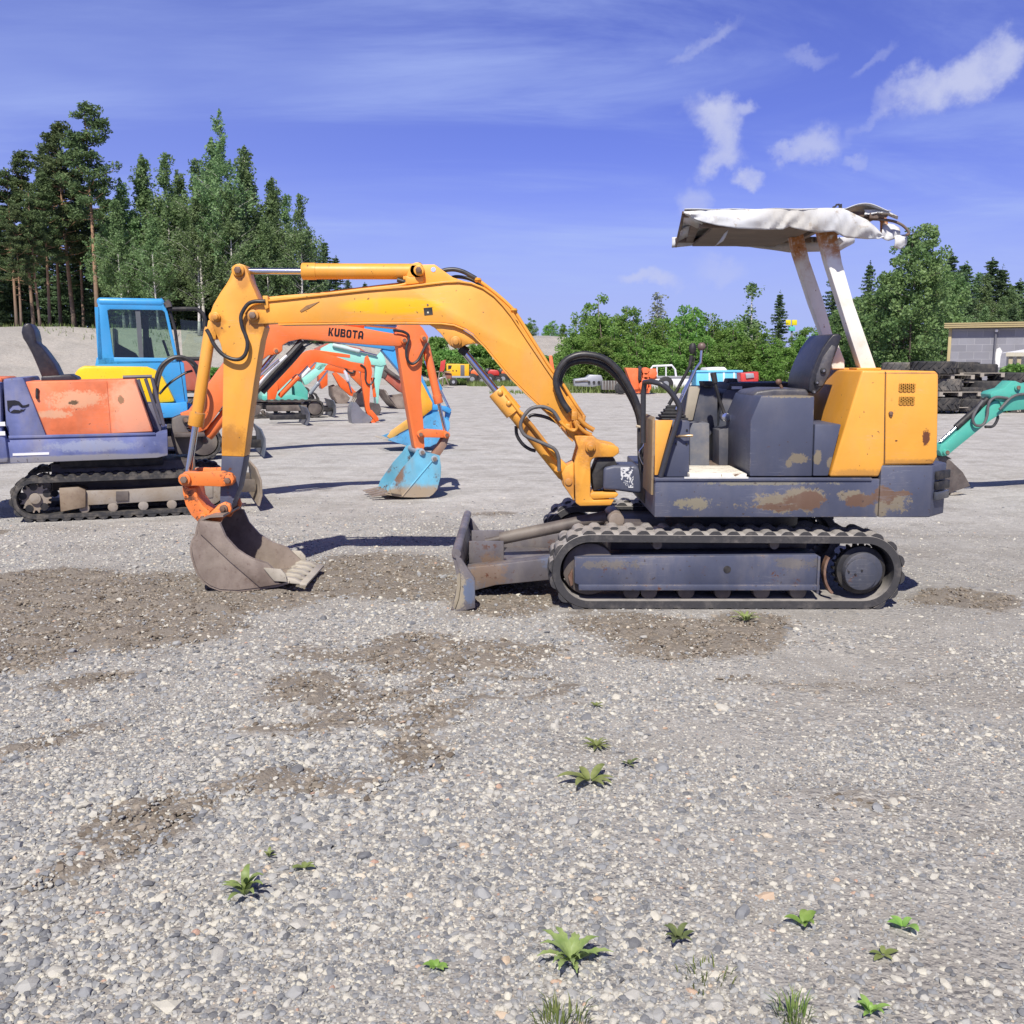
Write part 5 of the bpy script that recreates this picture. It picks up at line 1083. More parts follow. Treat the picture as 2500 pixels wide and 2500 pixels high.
def ground_material(name, base_a, base_b, yard=True):
    N = NT(name); co = N.co()
    wob = N.noise(9, 2, .5, out='Color')
    v2 = N.n('ShaderNodeVectorMath', {0: co, 1: N.n('ShaderNodeVectorMath', {0: wob, 1: (.02, .02, .02)}, operation='MULTIPLY').outputs[0]}, operation='ADD').outputs[0]
    d1 = N.vor(95, v2); c1 = N.vor(95, v2, out='Color'); d2 = N.vor(38, v2); c2 = N.vor(38, v2, out='Color'); d3 = N.vor(17, v2); c3 = N.vor(17, v2, out='Color')
    def grey(c): return N.n('ShaderNodeSeparateColor', {0: c}).outputs[0]
    stops = [(0, (.17, .175, .18)), (.25, (.30, .30, .30)), (.5, (.41, .40, .38)), (.75, (.53, .51, .46)), (.93, (.63, .60, .52)), (1, (.45, .35, .27))]
    fines = N.mix(N.noise(160, 3, .7), base_a, base_b)
    big = N.noise(.55, 6, .6); med = N.noise(2.2, 6, .65)
    col = N.mix(N.mr(d1, .45, .2), fines, N.ramp(grey(c1), stops))
    m2 = N.math('MULTIPLY', N.mr(d2, .5, .42), N.mr(N.noise(1.1, 5, .65), .40, .58)); col = N.mix(N.math('MULTIPLY', m2, N.math('GREATER_THAN', grey(N.vor(38, v2, out='Color')), .35)), col, N.ramp(N.n('ShaderNodeSeparateColor', {0: c2}).outputs[1], stops))
    m3 = N.math('MULTIPLY', N.mr(d3, .42, .36), N.math('GREATER_THAN', grey(c3), .80)); m3 = N.math('MULTIPLY', m3, N.mr(N.noise(.8, 5, .65), .45, .6)); col = N.mix(m3, col, N.ramp(N.n('ShaderNodeSeparateColor', {0: c3}).outputs[1], stops))
    col = N.mix(N.mr(big, .35, .7), col, N.mix(.5, col, (.30, .285, .265)))
    if yard:    # far fines painted paler, for the shadow gaps a grazing view hides
        sy = N.n('ShaderNodeSeparateXYZ', {0: co}).outputs['Y']; sy = N.math('ADD', sy, N.math('MULTIPLY', N.math('SUBTRACT', N.noise(.35, 5, .65), .5), 5.))
        col = N.mix(N.math('MULTIPLY', N.mr(sy, 6.5, 11.5), .8), col, N.mix(N.noise(2.6, 7, .72), (.44, .425, .405), (.66, .64, .615)))
    if yard:    # packed fines with darker damp-looking binder
        pk = N.mr(N.noise(1.7, 7, .72), .44, .64); col = N.mix(N.math('MULTIPLY', pk, .55), col, N.mix(N.noise(70, 5, .75), (.17, .155, .135), (.40, .375, .34)))
    # trodden soil
    msk = N.n('ShaderNodeAttribute', attribute_name='soil').outputs['Fac']
    msk = N.mr(N.math('ADD', msk, N.math('MULTIPLY', N.math('SUBTRACT', N.noise(8, 7, .75), .5), 1.1)), .24, .58)
    st2 = N.n('ShaderNodeMapping', {'Vector': co, 'Rotation': (0, 0, R(14)), 'Scale': (.45, 1.3, 1)}).outputs[0]
    loose = N.math('MULTIPLY', N.mr(N.noise(1.25, 7, .7, vec=st2), .5, .68), .30 if yard else .25); msk = N.math('MAXIMUM', msk, loose)
    soil = N.mix(N.noise(45, 6, .7), (.115, .094, .072), (.265, .225, .18))
    col = N.mix(N.math('MULTIPLY', msk, .9), col, N.mix(N.mr(d1, .3, .12), soil, N.mix(.45, soil, N.ramp(grey(c1), stops))))
    # faint sweeping tyre marks
    mp = N.n('ShaderNodeMapping', {'Vector': co, 'Rotation': (0, 0, R(12)), 'Scale': (.25, 1.1, 1)}).outputs[0]
    col = N.mix(N.math('MULTIPLY', N.mr(N.noise(1.3, 5, .6, vec=mp), .5, .8), .12), col, (.27, .255, .235))
    grain = N.math('ADD', N.math('MULTIPLY', N.noise(7, 5, .8), .5), N.math('MULTIPLY', N.noise(31, 4, .8), .5)); col = N.mix(N.mr(grain, .40, .62, .38, 0), col, (.17, .16, .15)); col = N.mix(N.mr(grain, .54, .68, 0, .35), col, (.66, .63, .58))
    h = N.math('ADD', N.math('MULTIPLY', N.mr(d1, 0, .6, 1, 0), .5), N.math('ADD', N.math('MULTIPLY', N.math('MULTIPLY', m2, N.mr(d2, 0, .6, 1, 0)), 1.3), N.math('MULTIPLY', N.math('MULTIPLY', m3, N.mr(d3, 0, .5, 1, 0)), 2.4)))
    h = N.math('ADD', h, N.math('MULTIPLY', N.noise(230, 3, .7), .35))
    return N.out(col, .9, bump=h, bstr=.65, bdist=.010, spec=.25)
def grid_mesh(name, xs, ys, zf, mat, kind='structure'):
    vs = [(x, y, zf(x, y)) for y in ys for x in xs]; n = len(xs)
    fs = [(j*n+i, j*n+i+1, (j+1)*n+i+1, (j+1)*n+i) for j in range(len(ys)-1) for i in range(n-1)]
    me = bpy.data.meshes.new(name); me.from_pydata(vs, [], fs); me.polygons.foreach_set('use_smooth', [True]*len(fs)); me.materials.append(mat)
    so_ = me.attributes.new('soil', 'FLOAT', 'POINT')
    if name == 'ground': so_.data.foreach_set('value', [dirt(x, y) if 0 < y < 12 and abs(x) < 8 else 0. for x, y, z in vs])
    o = bpy.data.objects.new(name, me); COL.objects.link(o); o['kind'] = kind; return o
MG = ground_material('crushed_stone_yard', (.25, .238, .215), (.48, .46, .43))
def axis(segs):
    out = []
    for a, b, st in segs:
        n = max(1, round((b-a)/st)); out += [a+(b-a)*i/n for i in range(n)]
    return out+[segs[-1][1]]
gx = axis(((-700, -60, 80), (-60, -12, 3), (-12, -5, .35), (-5, 5.5, .045), (5.5, 14, .4), (14, 60, 3), (60, 700, 80)))
gy = axis(((-30, 0, 3), (0, 1.1, .2), (1.1, 9, .045), (9, 16, .3), (16, 60, 2), (60, 200, 20), (200, 900, 100)))
ground = grid_mesh('ground', gx, gy, gz, MG)

# embankment of crushed stone behind the yard
def emb(x, y):
    yb = 43+max(0, x+28)*.80; yt = yb+15+1.5*noise.noise((x*.08, 3, 0))
    k = sm(yb, yt, y)*(1-sm(13, 24, x))
    return k*(3.35+.25*noise.noise((x*.06, y*.05, 8)))+k*.12*noise.noise((x*.5, y*.5, 1))-.02*(k == 0)
ME = ground_material('embankment_gravel', (.34, .31, .28), (.54, .50, .45), False)
grid_mesh('embankment', axis(((-120, -60, 6), (-60, 26, .8))), axis(((40, 75, .6), (75, 200, 8))), emb, ME)

# ---------------------------------------------------------------- loose stones (uncountable): one object scattering pebble shapes
def stones():
    xs = axis(((-6.4, 6.4, .08),)); ys = axis(((1.15, 11, .08),)); vs = []; ix = {}
    for j, y in enumerate(ys):
        for i, x in enumerate(xs):
            if abs(x) < y*.57+.25: ix[(i, j)] = len(vs); vs.append((x, y, gz(x, y)))
    fs = []
    for j in range(len(ys)-1):
        for i in range(len(xs)-1):
            k = [(i, j), (i+1, j), (i+1, j+1), (i, j+1)]
            if all(p in ix for p in k): fs.append([ix[p] for p in k])
    me = bpy.data.meshes.new('loose_stones'); me.from_pydata(vs, [], fs)
    da = me.attributes.new('dens', 'FLOAT', 'POINT'); dc = me.attributes.new('coarse', 'FLOAT', 'POINT'); dk = me.attributes.new('clod', 'FLOAT', 'POINT')
    for k, (x, y, z) in enumerate(vs):
        d = dirt(x, y); f = min(1, (2.8/y)**2)*(1-sm(7.5, 10.8, y))
        n1 = noise.noise((x*.7, y*.7, 11)); n2 = noise.noise((x*2.1, y*2.1, 4))
        left = 1-sm(-.6, 1.2, x-.15*(y-2)+1.2*n1)
        c = max(.02, .0+.85*left+.65*n1+.75*n2)
        if y < 2.2: c = max(c, .4+.7*n2)
        under = 1 if max(abs(x-1.2)-1.0, abs(y-6.3)-.75) > 0 else .25
        dk.data[k].value = min(1, (4.2/y)**2)*sm(.25, .8, d)*under*(1-sm(7.5, 10.8, y))
        n3 = noise.noise((x*.9+y*.3, y*1.5-x*.4, 21))+.6*noise.noise((x*3, y*3, 27)); da.data[k].value = f*(1-.6*d)*under*max(.06, (.42+.45*left)+.75*n3); dc.data[k].value = f*c*(1-.85*d)*under
    N = NT('loose_stone'); rn = N.n('ShaderNodeObjectInfo').outputs['Random']
    col = N.ramp(rn, [(0, (.12, .125, .135)), (.16, (.19, .20, .215)), (.36, (.275, .285, .295)), (.56, (.37, .37, .355)), (.74, (.47, .455, .41)), (.89, (.54, .515, .44)), (.975, (.58, .555, .47)), (.993, (.52, .40, .28)), (1, (.46, .28, .21))])
    n1 = N.noise(40, 5, .7); col = N.mix(N.mr(n1, .4, .7), col, N.mix(.35, col, (.17, .16, .15)))
    col = N.mix(N.math('MULTIPLY', N.mr(N.noise(14, 3), .5, .7), .35), col, (.32, .29, .25))
    ms = N.out(col, .85, bump=N.noise(150, 4, .7), bstr=.4, bdist=.002, spec=.3)
    ng = bpy.data.node_groups.new('scatter_loose_stones', 'GeometryNodeTree')
    ng.interface.new_socket('Geometry', in_out='INPUT', socket_type='NodeSocketGeometry'); ng.interface.new_socket('Geometry', in_out='OUTPUT', socket_type='NodeSocketGeometry')
    nd = ng.nodes; L = ng.links.new; gi = nd.new('NodeGroupInput'); go_ = nd.new('NodeGroupOutput')
    def G(t, **kw):
        n = nd.new(t)
        for k, v in kw.items(): setattr(n, k, v)
        return n
    shapes = G('GeometryNodeGeometryToInstance')
    for k in range(7):
        ico = G('GeometryNodeMeshIcoSphere'); ico.inputs['Radius'].default_value = 1; ico.inputs['Subdivisions'].default_value = 2 if k < 4 else 1
        vo = G('ShaderNodeTexVoronoi', feature='F1', voronoi_dimensions='4D'); vo.inputs['W'].default_value = k*3.7; vo.inputs['Scale'].default_value = .85
        nz_ = G('ShaderNodeTexNoise', noise_dimensions='4D'); nz_.inputs['W'].default_value = k*9.1; nz_.inputs['Scale'].default_value = 2.6
        a = G('ShaderNodeMath', operation='MULTIPLY'); a.inputs[1].default_value = 1.15; L(vo.outputs['Distance'], a.inputs[0])
        b = G('ShaderNodeMath', operation='ADD'); L(a.outputs[0], b.inputs[0]); L(nz_.outputs[0], b.inputs[1])
        c = G('ShaderNodeMath', operation='ADD'); L(b.outputs[0], c.inputs[0]); c.inputs[1].default_value = -.12
        pos = G('GeometryNodeInputPosition'); sc = G('ShaderNodeVectorMath', operation='SCALE'); L(pos.outputs[0], sc.inputs[0]); L(c.outputs[0], sc.inputs['Scale'])
        sp_ = G('GeometryNodeSetPosition'); L(ico.outputs['Mesh'], sp_.inputs['Geometry']); L(sc.outputs[0], sp_.inputs['Position'])
        hull = G('GeometryNodeConvexHull'); L(sp_.outputs[0], hull.inputs[0]); L(hull.outputs[0], shapes.inputs[0])
    jo = G('GeometryNodeJoinGeometry'); go_join = G('GeometryNodeJoinGeometry')
    Nc = NT('soil_clod'); rc = Nc.n('ShaderNodeObjectInfo').outputs['Random']
    mclod = Nc.out(Nc.mix(rc, (.12, .097, .075), (.30, .26, .21)), .95, bump=Nc.noise(180, 4, .7), bstr=.5, bdist=.002, spec=.15)
    for (attr, dens, r0, r1, pw, sd) in (('dens', 10500, .0022, .0056, 1.6, 1), ('coarse', 4200, .0048, .0115, 1.9, 2), ('coarse', 120, .010, .022, 2.2, 3), ('clod', 2600, .0035, .013, 2.0, 4)):
        na = G('GeometryNodeInputNamedAttribute', data_type='FLOAT'); na.inputs['Name'].default_value = attr
        mu = G('ShaderNodeMath', operation='MULTIPLY'); mu.inputs[1].default_value = dens; L(na.outputs[0], mu.inputs[0])
        dp = G('GeometryNodeDistributePointsOnFaces'); dp.inputs['Seed'].default_value = sd; L(gi.outputs[0], dp.inputs['Mesh']); L(mu.outputs[0], dp.inputs['Density'])
        rs = G('FunctionNodeRandomValue', data_type='FLOAT'); rs.inputs['Seed'].default_value = sd+10
        pwn = G('ShaderNodeMath', operation='POWER'); L(rs.outputs[1], pwn.inputs[0]); pwn.inputs[1].default_value = pw
        mr = G('ShaderNodeMapRange'); L(pwn.outputs[0], mr.inputs['Value']); mr.inputs['To Min'].default_value = r0; mr.inputs['To Max'].default_value = r1
        rv = G('FunctionNodeRandomValue', data_type='FLOAT_VECTOR'); rv.inputs[0].default_value = (.75, .7, .42); rv.inputs[1].default_value = (1.65, 1.35, .9); rv.inputs['Seed'].default_value = sd+20
        sv = G('ShaderNodeVectorMath', operation='SCALE'); L(rv.outputs[0], sv.inputs[0]); L(mr.outputs[0], sv.inputs['Scale'])
        rr = G('FunctionNodeRandomValue', data_type='FLOAT_VECTOR'); rr.inputs[0].default_value = (-.5, -.5, 0); rr.inputs[1].default_value = (.5, .5, 6.28); rr.inputs['Seed'].default_value = sd+30
        ri_ = G('FunctionNodeRandomValue', data_type='INT'); ri_.inputs[4].default_value = 0; ri_.inputs[5].default_value = 6; ri_.inputs['Seed'].default_value = sd+40
        ip = G('GeometryNodeInstanceOnPoints'); L(dp.outputs['Points'], ip.inputs['Points']); L(shapes.outputs[0], ip.inputs['Instance']); ip.inputs['Pick Instance'].default_value = True
        L(ri_.outputs[2], ip.inputs['Instance Index']); L(rr.outputs[0], ip.inputs['Rotation']); L(sv.outputs[0], ip.inputs['Scale'])
        if attr == 'clod':
            sc_ = G('GeometryNodeSetMaterial'); sc_.inputs['Material'].default_value = mclod; L(ip.outputs[0], sc_.inputs['Geometry']); L(sc_.outputs[0], go_join.inputs[0])
        else: L(ip.outputs[0], jo.inputs[0])
    sm_ = G('GeometryNodeSetMaterial'); sm_.inputs['Material'].default_value = ms; L(jo.outputs[0], sm_.inputs['Geometry']); L(sm_.outputs[0], go_join.inputs[0]); L(go_join.outputs[0], go_.inputs[0])
    me.materials.append(ms)
    o = bpy.data.objects.new('loose_stones', me); COL.objects.link(o)
    md = o.modifiers.new('scatter', 'NODES'); md.node_group = ng
    tag(o, 'loose grey and cream crushed stones covering the foreground', 'gravel', kind='stuff')
stones()

# ---------------------------------------------------------------- weeds in the foreground
def leafmat(name, a, b, trans=.35, rough=.5, sc=3.):
    N = NT(name); rn = N.n('ShaderNodeObjectInfo').outputs['Random']
    n = N.noise(sc, 4, .6); c = N.mix(N.mr(n, .3, .7), a, b)
    hs = N.n('ShaderNodeHueSaturation', {'Hue': N.mr(rn, 0, 1, .485, .515, False), 'Saturation': .95, 'Value': N.mr(rn, 0, 1, .8, 1.2, False), 'Color': c}).outputs[0]
    d = N.n('ShaderNodeBsdfPrincipled', {'Base Color': hs, 'Roughness': rough, 'Specular IOR Level': .3})
    t = N.n('ShaderNodeBsdfTranslucent', {'Color': hs}); m = N.n('ShaderNodeMixShader', {0: trans, 1: d.outputs[0], 2: t.outputs[0]})
    o = N.n('ShaderNodeOutputMaterial'); N.t.links.new(m.outputs[0], o.inputs[0]); return N.mat
MW = leafmat('weed_leaf', (.19, .26, .07), (.31, .37, .13), .3, .45, 25); MW2 = leafmat('weed_leaf_dark', (.09, .115, .045), (.15, .17, .06), .2, .5, 25); MW3 = leafmat('weed_leaf_bright', (.20, .38, .06), (.30, .46, .11), .35, .4, 25)
MGR = leafmat('grass_blade', (.12, .19, .04), (.22, .26, .08), .3, .5, 12)
def weed(px, py, n, Ln, wd, el, mat, label, seed, lobes=0):
    rnd = random.Random(seed); p = gnd(px, py); vs = []; fs = []
    for i in range(n):
        az = 2*math.pi*(i+rnd.random()*.7)/n; L = Ln*(.6+.5*rnd.random()); e = el*(.5+rnd.random()); K = 9
        b = len(vs); pos = Vector((0, 0, .004)); tw = rnd.uniform(-.3, .3)
        for k in range(K+1):
            f = k/K; e2 = e-f*f*(e+.25); d = Vector((math.cos(az+tw*f)*math.cos(e2), math.sin(az+tw*f)*math.cos(e2), math.sin(e2)))
            pos = pos+d*(L/K); side_ = Vector((-math.sin(az+tw*f), math.cos(az+tw*f), 0))
            w = wd*L*(math.sin(math.pi*min(1, f**.75*.93+.05))**.8)*(1+lobes*.35*math.sin(k*3.0))
            vs += [pos+side_*w+Vector((0, 0, w*.35)), pos, pos-side_*w+Vector((0, 0, w*.35))]
        for k in range(K):
            for j in (0, 1): fs.append((b+3*k+j, b+3*k+j+1, b+3*k+4+j, b+3*k+3+j))
    me = bpy.data.meshes.new('weed'); me.from_pydata(vs, [], fs); me.polygons.foreach_set('use_smooth', [True]*len(fs)); me.materials.append(mat)
    o = bpy.data.objects.new('weed', me); COL.objects.link(o); o.location = (p.x, p.y, gz(p.x, p.y)); tag(o, label, 'weed', 'weeds in the gravel')
for a in ((600, 2192, 15, .085, .125, 1.15, MW, 'leafy green rosette weed alone on the left of the foreground gravel', 1, 0),
          (1395, 2352, 20, .092, .11, .85, MW, 'largest toothed rosette weed near the bottom centre', 2, 1),
          (1065, 2362, 9, .030, .30, .5, MW3, 'tiny bright green seedling left of the largest weed', 3, 0),
          (1440, 1915, 8, .12, .16, .45, MW, 'sprawling broad leaved weed in the middle of the gravel', 4, 0),
          (1455, 1830, 22, .055, .10, .6, MW, 'fine ferny weed just behind the sprawling weed', 5, 1),
          (1962, 2270, 5, .050, .26, .8, MW3, 'small three leaved green seedling on the right', 6, 0),
          (2205, 2275, 4, .050, .30, 1.1, MW3, 'upright round leaved seedling furthest right', 7, 0),
          (2155, 2340, 5, .038, .24, .4, MW, 'low pair of green leaves below the upright seedling', 8, 0),
          (1655, 2300, 8, .060, .18, .9, MW2, 'dark reddish green weed right of the largest weed', 9, 0),
          (657, 2100, 6, .032, .16, 1.2, MW, 'tiny sprig behind the left rosette weed', 10, 0),
          (742, 2126, 5, .034, .26, .5, MW, 'small flat leaves right behind the left rosette weed', 11, 0),
          (1820, 1522, 14, .09, .10, .9, MW, 'pale weed tuft beside the front crawler track', 12, 1),
          (1535, 1875, 5, .045, .2, .6, MW2, 'small dull weed right of the sprawling weed', 13, 0),
          (1455, 1732, 6, .035, .2, .7, MW, 'tiny weed sprig furthest back in the middle gravel', 14, 0),
          (2125, 2485, 9, .042, .18, .9, MW3, 'bright weed at the bottom edge on the right', 15, 0)): weed(*a)
def tuft(px, py, n, L, label, seed, rad=.05):
    rnd = random.Random(seed); p = gnd(px, py); vs = []; fs = []
    for i in range(n):
        az = rnd.random()*6.28; r = rad*rnd.random()**.6; b = Vector((r*math.cos(az), r*math.sin(az), 0)); le = az+rnd.uniform(-1, 1); l = L*rnd.uniform(.5, 1.1); ln = rnd.uniform(.1, .8)
        s = Vector((-math.sin(le), math.cos(le), 0))*.0018; d = Vector((math.cos(le), math.sin(le), 0))
        k = len(vs); vs += [b-s, b+s, b+d*l*ln*.4+Vector((0, 0, l*.6))+s*.8, b+d*l*ln*.4+Vector((0, 0, l*.6))-s*.8, b+d*l*ln+Vector((0, 0, l*(1-.3*ln)))]
        fs += [(k, k+1, k+2, k+3), (k+3, k+2, k+4)]
    me = bpy.data.meshes.new('grass_tuft'); me.from_pydata(vs, [], fs); me.materials.append(MGR)
    o = bpy.data.objects.new('grass_tuft', me); COL.objects.link(o); o.location = (p.x, p.y, gz(p.x, p.y)); tag(o, label, 'grass', 'grass tufts in the gravel')
tuft(1370, 2500, 90, .055, 'dry grass tuft at the bottom edge below the largest weed', 1, .06)
tuft(1935, 2490, 70, .06, 'green grass tuft at the bottom edge right of centre', 2, .035)
tuft(1720, 2390, 40, .035, 'sparse short grass tuft right of the dark weed', 3, .07)

# ================================================================ TREES
def cards(vs, fs, c, n, rad, size, rnd, flat=1.0, droop=0., wid=.26):
    for _ in range(n):
        while True:
            p = Vector((rnd.uniform(-1, 1), rnd.uniform(-1, 1), rnd.uniform(-1, 1)))
            if p.length < 1: break
        p = Vector((p.x*rad, p.y*rad, p.z*rad*flat))+c
        d = Vector((rnd.gauss(0, 1), rnd.gauss(0, 1), rnd.gauss(0, .7)-droop)).normalized(); t = d.orthogonal(); t.rotate(Matrix.Rotation(rnd.random()*6.28, 3, d)); s = size*rnd.uniform(.6, 1.35)
        k = len(vs); vs += [p-d*s*.5, p+t*s*wid, p+d*s*.5, p-t*s*wid]; fs.append((k, k+1, k+2, k+3))
def mesh_of(name, vs, fs, mat, smooth=False):
    me = bpy.data.meshes.new(name); me.from_pydata([tuple(v) for v in vs], [], fs); me.materials.append(mat)
    if smooth: me.polygons.foreach_set('use_smooth', [True]*len(fs))
    return me
MPINE = leafmat('pine_needles', (.07, .12, .045), (.145, .21, .075), .28, .6, 1.2); MSPR = leafmat('spruce_needles', (.06, .115, .05), (.13, .20, .085), .28, .6, 1.2)
MBIR = leafmat('birch_leaves', (.135, .23, .085), (.25, .36, .15), .45, .5, .9); MBUSH = leafmat('young_tree_leaves', (.14, .29, .05), (.28, .45, .11), .5, .5, .9); MASP = leafmat('grey_green_leaves', (.18, .21, .16), (.26, .29, .22), .35, .5, .9)
MBIGT = leafmat('big_tree_leaves', (.125, .225, .075), (.25, .36, .13), .45, .5, .8)
def barkmat(name, lo, hi, z0, z1, marks=None):
    N = NT(name); sx = N.n('ShaderNodeSeparateXYZ', {0: N.co()}).outputs['Z']
    n = N.noise(3, 6, .7); c = N.mix(N.mr(N.math('ADD', sx, N.math('MULTIPLY', n, 3)), z0, z1), lo, hi)
    if marks:
        mp = N.n('ShaderNodeMapping', {'Vector': N.co(), 'Scale': (1.2, 1.2, 5)}).outputs[0]; c = N.mix(N.mr(N.noise(1.2, 5, .7, vec=mp), .56, .62), c, marks)
    c = N.mix(N.math('MULTIPLY', N.mr(N.noise(9, 5, .7), .45, .7), .5), c, (.06, .045, .035))
    return N.out(c, .9, bump=n, bstr=.4, bdist=.05)
MPB = barkmat('pine_bark', (.17, .13, .10), (.36, .22, .13), 2, 8); MBB = barkmat('birch_bark', (.42, .40, .37), (.58, .56, .52), 0, 3, (.06, .055, .05)); MSB = barkmat('spruce_bark', (.14, .11, .09), (.15, .12, .10), 1, 6)
def trunk(H, r, bend, rnd, top=.12, n=8, K=10):
    mb = MB(); pts = []; a = rnd.random()*6.28
    for k in range(K+1):
        f = k/K; pts.append(Vector((math.cos(a)*bend*math.sin(f*2.2), math.sin(a)*bend*math.sin(f*1.7), H*f)))
    mb.tube(pts, [r*(1-f/K*(1-top))*(1.25 if f == 0 else 1) for f in range(K+1)], n)
    return mb, lambda z: pts[min(K-1, int(z/H*K))].lerp(pts[min(K, int(z/H*K)+1)], z/H*K-int(z/H*K))
def pine(seed, H, c0=.5, RR=2.2, dens=1.0):
    rnd = random.Random(seed); mb, at_ = trunk(H, .20, .35, rnd); vs = []; fs = []; z = c0*H
    while z < H*.985:
        f = (z/H-c0)/(1-c0); L = RR*(1-f)**.65*(.55+.45*math.sin(min(1, f*3+.35)*math.pi/2))
        for _ in range(rnd.choice((2, 3, 3)) if f < .7 else rnd.choice((1, 2))):
            a = rnd.random()*6.28; l = L*rnd.uniform(.45, 1.15); o = at_(z); up = rnd.uniform(-.15, .35)+f*.4
            e = o+Vector((math.cos(a)*l, math.sin(a)*l, l*up)); mb.tube([o, o.lerp(e, .5)+Vector((0, 0, -.06*l)), e], [.045, .03, .012], 5)
            for t in (1, .78, .55):
                cards(vs, fs, o.lerp(e, t)+Vector((rnd.gauss(0, .2), rnd.gauss(0, .2), .12)), int(rnd.randint(46, 66)*dens), .56*rnd.uniform(.7, 1.25), .30, rnd, .5, 0., .13)
        z += rnd.uniform(.22, .45)
    cards(vs, fs, at_(H*.99), 30, .4, .25, rnd, 1.3)
    for _ in range(7):      # dead stubs
        z = H*rnd.uniform(.25, c0); a = rnd.random()*6.28; o = at_(z); mb.tube([o, o+Vector((math.cos(a), math.sin(a), -.2))*rnd.uniform(.4, 1.2)], [.025, .008], 4)
    return mb, vs, fs, MPB, MPINE
def spruce(seed, H, c0=.05, RR=1.9, dens=1.):
    rnd = random.Random(seed); mb, at_ = trunk(H, .15, .06, rnd, .06); vs = []; fs = []; z = c0*H
    while z < H*.99:
        f = z/H; L = RR*(1-f)**.85*rnd.uniform(.85, 1.1)+.08
        for k in range(7 if f < .8 else 5):
            a = rnd.random()*6.28; l = L*rnd.uniform(.6, 1.1); o = at_(z); n = max(2, int(l/.33))
            for t in range(n+1):
                q_ = (t+.4)/(n+.4); p = o+Vector((math.cos(a)*l*q_, math.sin(a)*l*q_, -.35*l*q_+.25*l*q_*q_)); cards(vs, fs, p, int(8*dens), .24+.12*(1-q_), .26, rnd, .55, .5, .17)
        z += .32+.14*(1-f)
    cards(vs, fs, Vector((0, 0, H)), 8, .12, .2, rnd, 2.5)
    return mb, vs, fs, MSB, MSPR
def birch(seed, H, c0=.3, RR=2.2, dens=1., gaps=.25, mat=None, weep=1.0):
    rnd = random.Random(seed); mb, at_ = trunk(H, .14, .3, rnd, .05); mb.v = [(a, b, min(c, H*.95)) for a, b, c in mb.v]; vs = []; fs = []; z = c0*H
    while z < H*.97:
        f = (z/H-c0)/(1-c0); L = RR*(math.sin(min(1., f*1.15+.22)*math.pi)**.8*.9+.12)
        for _ in range(3):
            if rnd.random() < gaps+(.38 if f > .62 else 0): continue
            a = rnd.random()*6.28; l = L*rnd.uniform(.5, 1.1); o = at_(z); e = o+Vector((math.cos(a)*l, math.sin(a)*l, l*rnd.uniform(.35, .9))); e.z = min(e.z, H*1.02)
            mb.tube([o, o.lerp(e, .5)+Vector((0, 0, .05*l)), e], [.022, .013, .005], 4)
            for t in (1, .75, .5):
                p = o.lerp(e, t)
                for d in range(4):     # hanging strands
                    cards(vs, fs, p+Vector((rnd.gauss(0, .2), rnd.gauss(0, .2), -.26*d*weep)), int(rnd.randint(7, 12)*dens), .24, .19, rnd, 1.2, .7*weep)
        z += rnd.uniform(.22, .42)
    for k in range(8): cards(vs, fs, at_(H*(.90+k*.0125)), int(16*dens), .42-.04*k, .19, rnd, 1.3)
    return mb, vs, fs, MBB, mat or MBIR
def bush(seed, H, RR, dens=1., mat=None, leaf=.155, top=.8):
    rnd = random.Random(seed); mb = MB(); vs = []; fs = []
    st = []
    for k in range(5):
        a = rnd.random()*6.28; h = H*rnd.uniform(.72, 1.03) if k else H; b = Vector((rnd.gauss(0, .25), rnd.gauss(0, .25), 0)); e = Vector((math.cos(a)*RR*.45*(k > 0), math.sin(a)*RR*.45*(k > 0), h))
        mb.tube([b, b.lerp(e, .5)+Vector((rnd.gauss(0, .15), rnd.gauss(0, .15), 0)), e], [.07, .045, .01], 5); st.append((b, e))
    n = int(120*dens*(H/5))
    for _ in range(n):
        b, e = rnd.choice(st); f = rnd.uniform(.06, 1.); o = b.lerp(e, f); R_ = RR*(math.sin((f*.86+.12)*math.pi)**.7)*.75
        a = rnd.random()*6.28; l = R_*rnd.random()**.4; p = o+Vector((math.cos(a)*l, math.sin(a)*l, l*.3))
        if l > .4 and rnd.random() < .4: mb.tube([o, p], [.02, .006], 4)
        cards(vs, fs, p, int(rnd.randint(48, 80)), rnd.uniform(.34, .66)*(1-.42*f)*(H/5)**.3, leaf, rnd, .9)
    return mb, vs, fs, MSB, mat or MBUSH
def proto(gen, *a, **k):
    mb, vs, fs, bm_, lm = gen(*a, **k)
    tm = MB(); tm.v = mb.v; tm.f = mb.f
    return (mesh_of('trunk', tm.v, tm.f, bm_, True), mesh_of('crown', vs, fs, lm))
def plant(pr, name, loc, sc, rz, label, cat='tree', group=None, sx=None):
    t = bpy.data.objects.new(name, pr[0]); t.name = name
    e = bpy.data.objects.new(name, None); COL.objects.link(e); bpy.data.objects.remove(t); e.name = name
    e.location = loc; e.scale = ((sx or sc), (sx or sc), sc); e.rotation_euler = (0, 0, rz); tag(e, label, cat, group)
    for nm, me in zip(('trunk', 'crown'), pr):
        o = bpy.data.objects.new(nm, me); COL.objects.link(o); o.parent = e
    return e
rt = random.Random(5)
PINES = [proto(pine, 1, 16, .50, 2.5, 1.1), proto(pine, 2, 16, .38, 3.0, 1.3), proto(pine, 3, 16, .45, 2.6, 1.3)]
SPRS = [proto(spruce, 4, 12, .04, 2.9, 1.5), proto(spruce, 5, 12, .06, 2.5, 1.5), proto(spruce, 6, 12, .03, 3.2, 1.5)]
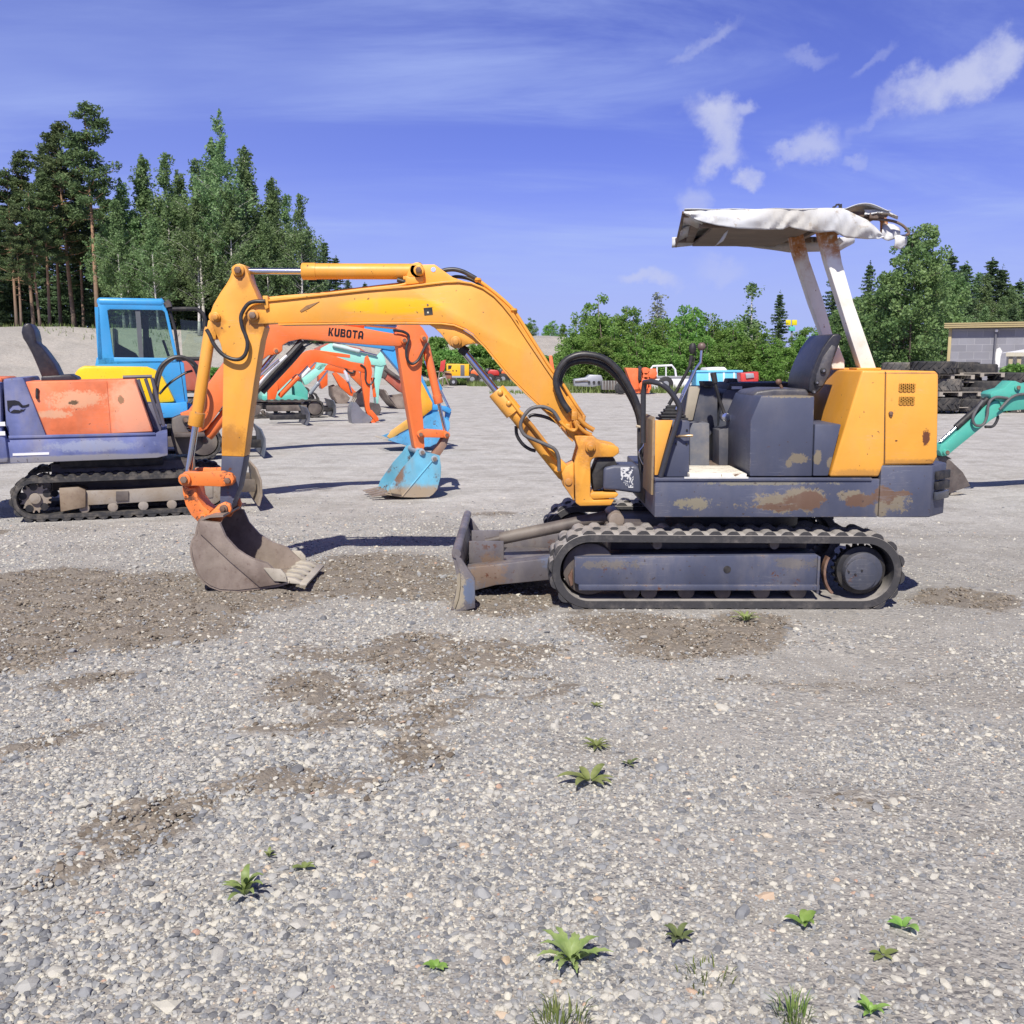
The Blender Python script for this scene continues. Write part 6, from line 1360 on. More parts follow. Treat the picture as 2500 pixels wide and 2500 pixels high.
BIRS = [proto(birch, 7, 14, .22, 3.2, 1.5, .15), proto(birch, 8, 14, .15, 2.8, 1.6, .12), proto(birch, 9, 14, .28, 2.6, 1.3, .28)]
TALLB = proto(birch, 11, 19, .28, 3.0, 1.5, .25)
BUSHS = [proto(bush, 12, 5, 1.5), proto(bush, 13, 5, 1.8), proto(bush, 14, 5, 1.3), proto(bush, 21, 5, 1.6)]
ASPEN = proto(birch, 15, 6, .15, 1.3, .45, .3, MASP, .3); THINB = proto(birch, 16, 7, .1, 1.0, .55, .25, MBIR, .5)
BIGT = proto(bush, 17, 9, 2.7, 1.5, MBIGT, .19); LOWB = [proto(bush, 18, 1.6, .9, 1.3, MBUSH, .17), proto(bush, 19, 1.4, 1.1, 1.3, MBUSH, .17)]
def tree_at(pr, H0, px, ytop, Y, name, label, cat='tree', group=None, base=None, rz=None, sxk=1.):
    top_ = at(px, ytop, Y); zb_ = emb(top_.x, Y) if base is None else base
    zb_ = max(zb_, 0) if base is None else base
    h = top_.z-zb_; s = h/H0
    return plant(pr, name, (top_.x, Y, zb_-.05), s, rt.random()*6.28 if rz is None else rz, label, cat, group, s*sxk)
# left forest edge on the embankment
GP = 'tall pines of the left forest edge'; GB = 'birches of the left forest edge'; GS = 'spruces in the left forest'
LP = 'dark green pine with a bare lower trunk in the left forest edge'; LB = 'light green birch with a white trunk in the left forest edge'; LS = 'dark spruce filling the shade of the left forest'
tree_at(PINES[0], 16, 205, 247, 64, 'pine_tree', 'tallest pine with an orange bare trunk, above the blue cab', group=GP, rz=1.1, sxk=.95)
tree_at(PINES[1], 16, 150, 305, 67, 'pine_tree', 'broad dark pine just left of the tallest pine', group=GP)
for i, (x, y, Y) in enumerate(((12, 412, 66), (52, 372, 68), (95, 420, 64), (118, 350, 72), (-40, 395, 66), (-95, 380, 70), (75, 470, 62), (30, 500, 61), (180, 420, 70), (-150, 360, 66), (240, 470, 74))):
    tree_at(PINES[i % 3], 16, x, y, Y, 'pine_tree', LP, group=GP, sxk=.9)
tree_at(TALLB, 19, 542, 262, 63, 'birch_tree', 'tallest birch with a long white trunk and a thin drooping top', group=GB, rz=.6)
tree_at(BIRS[2], 14, 725, 470, 64, 'birch_tree', 'feathery birch with airy crown, rightmost tall tree of the left forest', group=GB, sxk=1.)
for i, (x, y, Y) in enumerate(((300, 432, 66), (345, 374, 68), (392, 368, 67), (432, 410, 69), (285, 480, 63), (480, 385, 66), (510, 330, 71), (585, 352, 66), (615, 425, 68), (470, 470, 62), (668, 428, 67), (690, 470, 70), (372, 520, 62), (645, 520, 63), (560, 440, 62))):
    tree_at(BIRS[i % 3], 14, x, y, Y, 'birch_tree', LB, group=GB, sxk=1.1)
for i, (x, y, Y) in enumerate([(755, 560, 70), (790, 585, 74), (820, 625, 76), (775, 640, 66), (735, 600, 66), (850, 680, 84), (890, 690, 90), (930, 700, 95), (965, 705, 98)]+[(260+k*34, 560+rt.randint(-40, 50), 73+rt.randint(0, 6)) for k in range(14)]+[(-60+k*40, 540+rt.randint(-40, 40), 75+rt.randint(0, 6)) for k in range(9)]+[(420+k*46, 620+rt.randint(-30, 30), 66+rt.randint(0, 3)) for k in range(7)]+[(235+k*30, 640+rt.randint(-30, 30), 68) for k in range(6)]):
    tree_at(SPRS[i % 3], 12, x, y, Y, 'spruce_tree', LS, group=GS, sxk=1.25)
def wood_mass(name, rows, label, seed, mat, size):
    """a far wood read as one mass: overlapping conifer-like columns of foliage with trunks between"""
    rnd = random.Random(seed); vs = []; fs = []
    for (x, y, z0, h, r) in rows:
        n = int(h*26)
        for _ in range(n):
            f = rnd.random(); rr_ = r*(1-f)**.7+.15; a = rnd.random()*6.28; l = rr_*rnd.random()**.5
            cards(vs, fs, Vector((x+math.cos(a)*l, y+math.sin(a)*l, z0+h*f)), 2, .3, size, rnd, .8, .3)
    o = bpy.data.objects.new(name, mesh_of(name, vs, fs, mat)); COL.objects.link(o); return tag(o, label, 'forest', kind='stuff')
rows = [(X, 84+rt.random()*10, 3.2, rt.uniform(8, 11), 2.4) for X in [-62+k*1.5 for k in range(28)]]+[(X, 80+rt.random()*4, 3.2, rt.uniform(3, 6), 2.0) for X in [-60+k*1.3 for k in range(32)]]
wood_mass('forest', rows, 'deep shaded forest behind the first row of trees on the left', 3, MSPR, .42)
# right: young trees and bushes behind the yard
GY = 'young leafy trees along the back of the yard'; LY = 'bright green bushy young tree along the back of the yard'
for i, (x, y, Y, s) in enumerate(((1460, 722, 57, 1.0), (1405, 790, 56, 1.2), (1430, 760, 60, 1.), (1530, 750, 58, .8), (1500, 800, 55, 1.2), (1575, 815, 56, 1.4), (1620, 790, 58, 1.1), (1690, 748, 57, .95), (1660, 800, 55, 1.2), (1745, 765, 58, 1.), (1720, 820, 55, 1.3), (1795, 785, 57, 1.), (1850, 800, 55, 1.2), (1905, 822, 56, 1.3), (1955, 822, 57, 1.2), (2010, 800, 58, 1.2), (2060, 790, 57, 1.2), (1550, 790, 61, 1.1), (1770, 830, 54, 1.3), (1880, 840, 54, 1.4), (1440, 775, 61, 1.3), (1510, 782, 62, 1.3), (1600, 778, 62, 1.3), (1655, 775, 61, 1.2), (1715, 782, 62, 1.3), (1775, 778, 61, 1.3), (1830, 775, 62, 1.2), (1965, 800, 62, 1.2), (1640, 840, 54, 1.5), (1990, 850, 54, 1.4), (2120, 800, 54, 1.2), (1470, 820, 54.5, 1.5), (1385, 840, 54, 1.2))):
    tree_at(BUSHS[i % 4], 5, x, y, Y, 'young_tree', LY, 'tree', GY, base=0, sxk=s)
tree_at(ASPEN, 6, 1595, 715, 72, 'aspen_tree', 'pale grey green sparse tree rising behind the bushes', base=0, sxk=1.1)
tree_at(THINB, 7, 1845, 688, 60, 'birch_tree', 'thin feathery young birch left of the small spruce', base=0, sxk=1.2)
tree_at(SPRS[1], 12, 1905, 712, 61, 'spruce_tree', 'small pointed spruce beside the yellow mast sign', base=0, sxk=1.1)
tree_at(SPRS[0], 12, 2040, 645, 62, 'spruce_tree', 'dark spruce seen between the canopy posts', base=0, sxk=1.)
tree_at(SPRS[2], 12, 2125, 640, 60, 'spruce_tree', 'spruce left of the big leafy tree', base=0, sxk=.9)
tree_at(BIGT, 9, 2230, 560, 50, 'broadleaf_tree', 'big dense leafy tree rising behind the rear of the yellow machine', base=0, sxk=.95)
tree_at(BIGT, 9, 2085, 735, 56, 'broadleaf_tree', 'leafy tree seen between the two canopy posts, lowest of the leafy trees', base=0, rz=.9, sxk=1.2)
tree_at(BIGT, 9, 2290, 640, 55, 'broadleaf_tree', 'leafy tree close behind the right side of the big leafy tree', base=0, rz=4., sxk=1.0)
tree_at(BIGT, 9, 2150, 690, 53, 'broadleaf_tree', 'shorter leafy tree left of the big leafy tree', base=0, rz=2.1, sxk=1.1)
GF = 'dark trees behind the grey block building'; LF = 'dark narrow tree standing behind the grey block building'
for i, (x, y, Y) in enumerate(((2300, 660, 62), (2345, 672, 70), (2383, 662, 72), (2424, 632, 74), (2465, 690, 70), (2492, 682, 72), (2530, 650, 70), (2370, 720, 64), (2445, 720, 66), (2510, 730, 66), (2580, 700, 70), (2310, 740, 60), (2405, 740, 62), (2475, 745, 62), (2340, 760, 58), (2325, 620, 66), (2300, 700, 57), (2360, 640, 70), (2405, 665, 68), (2450, 650, 70), (2480, 700, 66), (2520, 690, 68), (2335, 700, 62))):
    pr_ = SPRS[i % 3] if i % 2 else BIRS[i % 3]; tree_at(pr_, 12 if i % 2 else 14, x, y, Y, 'dark_tree', LF, group=GF, base=0, sxk=1.5 if i % 2 else 1.25)
for i, (x, y) in enumerate(((1296, 776), (1345, 782), (1375, 790))):
    tree_at(BUSHS[i], 5, x, y, 96, 'small_tree', ('dark small tree on top of the embankment beside the boom', 'round small tree on the embankment right of the darker one', 'lowest small tree on the embankment behind the bushes')[i], sxk=1.3, base=3.2)
# low growth at the foot of the embankment
GL = 'low green bushes on the embankment foot'; LL = 'low bright green bush growing on the foot of the gravel embankment'
for i in range(34):
    px = 1040+i*10.5+rt.uniform(-6, 6); p = at(px, 905, 62+rt.random()*6)
    zz = max(0, emb(p.x, p.y)); plant(LOWB[i % 2], 'low_bush', (p.x, p.y, zz-.1), rt.uniform(.7, 1.25), rt.random()*6.28, LL, 'bush', GL)
for i in range(9):
    p = at(420+i*22, 905, 45+rt.random()*4); plant(LOWB[i % 2], 'low_bush', (p.x, p.y, max(0, emb(p.x, p.y))-.1), rt.uniform(.4, .8), rt.random()*6.28, 'low bush on the slope seen through the blue cab windscreen', 'bush', 'low bushes behind the blue cab')
def grass(name, areas, label, seed):
    rnd = random.Random(seed); vs = []; fs = []
    for (x0, x1, y0, y1, n, h) in areas:
        for _ in range(n):
            x = rnd.uniform(x0, x1); y = rnd.uniform(y0, y1)
            if noise.noise((x*.5, y*.5, 2)) < -.15: continue
            z = max(0, emb(x, y)); a = rnd.random()*6.28; l = h*rnd.uniform(.4, 1.2); w = .02+.012*rnd.random(); dx = math.cos(a); dy = math.sin(a); k = len(vs)
            vs += [(x-dy*w, y+dx*w, z-.02), (x+dy*w, y-dx*w, z-.02), (x+dx*l*.4, y+dy*l*.4, z+l)]; fs.append((k, k+1, k+2))
    o = bpy.data.objects.new(name, mesh_of(name, vs, fs, MGR)); COL.objects.link(o); tag(o, label, 'grass', kind='stuff')
grass('grass', [(1.5, 10, 44, 54, 9000, .35), (-6, 2, 56, 63, 7000, .3), (10, 24, 42, 52, 7000, .35), (11.5, 17, 27.5, 33, 2600, .22), (-1, 1.5, 42, 47, 500, .15), (-60, -20, 56, 66, 2500, .3)], 'rough grass along the back edge of the yard', 4)
SKYTINT = (.49, .455, .98); SKYSTR = .10; EXPO = 0.42
CLOUDC = (3.1, 3.9, 7.0); CLC2 = (4.3, 4.6, 6.4)
# ================================================================ BUILDING, TYRES, FAR MACHINES
# block-walled building
bp_ = at(2318, 900, 42); FB = Frame(bp_.x, bp_.y, -32)
def block_mat():
    N = NT('grey_concrete_block_wall'); br = N.n('ShaderNodeTexBrick', {'Vector': N.n('ShaderNodeMapping', {'Vector': N.co(), 'Rotation': (R(90), 0, 0)}).outputs[0], 'Color1': (.20, .20, .225, 1), 'Color2': (.26, .26, .29, 1), 'Mortar': (.31, .31, .33, 1), 'Scale': 1., 'Mortar Size': .012, 'Brick Width': .6, 'Row Height': .3, 'Bias': 0.})
    c = N.mix(N.math('MULTIPLY', N.mr(N.noise(1.5, 5), .4, .7), .4), br.outputs['Color'], (.2, .2, .21)); return N.out(c, .9, bump=br.outputs['Fac'], bstr=.3, bdist=.01)
bl = thing('building', FB, 'grey concrete block building with a tan roof edge, behind the tyres on the right', 'building')
MBK = block_mat(); TAN = plain('tan_metal_trim', (.42, .34, .17), .5, 0, .1, 3); zt = FB.pt(2318, 803, 0)[1]; zr = FB.pt(2314, 789, 0)[1]
MB().box(0, 9, 0, 6, 0, zt).build('wall', MBK, bl)
rf = MB().box(-.25, 9.3, -.3, 6.3, zt+.02, zr).build('roof', TAN, bl, .02)
for k in range(3): MB().box(-.27, 9.3, -.325, -.30, zt+.03+k*(zr-zt)/3, zt+.03+(k+.6)*(zr-zt)/3).build('roof_trim', TAN, rf)
MB().box(-.12, .0, -.05, .35, 0, zt).build('corner_trim', TAN, bl, .01)
u = FB.pt(2429, 850, -.08)[0]; MB().tube([(u, -.08, 0), (u, -.08, zt-.1)], .04, 10).build('downpipe', plain('grey_pipe', (.13, .13, .15), .5), bl)
MB().ball((u+.02, -.1, zt-.1), .07, 10).build('wall_lamp', WHITE, bl)
u1_, z1_ = FB.pt(2436, 895, -.02); u2_, z2_ = FB.pt(2446, 850, -.02)
MB().prism(FB.q(-.02, [(2431, 897), (2429, 868), (2433, 852), (2441, 848), (2447, 858), (2443, 870), (2440, 897)]), -.02, -.003).build('white_patch', plain('rough_white_render', (.7, .7, .68), .9), bl)
sp_ = at(2470, 900, 33); FSH = Frame(sp_.x, sp_.y, -20)
sh_ = thing('shelter', FSH, 'small white roofed shelter on tan posts beside the block building', 'shelter')
zs1 = FSH.pt(2455, 862, 0)[1]
MB().add([(-.25, -.4, zs1), (3.2, -.4, zs1), (3.2, 1.8, zs1), (-.25, 1.8, zs1), (.6, .7, zs1+.16), (2.6, .7, zs1+.16)], [(0, 1, 5, 4), (1, 2, 5), (2, 3, 4, 5), (3, 0, 4), (3, 2, 1, 0)]).build('roof', WHITE, sh_)
MB().box(-.25, 3.2, -.42, -.38, zs1-.11, zs1+.02).build('eave_board', plain('pale_eave', (.5, .46, .36), .6), sh_)
for uu in (-.15, .1, 3.0): MB().box(uu, uu+.12, -.35, -.25, 0, zs1).build('post', plain('tan_post', (.4, .34, .22), .6), sh_)
MB().box(0, 3, 1.5, 1.6, 0, zs1).build('back_wall', plain('pale_back_wall', (.45, .45, .47), .8), sh_)
for i, (x, y) in enumerate(((2490, 900), (2520, 905))):
    p = at(x, y, 31); plant(LOWB[i], 'white_flowering_bush', (p.x, p.y, 0), .8, i, ('pale flowering bush in front of the shelter', 'second flowering bush at the right edge')[i], 'bush')
# tyres
TY = plain('weathered_tyre_rubber', (.022, .022, .024), .75, 0, .3, 14, .25, .18); TYG = plain('dusty_tyre_rubber', (.07, .068, .066), .85, 0, .3, 14, .25, .5)
def tyre_mesh(Ro, w, lugs, mat):
    mb = MB(); prof = [(Ro*.58, -w*.36), (Ro*.72, -w*.5), (Ro*.9, -w*.48), (Ro*.965, -w*.38), (Ro*.975, 0), (Ro*.965, w*.38), (Ro*.9, w*.48), (Ro*.72, w*.5), (Ro*.58, w*.36)]
    n = 40; k = len(prof); vs = []; fs = []
    for i in range(n):
        a = 2*math.pi*i/n
        for r, z in prof: vs.append((r*math.cos(a), r*math.sin(a), z))
    for i in range(n):
        for j in range(k): fs.append((i*k+j, ((i+1) % n)*k+j, ((i+1) % n)*k+(j+1) % k, i*k+(j+1) % k))
    mb.add(vs, fs)
    for i in range(lugs):
        for s in (-1, 1):
            a0 = 2*math.pi*(i+(.5 if s > 0 else 0))/lugs; st = 3; pts = []
            for t in range(st+1):
                f = t/st; a = a0+f*.26; z = s*w*(.02+.44*f); r = Ro*(.975-.02*f)
                for (da, rr_) in ((-.035, r-.01), (-.028, r+Ro*.045), (.028, r+Ro*.045), (.035, r-.01)): pts.append((rr_*math.cos(a+da), rr_*math.sin(a+da), z))
            fs2 = [(0, 1, 2, 3), (4*st+3, 4*st+2, 4*st+1, 4*st)]
            for t in range(st):
                for c in range(4): fs2.append((4*t+c, 4*t+(c+1) % 4, 4*t+4+(c+1) % 4, 4*t+4+c))
            mb.add(pts, fs2)
    o = mb.build('tyre', mat); me = o.data; bpy.data.objects.remove(o); return me
TM = tyre_mesh(.62, .36, 16, TY); TM2 = tyre_mesh(.50, .36, 14, TY); TS = tyre_mesh(.52, .34, 0, TY); TG = tyre_mesh(.48, .36, 14, TYG)
def tyre(me, px, py, Y, label, rot=(0, 0, 0)):
    o = bpy.data.objects.new('tyre', me); COL.objects.link(o); o.location = at(px, py, Y); o.rotation_euler = rot; tag(o, label, 'tyre', 'stacked tractor tyres')
Yt = 27.5
for a in ((TM, 2280, 898, Yt, 'big lugged tyre lying on top of the left tyre stack'), (TM2, 2345, 899, Yt+.7, 'lugged tyre on top just right of the big one'), (TS, 2388, 903, Yt+.6, 'smooth black tyre on top at the right of the left stack'),
          (TM2, 2350, 922, Yt+.8, 'lugged tyre under the top tyres in the stack middle'), (TG, 2305, 940, Yt, 'dusty grey tyre with worn lugs in the left stack'), (TS, 2400, 944, Yt+.2, 'smooth tyre in the second layer at the right of the stack'),
          (TM2, 2355, 960, Yt+.1, 'lugged tyre in the third layer of the stack'), (TS, 2395, 974, Yt+.1, 'smooth tyre in the lowest right of the left stack'), (TM, 2290, 985, Yt, 'lugged tyre on the ground at the stack left'), (TM2, 2362, 988, Yt, 'lugged tyre on the ground in the stack middle'),
          (TM, 2470, 925, Yt+.5, 'big lugged tyre on top of the right tyre stack'), (TS, 2465, 950, Yt+.5, 'smooth tyre second in the right stack'), (TS, 2470, 972, Yt+.5, 'smooth tyre third in the right stack'), (TM2, 2470, 992, Yt+.5, 'lugged tyre at the bottom of the right stack'), (TM, 2560, 985, Yt, 'lugged tyre lying right of the right stack'),
          (TG, 2195, 900, Yt+1, 'grey tyre peeping over the yellow engine cover'), (TM2, 2215, 930, Yt+1.2, 'lugged tyre hidden behind the engine cover'), (TM2, 2200, 975, Yt+1, 'lugged tyre on the ground behind the engine cover')): tyre(*a)
PW = plain('weathered_pallet_wood', (.30, .27, .23), .85, 0, .25, 10, .2)
def pallet(px, py, Y, label, rz=0.):
    p = at(px, py, Y); e = bpy.data.objects.new('pallet', None); COL.objects.link(e); e.location = p; e.rotation_euler = (0, 0, rz); tag(e, label, 'pallet', 'wooden pallets between the tyres')
    for k in range(5): MB().box(-.6, .6, -.4+k*.18, -.3+k*.18, .10, .12).build('deck_board', PW, e)
    for k in range(3): MB().box(-.6+k*.55, -.5+k*.55, -.4, .42, .0, .10).build('bearer', PW, e)
for a in ((2310, 925, Yt-.05, 'grey pallet under the big top tyre'), (2325, 966, Yt-.1, 'grey pallet under the dusty grey tyre', .1), (2385, 920, Yt+.5, 'pallet under the smooth top tyre', -.1), (2375, 942, Yt+.3, 'pallet in the middle of the left stack'), (2320, 1003, Yt-.05, 'pallet on the ground under the left stack'), (2470, 1004, Yt+.4, 'pallet on the ground under the right stack')): pallet(*a)
# ---------------------------------------------------------------- far row of machines
def prop(name, px, py, Y, label, cat):
    p = at(px, py, Y); f = Frame(p.x, p.y, 0); f.o = Vector((p.x, Y, 0)); return f, thing(name, f, label, cat)
RED = paint('red_tractor_paint', (.50, .03, .025), .1, .2, .4, .1); OR3 = paint('orange_machine_paint', (.75, .15, .04), .15, .2, .45, .1); YG = paint('yellow_cabinet_paint', (.80, .42, .01), .05, .1, .4, .05); GRS = plain('grey_galvanised', (.34, .35, .38), .45, .3, .15, 8)
def wheel(fr, par, px, py, v, r, w, hub=None):
    c = fr.pt(px, py, v); o = MB().cylv((c[0], r), r, v, v+w, 20).build('wheel', M['rubber_dark'], par, .02)
    MB().cylv((c[0], r), r*.42, v-.02, v+.05, 14).build('rim', hub or GRS, o)
f, t = prop('generator', 1118, 935, 58, 'yellow generator cabinet on a small grey trailer', 'generator')
g_ = plate(f, t, [(1090, 888), (1145, 889), (1145, 918), (1090, 918)], -.5, .5, 'cabinet', YG, .03)
plate(f, g_, [(1124, 891), (1134, 891), (1134, 917), (1124, 917)], -.52, -.49, 'control_panel', plain('panel_grey', (.12, .12, .14), .5), .005)
plate(f, g_, [(1094, 892), (1103, 892), (1101, 900), (1094, 902)], -.515, -.49, 'vent', M['black'], 0)
for x in (1106, 1114): MB().cylv(f.pt(x, 905, -.5), .04, -.52, -.48, 10).build('cap', M['black'], g_)
plate(f, t, [(1085, 918), (1148, 918), (1148, 923), (1085, 923)], -.5, .5, 'chassis', GRS, .01)
wheel(f, t, 1107, 928, -.62, .22, .15, GRS); wheel(f, t, 1107, 928, .5, .22, .15, GRS)
MB().tube([f.p3(1085, 921, 0), f.p3(1070, 925, 0)], .04, 8).build('drawbar', GRS, t)
f, t = prop('loading_ramp', 1080, 943, 53, 'upright red panel on a rusty frame beside the yellow generator', 'ramp')
plate(f, t, [(1076, 882), (1088, 878), (1086, 900), (1082, 907), (1073, 907)], -.04, .04, 'red_panel', RED, .005)
g = MB()
for (a, b) in (((1068, 942), (1073, 907)), ((1080, 942), (1083, 906)), ((1066, 907), (1100, 908)), ((1066, 942), (1096, 940)), ((1096, 940), (1083, 910))): g.bar(f.p3(*a, 0), f.p3(*b, 0), .06)
g.build('frame', M['steel'], t)
plate(f, t, [(1086, 909), (1102, 912), (1102, 925), (1088, 925)], .1, .5, 'gearbox', rusty('rust_red', (.3, .08, .04), (.2, .1, .08)), .02)
for (cx_, lab, mt, Y) in ((1163, 'small orange tractor left of the red one, partly behind the lift cylinder', OR3, 60), (1205, 'small red tractor with a grey seat behind the big cylinder rod', RED, 60), (1238, 'orange red compact tractor furthest right of the three', OR3, 61)):
    f, t = prop('compact_tractor', cx_, 930, Y, lab, 'tractor')
    plate(f, t, [(cx_-14, 908), (cx_-8, 902), (cx_+10, 904), (cx_+14, 910), (cx_+14, 917), (cx_-14, 917)], -.35, .35, 'bonnet', mt, .05)
    plate(f, t, [(cx_-18, 916), (cx_+16, 916), (cx_+16, 924), (cx_-18, 924)], -.3, .3, 'chassis', M['black'], .02)
    wheel(f, t, cx_-10, 925, -.5, .34, .2); wheel(f, t, cx_+12, 925, -.45, .24, .18); wheel(f, t, cx_-10, 925, .3, .34, .2); wheel(f, t, cx_+12, 925, .3, .24, .18)
    MB().tube([f.p3(cx_-6, 904, 0), f.p3(cx_-10, 897, 0)], .03, 6).build('steering_column', M['black'], t)
    MB().ball(f.p3(cx_-15, 906, 0), .2, 10, (.8, 1, 1)).build('seat', M['vinyl_grey'], t)
f, t = prop('attachment', 1425, 955, 45, 'grey grader bucket attachment lying in the grass left of the hose loop', 'attachment')
plate(f, t, [(1402, 926), (1432, 922), (1440, 915), (1468, 916), (1472, 926), (1470, 940), (1448, 945), (1402, 943)], -.5, .5, 'bucket', GRS, .03)
for x in (1438, 1450, 1462): MB().cylv(f.pt(x, 933, -.5), .06, -.56, -.5, 10).build('pin_boss', M['black'], t)
plate(f, t, [(1404, 930), (1436, 928), (1436, 932), (1404, 934)], -.54, -.49, 'rib', M['steel_dark'], .005)
f, t = prop('attachment', 1490, 957, 44, 'grey ribbed attachment in the grass under the hose loop', 'attachment')
plate(f, t, [(1470, 930), (1520, 930), (1522, 952), (1470, 952)], -.4, .4, 'frame', plain('dusty_steel', (.2, .2, .2), .7), .03)
for x in range(1475, 1520, 7): MB().bar(f.p3(x, 929, -.42), f.p3(x, 952, -.42), .06).build('rib', M['steel_dark'], t)
f, t = prop('hydraulic_arm', 1347, 950, 50, 'rusty orange upright arm showing behind the boom foot', 'arm')
plate(f, t, [(1340, 868), (1348, 868), (1354, 905), (1356, 950), (1342, 950), (1344, 905)], -.1, .1, 'arm', OR3, .02)
plate(f, t, [(1330, 900), (1362, 902), (1362, 920), (1330, 918)], .1, .3, 'frame', rusty('rust_frame', (.25, .1, .06), (.3, .2, .15)), .02)
f, t = prop('harvester', 1565, 962, 43, 'orange red farm implement right of the big hoses', 'farm implement')
plate(f, t, [(1527, 898), (1560, 899), (1560, 950), (1545, 952), (1540, 935)], -.4, .4, 'panel', OR3, .02)
plate(f, t, [(1559, 893), (1567, 895), (1566, 930), (1558, 928)], -.5, -.35, 'belt', M['rubber_dark'], .01)
g = MB()
for (x, y, r_) in ((1576, 906, .16), (1576, 918, .14), (1575, 930, .18), (1592, 912, .2), (1570, 942, .2)): g.cylv(f.pt(x, y, -.3), r_, -.45, .2, 12)
g.prism(f.q(-.3, [(1586, 900), (1602, 900), (1604, 925), (1585, 930)]), -.3, .3); g.prism(f.q(-.2, [(1565, 900), (1590, 905), (1590, 950), (1562, 952)]), -.2, .3)
g.build('gear_unit', OR3, t, .01)
plate(f, t, [(1540, 948), (1590, 945), (1585, 960), (1548, 960)], -.3, .3, 'skid', OR3, .02)
wheel(f, t, 1516, 958, -.4, .26, .2, M['black']); MB().bar(f.p3(1516, 955, -.2), f.p3(1550, 945, -.2), .08).build('axle', M['steel_dark'], t)
f, t = prop('pickup_truck', 1650, 960, 47, 'white pickup truck bed with a tubular rack', 'pickup truck')
plate(f, t, [(1590, 922), (1700, 922), (1700, 952), (1592, 950)], -.85, .85, 'load_bed', WHITE, .03)
plate(f, t, [(1588, 919), (1702, 919), (1702, 923), (1588, 923)], -.88, .88, 'bed_rail', plain('grey_rail', (.3, .3, .32), .5), .01)
plate(f, t, [(1698, 917), (1720, 917), (1720, 942), (1698, 942)], -.87, .6, 'tool_box', plain('grey_box', (.2, .2, .22), .6), .02)
g = MB(); g.tube(f.path([(1584, 922), (1587, 904), (1594, 894), (1640, 892), (1648, 902), (1651, 922)], -.7), .05, 8); g.tube(f.path([(1604, 921), (1604, 893)], -.7), .035, 8); g.tube(f.path([(1626, 921), (1626, 893)], -.7), .035, 8)
g.tube(f.path([(1584, 922), (1587, 904), (1594, 894), (1640, 892), (1648, 902), (1651, 922)], .7), .05, 8); g.build('rack', WHITE, t)
plate(f, t, [(1720, 922), (1728, 898), (1770, 896), (1790, 920), (1830, 925), (1832, 952), (1720, 952)], -.85, .85, 'cab', WHITE, .06)
for x in (1625, 1805): wheel(f, t, x, 955, -.92, .36, .22); wheel(f, t, x, 955, .7, .36, .22)
f, t = prop('container', 1760, 965, 42, 'sky blue tipping container beyond the pickup bed', 'container')
SKB = paint('sky_blue_container_paint', (.14, .52, .78), .05, .1, .5, .05)
o = plate(f, t, [(1700, 909), (1812, 907), (1812, 955), (1700, 955)], .4, 1.6, 'side_wall', SKB, .02); plate(f, o, [(1696, 905), (1814, 904), (1814, 909), (1696, 909)], .36, 1.64, 'top_rail', SKB, .01)
for x in (1730, 1765, 1790): plate(f, o, [(x, 910), (x+5, 910), (x+5, 955), (x, 955)], .35, .4, 'side_rib', plain('pale_rib', (.55, .65, .7), .5), .005)
plate(f, t, [(1705, 955), (1810, 955), (1810, 968), (1705, 968)], .5, 1.5, 'skid', M['black'], .01)
f, t = prop('implement', 1828, 960, 41, 'red machine with a dark cap right of the sky blue container', 'farm implement')
plate(f, t, [(1808, 911), (1852, 907), (1853, 925), (1845, 955), (1810, 955)], -.3, .5, 'body', RED, .04); plate(f, t, [(1820, 912), (1840, 911), (1842, 922), (1822, 924)], -.36, -.29, 'motor', GRS, .02)
plate(f, t, [(1812, 955), (1845, 955), (1850, 966), (1808, 966)], -.2, .4, 'foot', M['black'], .01)
# mast sign over the trees
f, t = prop('mast_sign', 1933, 935, 64, 'yellow and green sign on a tall mast above the bushes', 'sign')
for x in (1925, 1940): plate(f, t, [(x-6, 781), (x+6, 781), (x+6, 794), (x-6, 794)], -.06, .06, 'yellow_panel', plain('sign_yellow', (.75, .62, .01), .5), .01)
plate(f, t, [(1926, 797), (1941, 797), (1941, 808), (1926, 808)], -.06, .06, 'green_panel', plain('sign_green', (.1, .5, .42), .5), .01)
MB().tube([f.p3(1933, 794, .1), Vector((f.pt(1933, 935, .1)[0], .1, 0))], .07, 8).build('mast', GRS, t)

# ================================================================ SKY, SUN, CAMERA
EL = R(50); AZ = R(9)
sdir = Vector((-math.sin(AZ)*math.cos(EL), -math.cos(AZ)*math.cos(EL), math.sin(EL)))
sl = bpy.data.lights.new('sun', 'SUN'); sl.energy = 4.5; sl.angle = R(.53); sl.color = (1, .945, .85)
so = bpy.data.objects.new('sun', sl); COL.objects.link(so); so.rotation_euler = sdir.to_track_quat('Z', 'Y').to_euler()
W = bpy.data.worlds.new('World'); SC.world = W; W.use_nodes = True
N = NT('', W)
sky = N.n('ShaderNodeTexSky', sky_type='NISHITA', sun_disc=False); sky.sun_elevation = EL; sky.sun_rotation = math.atan2(sdir.x, sdir.y); sky.air_density = 1.0; sky.dust_density = .6; sky.ozone_density = 2.0; sky.altitude = 100
dirv = N.n('ShaderNodeVectorMath', {0: N.n('ShaderNodeTexCoord').outputs['Generated']}, operation='NORMALIZE').outputs[0]
col = N.mix(1., sky.outputs[0], SKYTINT, 'MULTIPLY')
CLC = CLOUDC
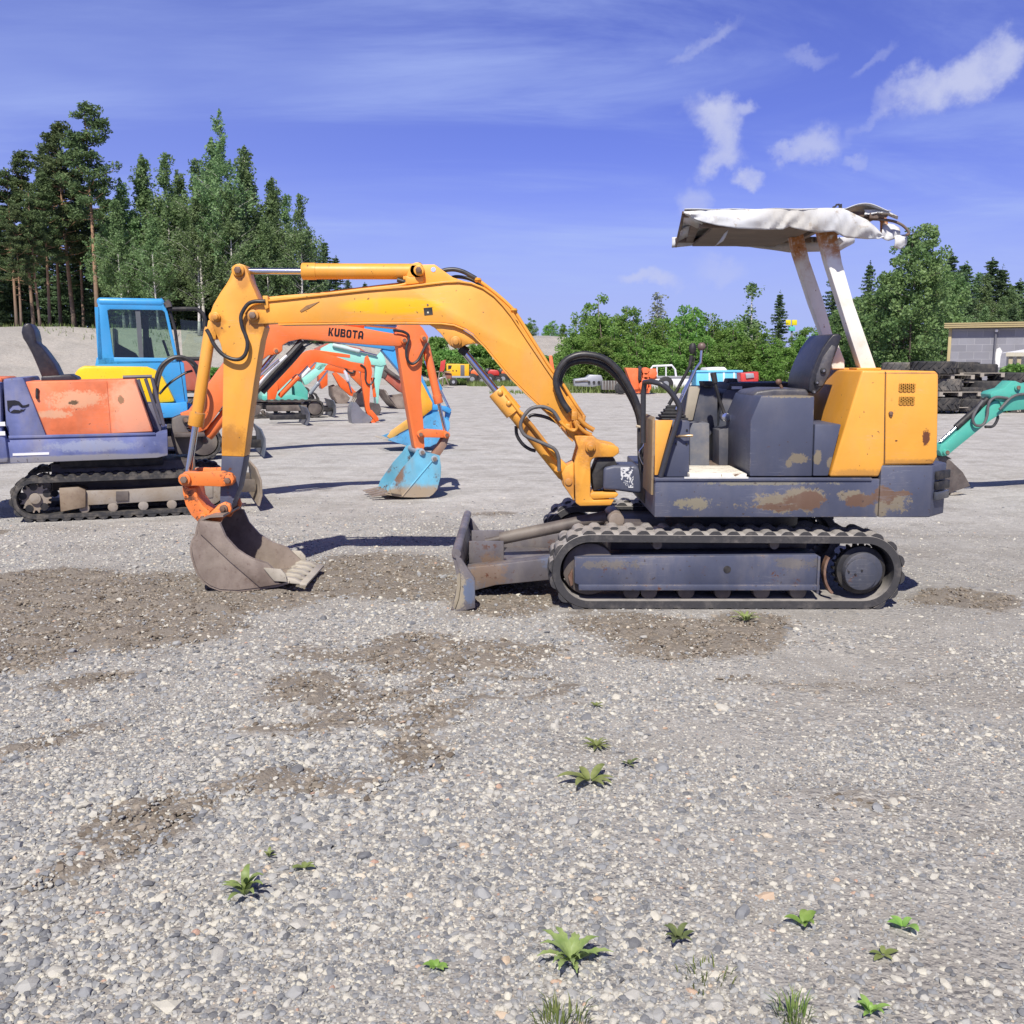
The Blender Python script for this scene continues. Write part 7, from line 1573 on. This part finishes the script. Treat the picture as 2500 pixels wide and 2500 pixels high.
# thin cirrus
sep = N.n('ShaderNodeSeparateXYZ', {0: dirv}); zc_ = N.math('ADD', N.math('MAXIMUM', sep.outputs['Z'], 0.02), .12)
pl_ = N.n('ShaderNodeCombineXYZ', {0: N.math('DIVIDE', sep.outputs['X'], zc_), 1: N.math('DIVIDE', sep.outputs['Y'], zc_), 2: 0.}).outputs[0]
mp = N.n('ShaderNodeMapping', {'Vector': pl_, 'Rotation': (0, 0, R(-35)), 'Scale': (.5, 1.25, 1)}).outputs[0]
ci = N.mr(N.noise(1.1, 7, .62, vec=mp, dist=.8), .38, .74); ci = N.math('MULTIPLY', ci, N.mr(N.noise(.7, 3, .5, vec=pl_), .30, .58))
col = N.mix(N.math('MULTIPLY', ci, .7), col, CLC)
left = N.math('MULTIPLY', N.mr(sep.outputs['X'], .1, -.75), N.mr(sep.outputs['Z'], .0, .45, .32, .46)); col = N.mix(left, col, CLC)
wn1 = N.noise(16, 6, .58, vec=dirv, out='Color'); wn2 = N.noise(55, 4, .6, vec=dirv, out='Color')
off = N.n('ShaderNodeVectorMath', {0: wn1, 1: (.5, .5, .5)}, operation='SUBTRACT').outputs[0]; off = N.n('ShaderNodeVectorMath', {0: off, 1: (.06, .06, .06)}, operation='MULTIPLY').outputs[0]
off2 = N.n('ShaderNodeVectorMath', {0: wn2, 1: (.5, .5, .5)}, operation='SUBTRACT').outputs[0]; off2 = N.n('ShaderNodeVectorMath', {0: off2, 1: (.022, .022, .022)}, operation='MULTIPLY').outputs[0]
wd = N.n('ShaderNodeVectorMath', {0: N.n('ShaderNodeVectorMath', {0: dirv, 1: off}, operation='ADD').outputs[0], 1: off2}, operation='ADD').outputs[0]
tot = None
for (px, py, rx, ry, rot, a) in ((2235, 222, 75, 34, 15, .9), (2330, 215, 95, 45, 25, 1.), (2415, 160, 65, 45, 45, .95), (2460, 120, 30, 36, 60, .8), (1745, 285, 58, 40, 0, 1.), (1765, 335, 42, 55, 0, .9), (1760, 395, 50, 26, 10, .75), (1825, 272, 24, 28, -30, .7), (1828, 434, 30, 22, 0, .9), (1990, 360, 56, 34, 10, .75), (1922, 378, 34, 18, 5, .6), (2088, 388, 32, 14, 20, .45), (1700, 492, 36, 48, -10, .5),
                                 (1600, 695, 75, 22, 0, .75), (1760, 655, 60, 30, 0, .35), (1720, 95, 75, 16, 32, .4), (1985, 140, 50, 16, 5, .3), (2140, 140, 50, 14, 35, .3), (2120, 290, 70, 14, 50, .25)):
    d = ray(px, py).normalized(); rgt = Vector((d.y, -d.x, 0)).normalized(); upv = rgt.cross(d); c_, s_ = math.cos(R(rot)), math.sin(R(rot)); r1 = rgt*c_+upv*s_; u1 = upv*c_-rgt*s_
    a1 = N.math('DIVIDE', N.math('SUBTRACT', N.n('ShaderNodeVectorMath', {0: wd, 1: r1}, operation='DOT_PRODUCT').outputs['Value'], d.dot(r1)), rx/2400)
    b1 = N.math('DIVIDE', N.math('SUBTRACT', N.n('ShaderNodeVectorMath', {0: wd, 1: u1}, operation='DOT_PRODUCT').outputs['Value'], d.dot(u1)), ry/2400)
    l = N.math('SQRT', N.math('ADD', N.math('MULTIPLY', a1, a1), N.math('MULTIPLY', b1, b1)))
    m = N.math('MULTIPLY', N.mr(l, 1.35, .3), a); m = N.math('MULTIPLY', m, N.mr(N.n('ShaderNodeVectorMath', {0: dirv, 1: d}, operation='DOT_PRODUCT').outputs['Value'], .0, .3))
    tot = m if tot is None else N.math('SUBTRACT', N.math('ADD', tot, m), N.math('MULTIPLY', tot, m))
tot = N.math('MULTIPLY', tot, N.mr(N.noise(22, 6, .6, vec=dirv), .25, .6, .45, 1.))
col = N.mix(N.mr(sep.outputs['Z'], .20, .02, 0, .72), col, CLC)
col = N.mix(N.math('MULTIPLY', tot, .9), col, CLC2)
col = N.mix(N.mr(sep.outputs['Z'], .40, .72), col, N.mix(1., col, (.50, .46, .40), 'MULTIPLY'))      # sky dimmed above the view to cut the fill light
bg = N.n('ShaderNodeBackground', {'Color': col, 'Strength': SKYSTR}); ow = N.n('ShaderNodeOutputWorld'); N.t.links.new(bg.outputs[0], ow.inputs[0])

cam = bpy.data.cameras.new('camera'); co_ = bpy.data.objects.new('camera', cam); COL.objects.link(co_)
cam.sensor_width = 36; cam.lens = 36*FPX/2500; cam.clip_end = 3000; cam.clip_start = .05
co_.location = (0, 0, CAMH); co_.rotation_euler = (math.pi/2-PITCH, 0, 0); SC.camera = co_
SC.render.resolution_x = SC.render.resolution_y = 1024
vs_ = SC.view_settings; vs_.view_transform = 'Standard'; vs_.look = 'None'; vs_.gamma = 1; vs_.exposure = EXPO
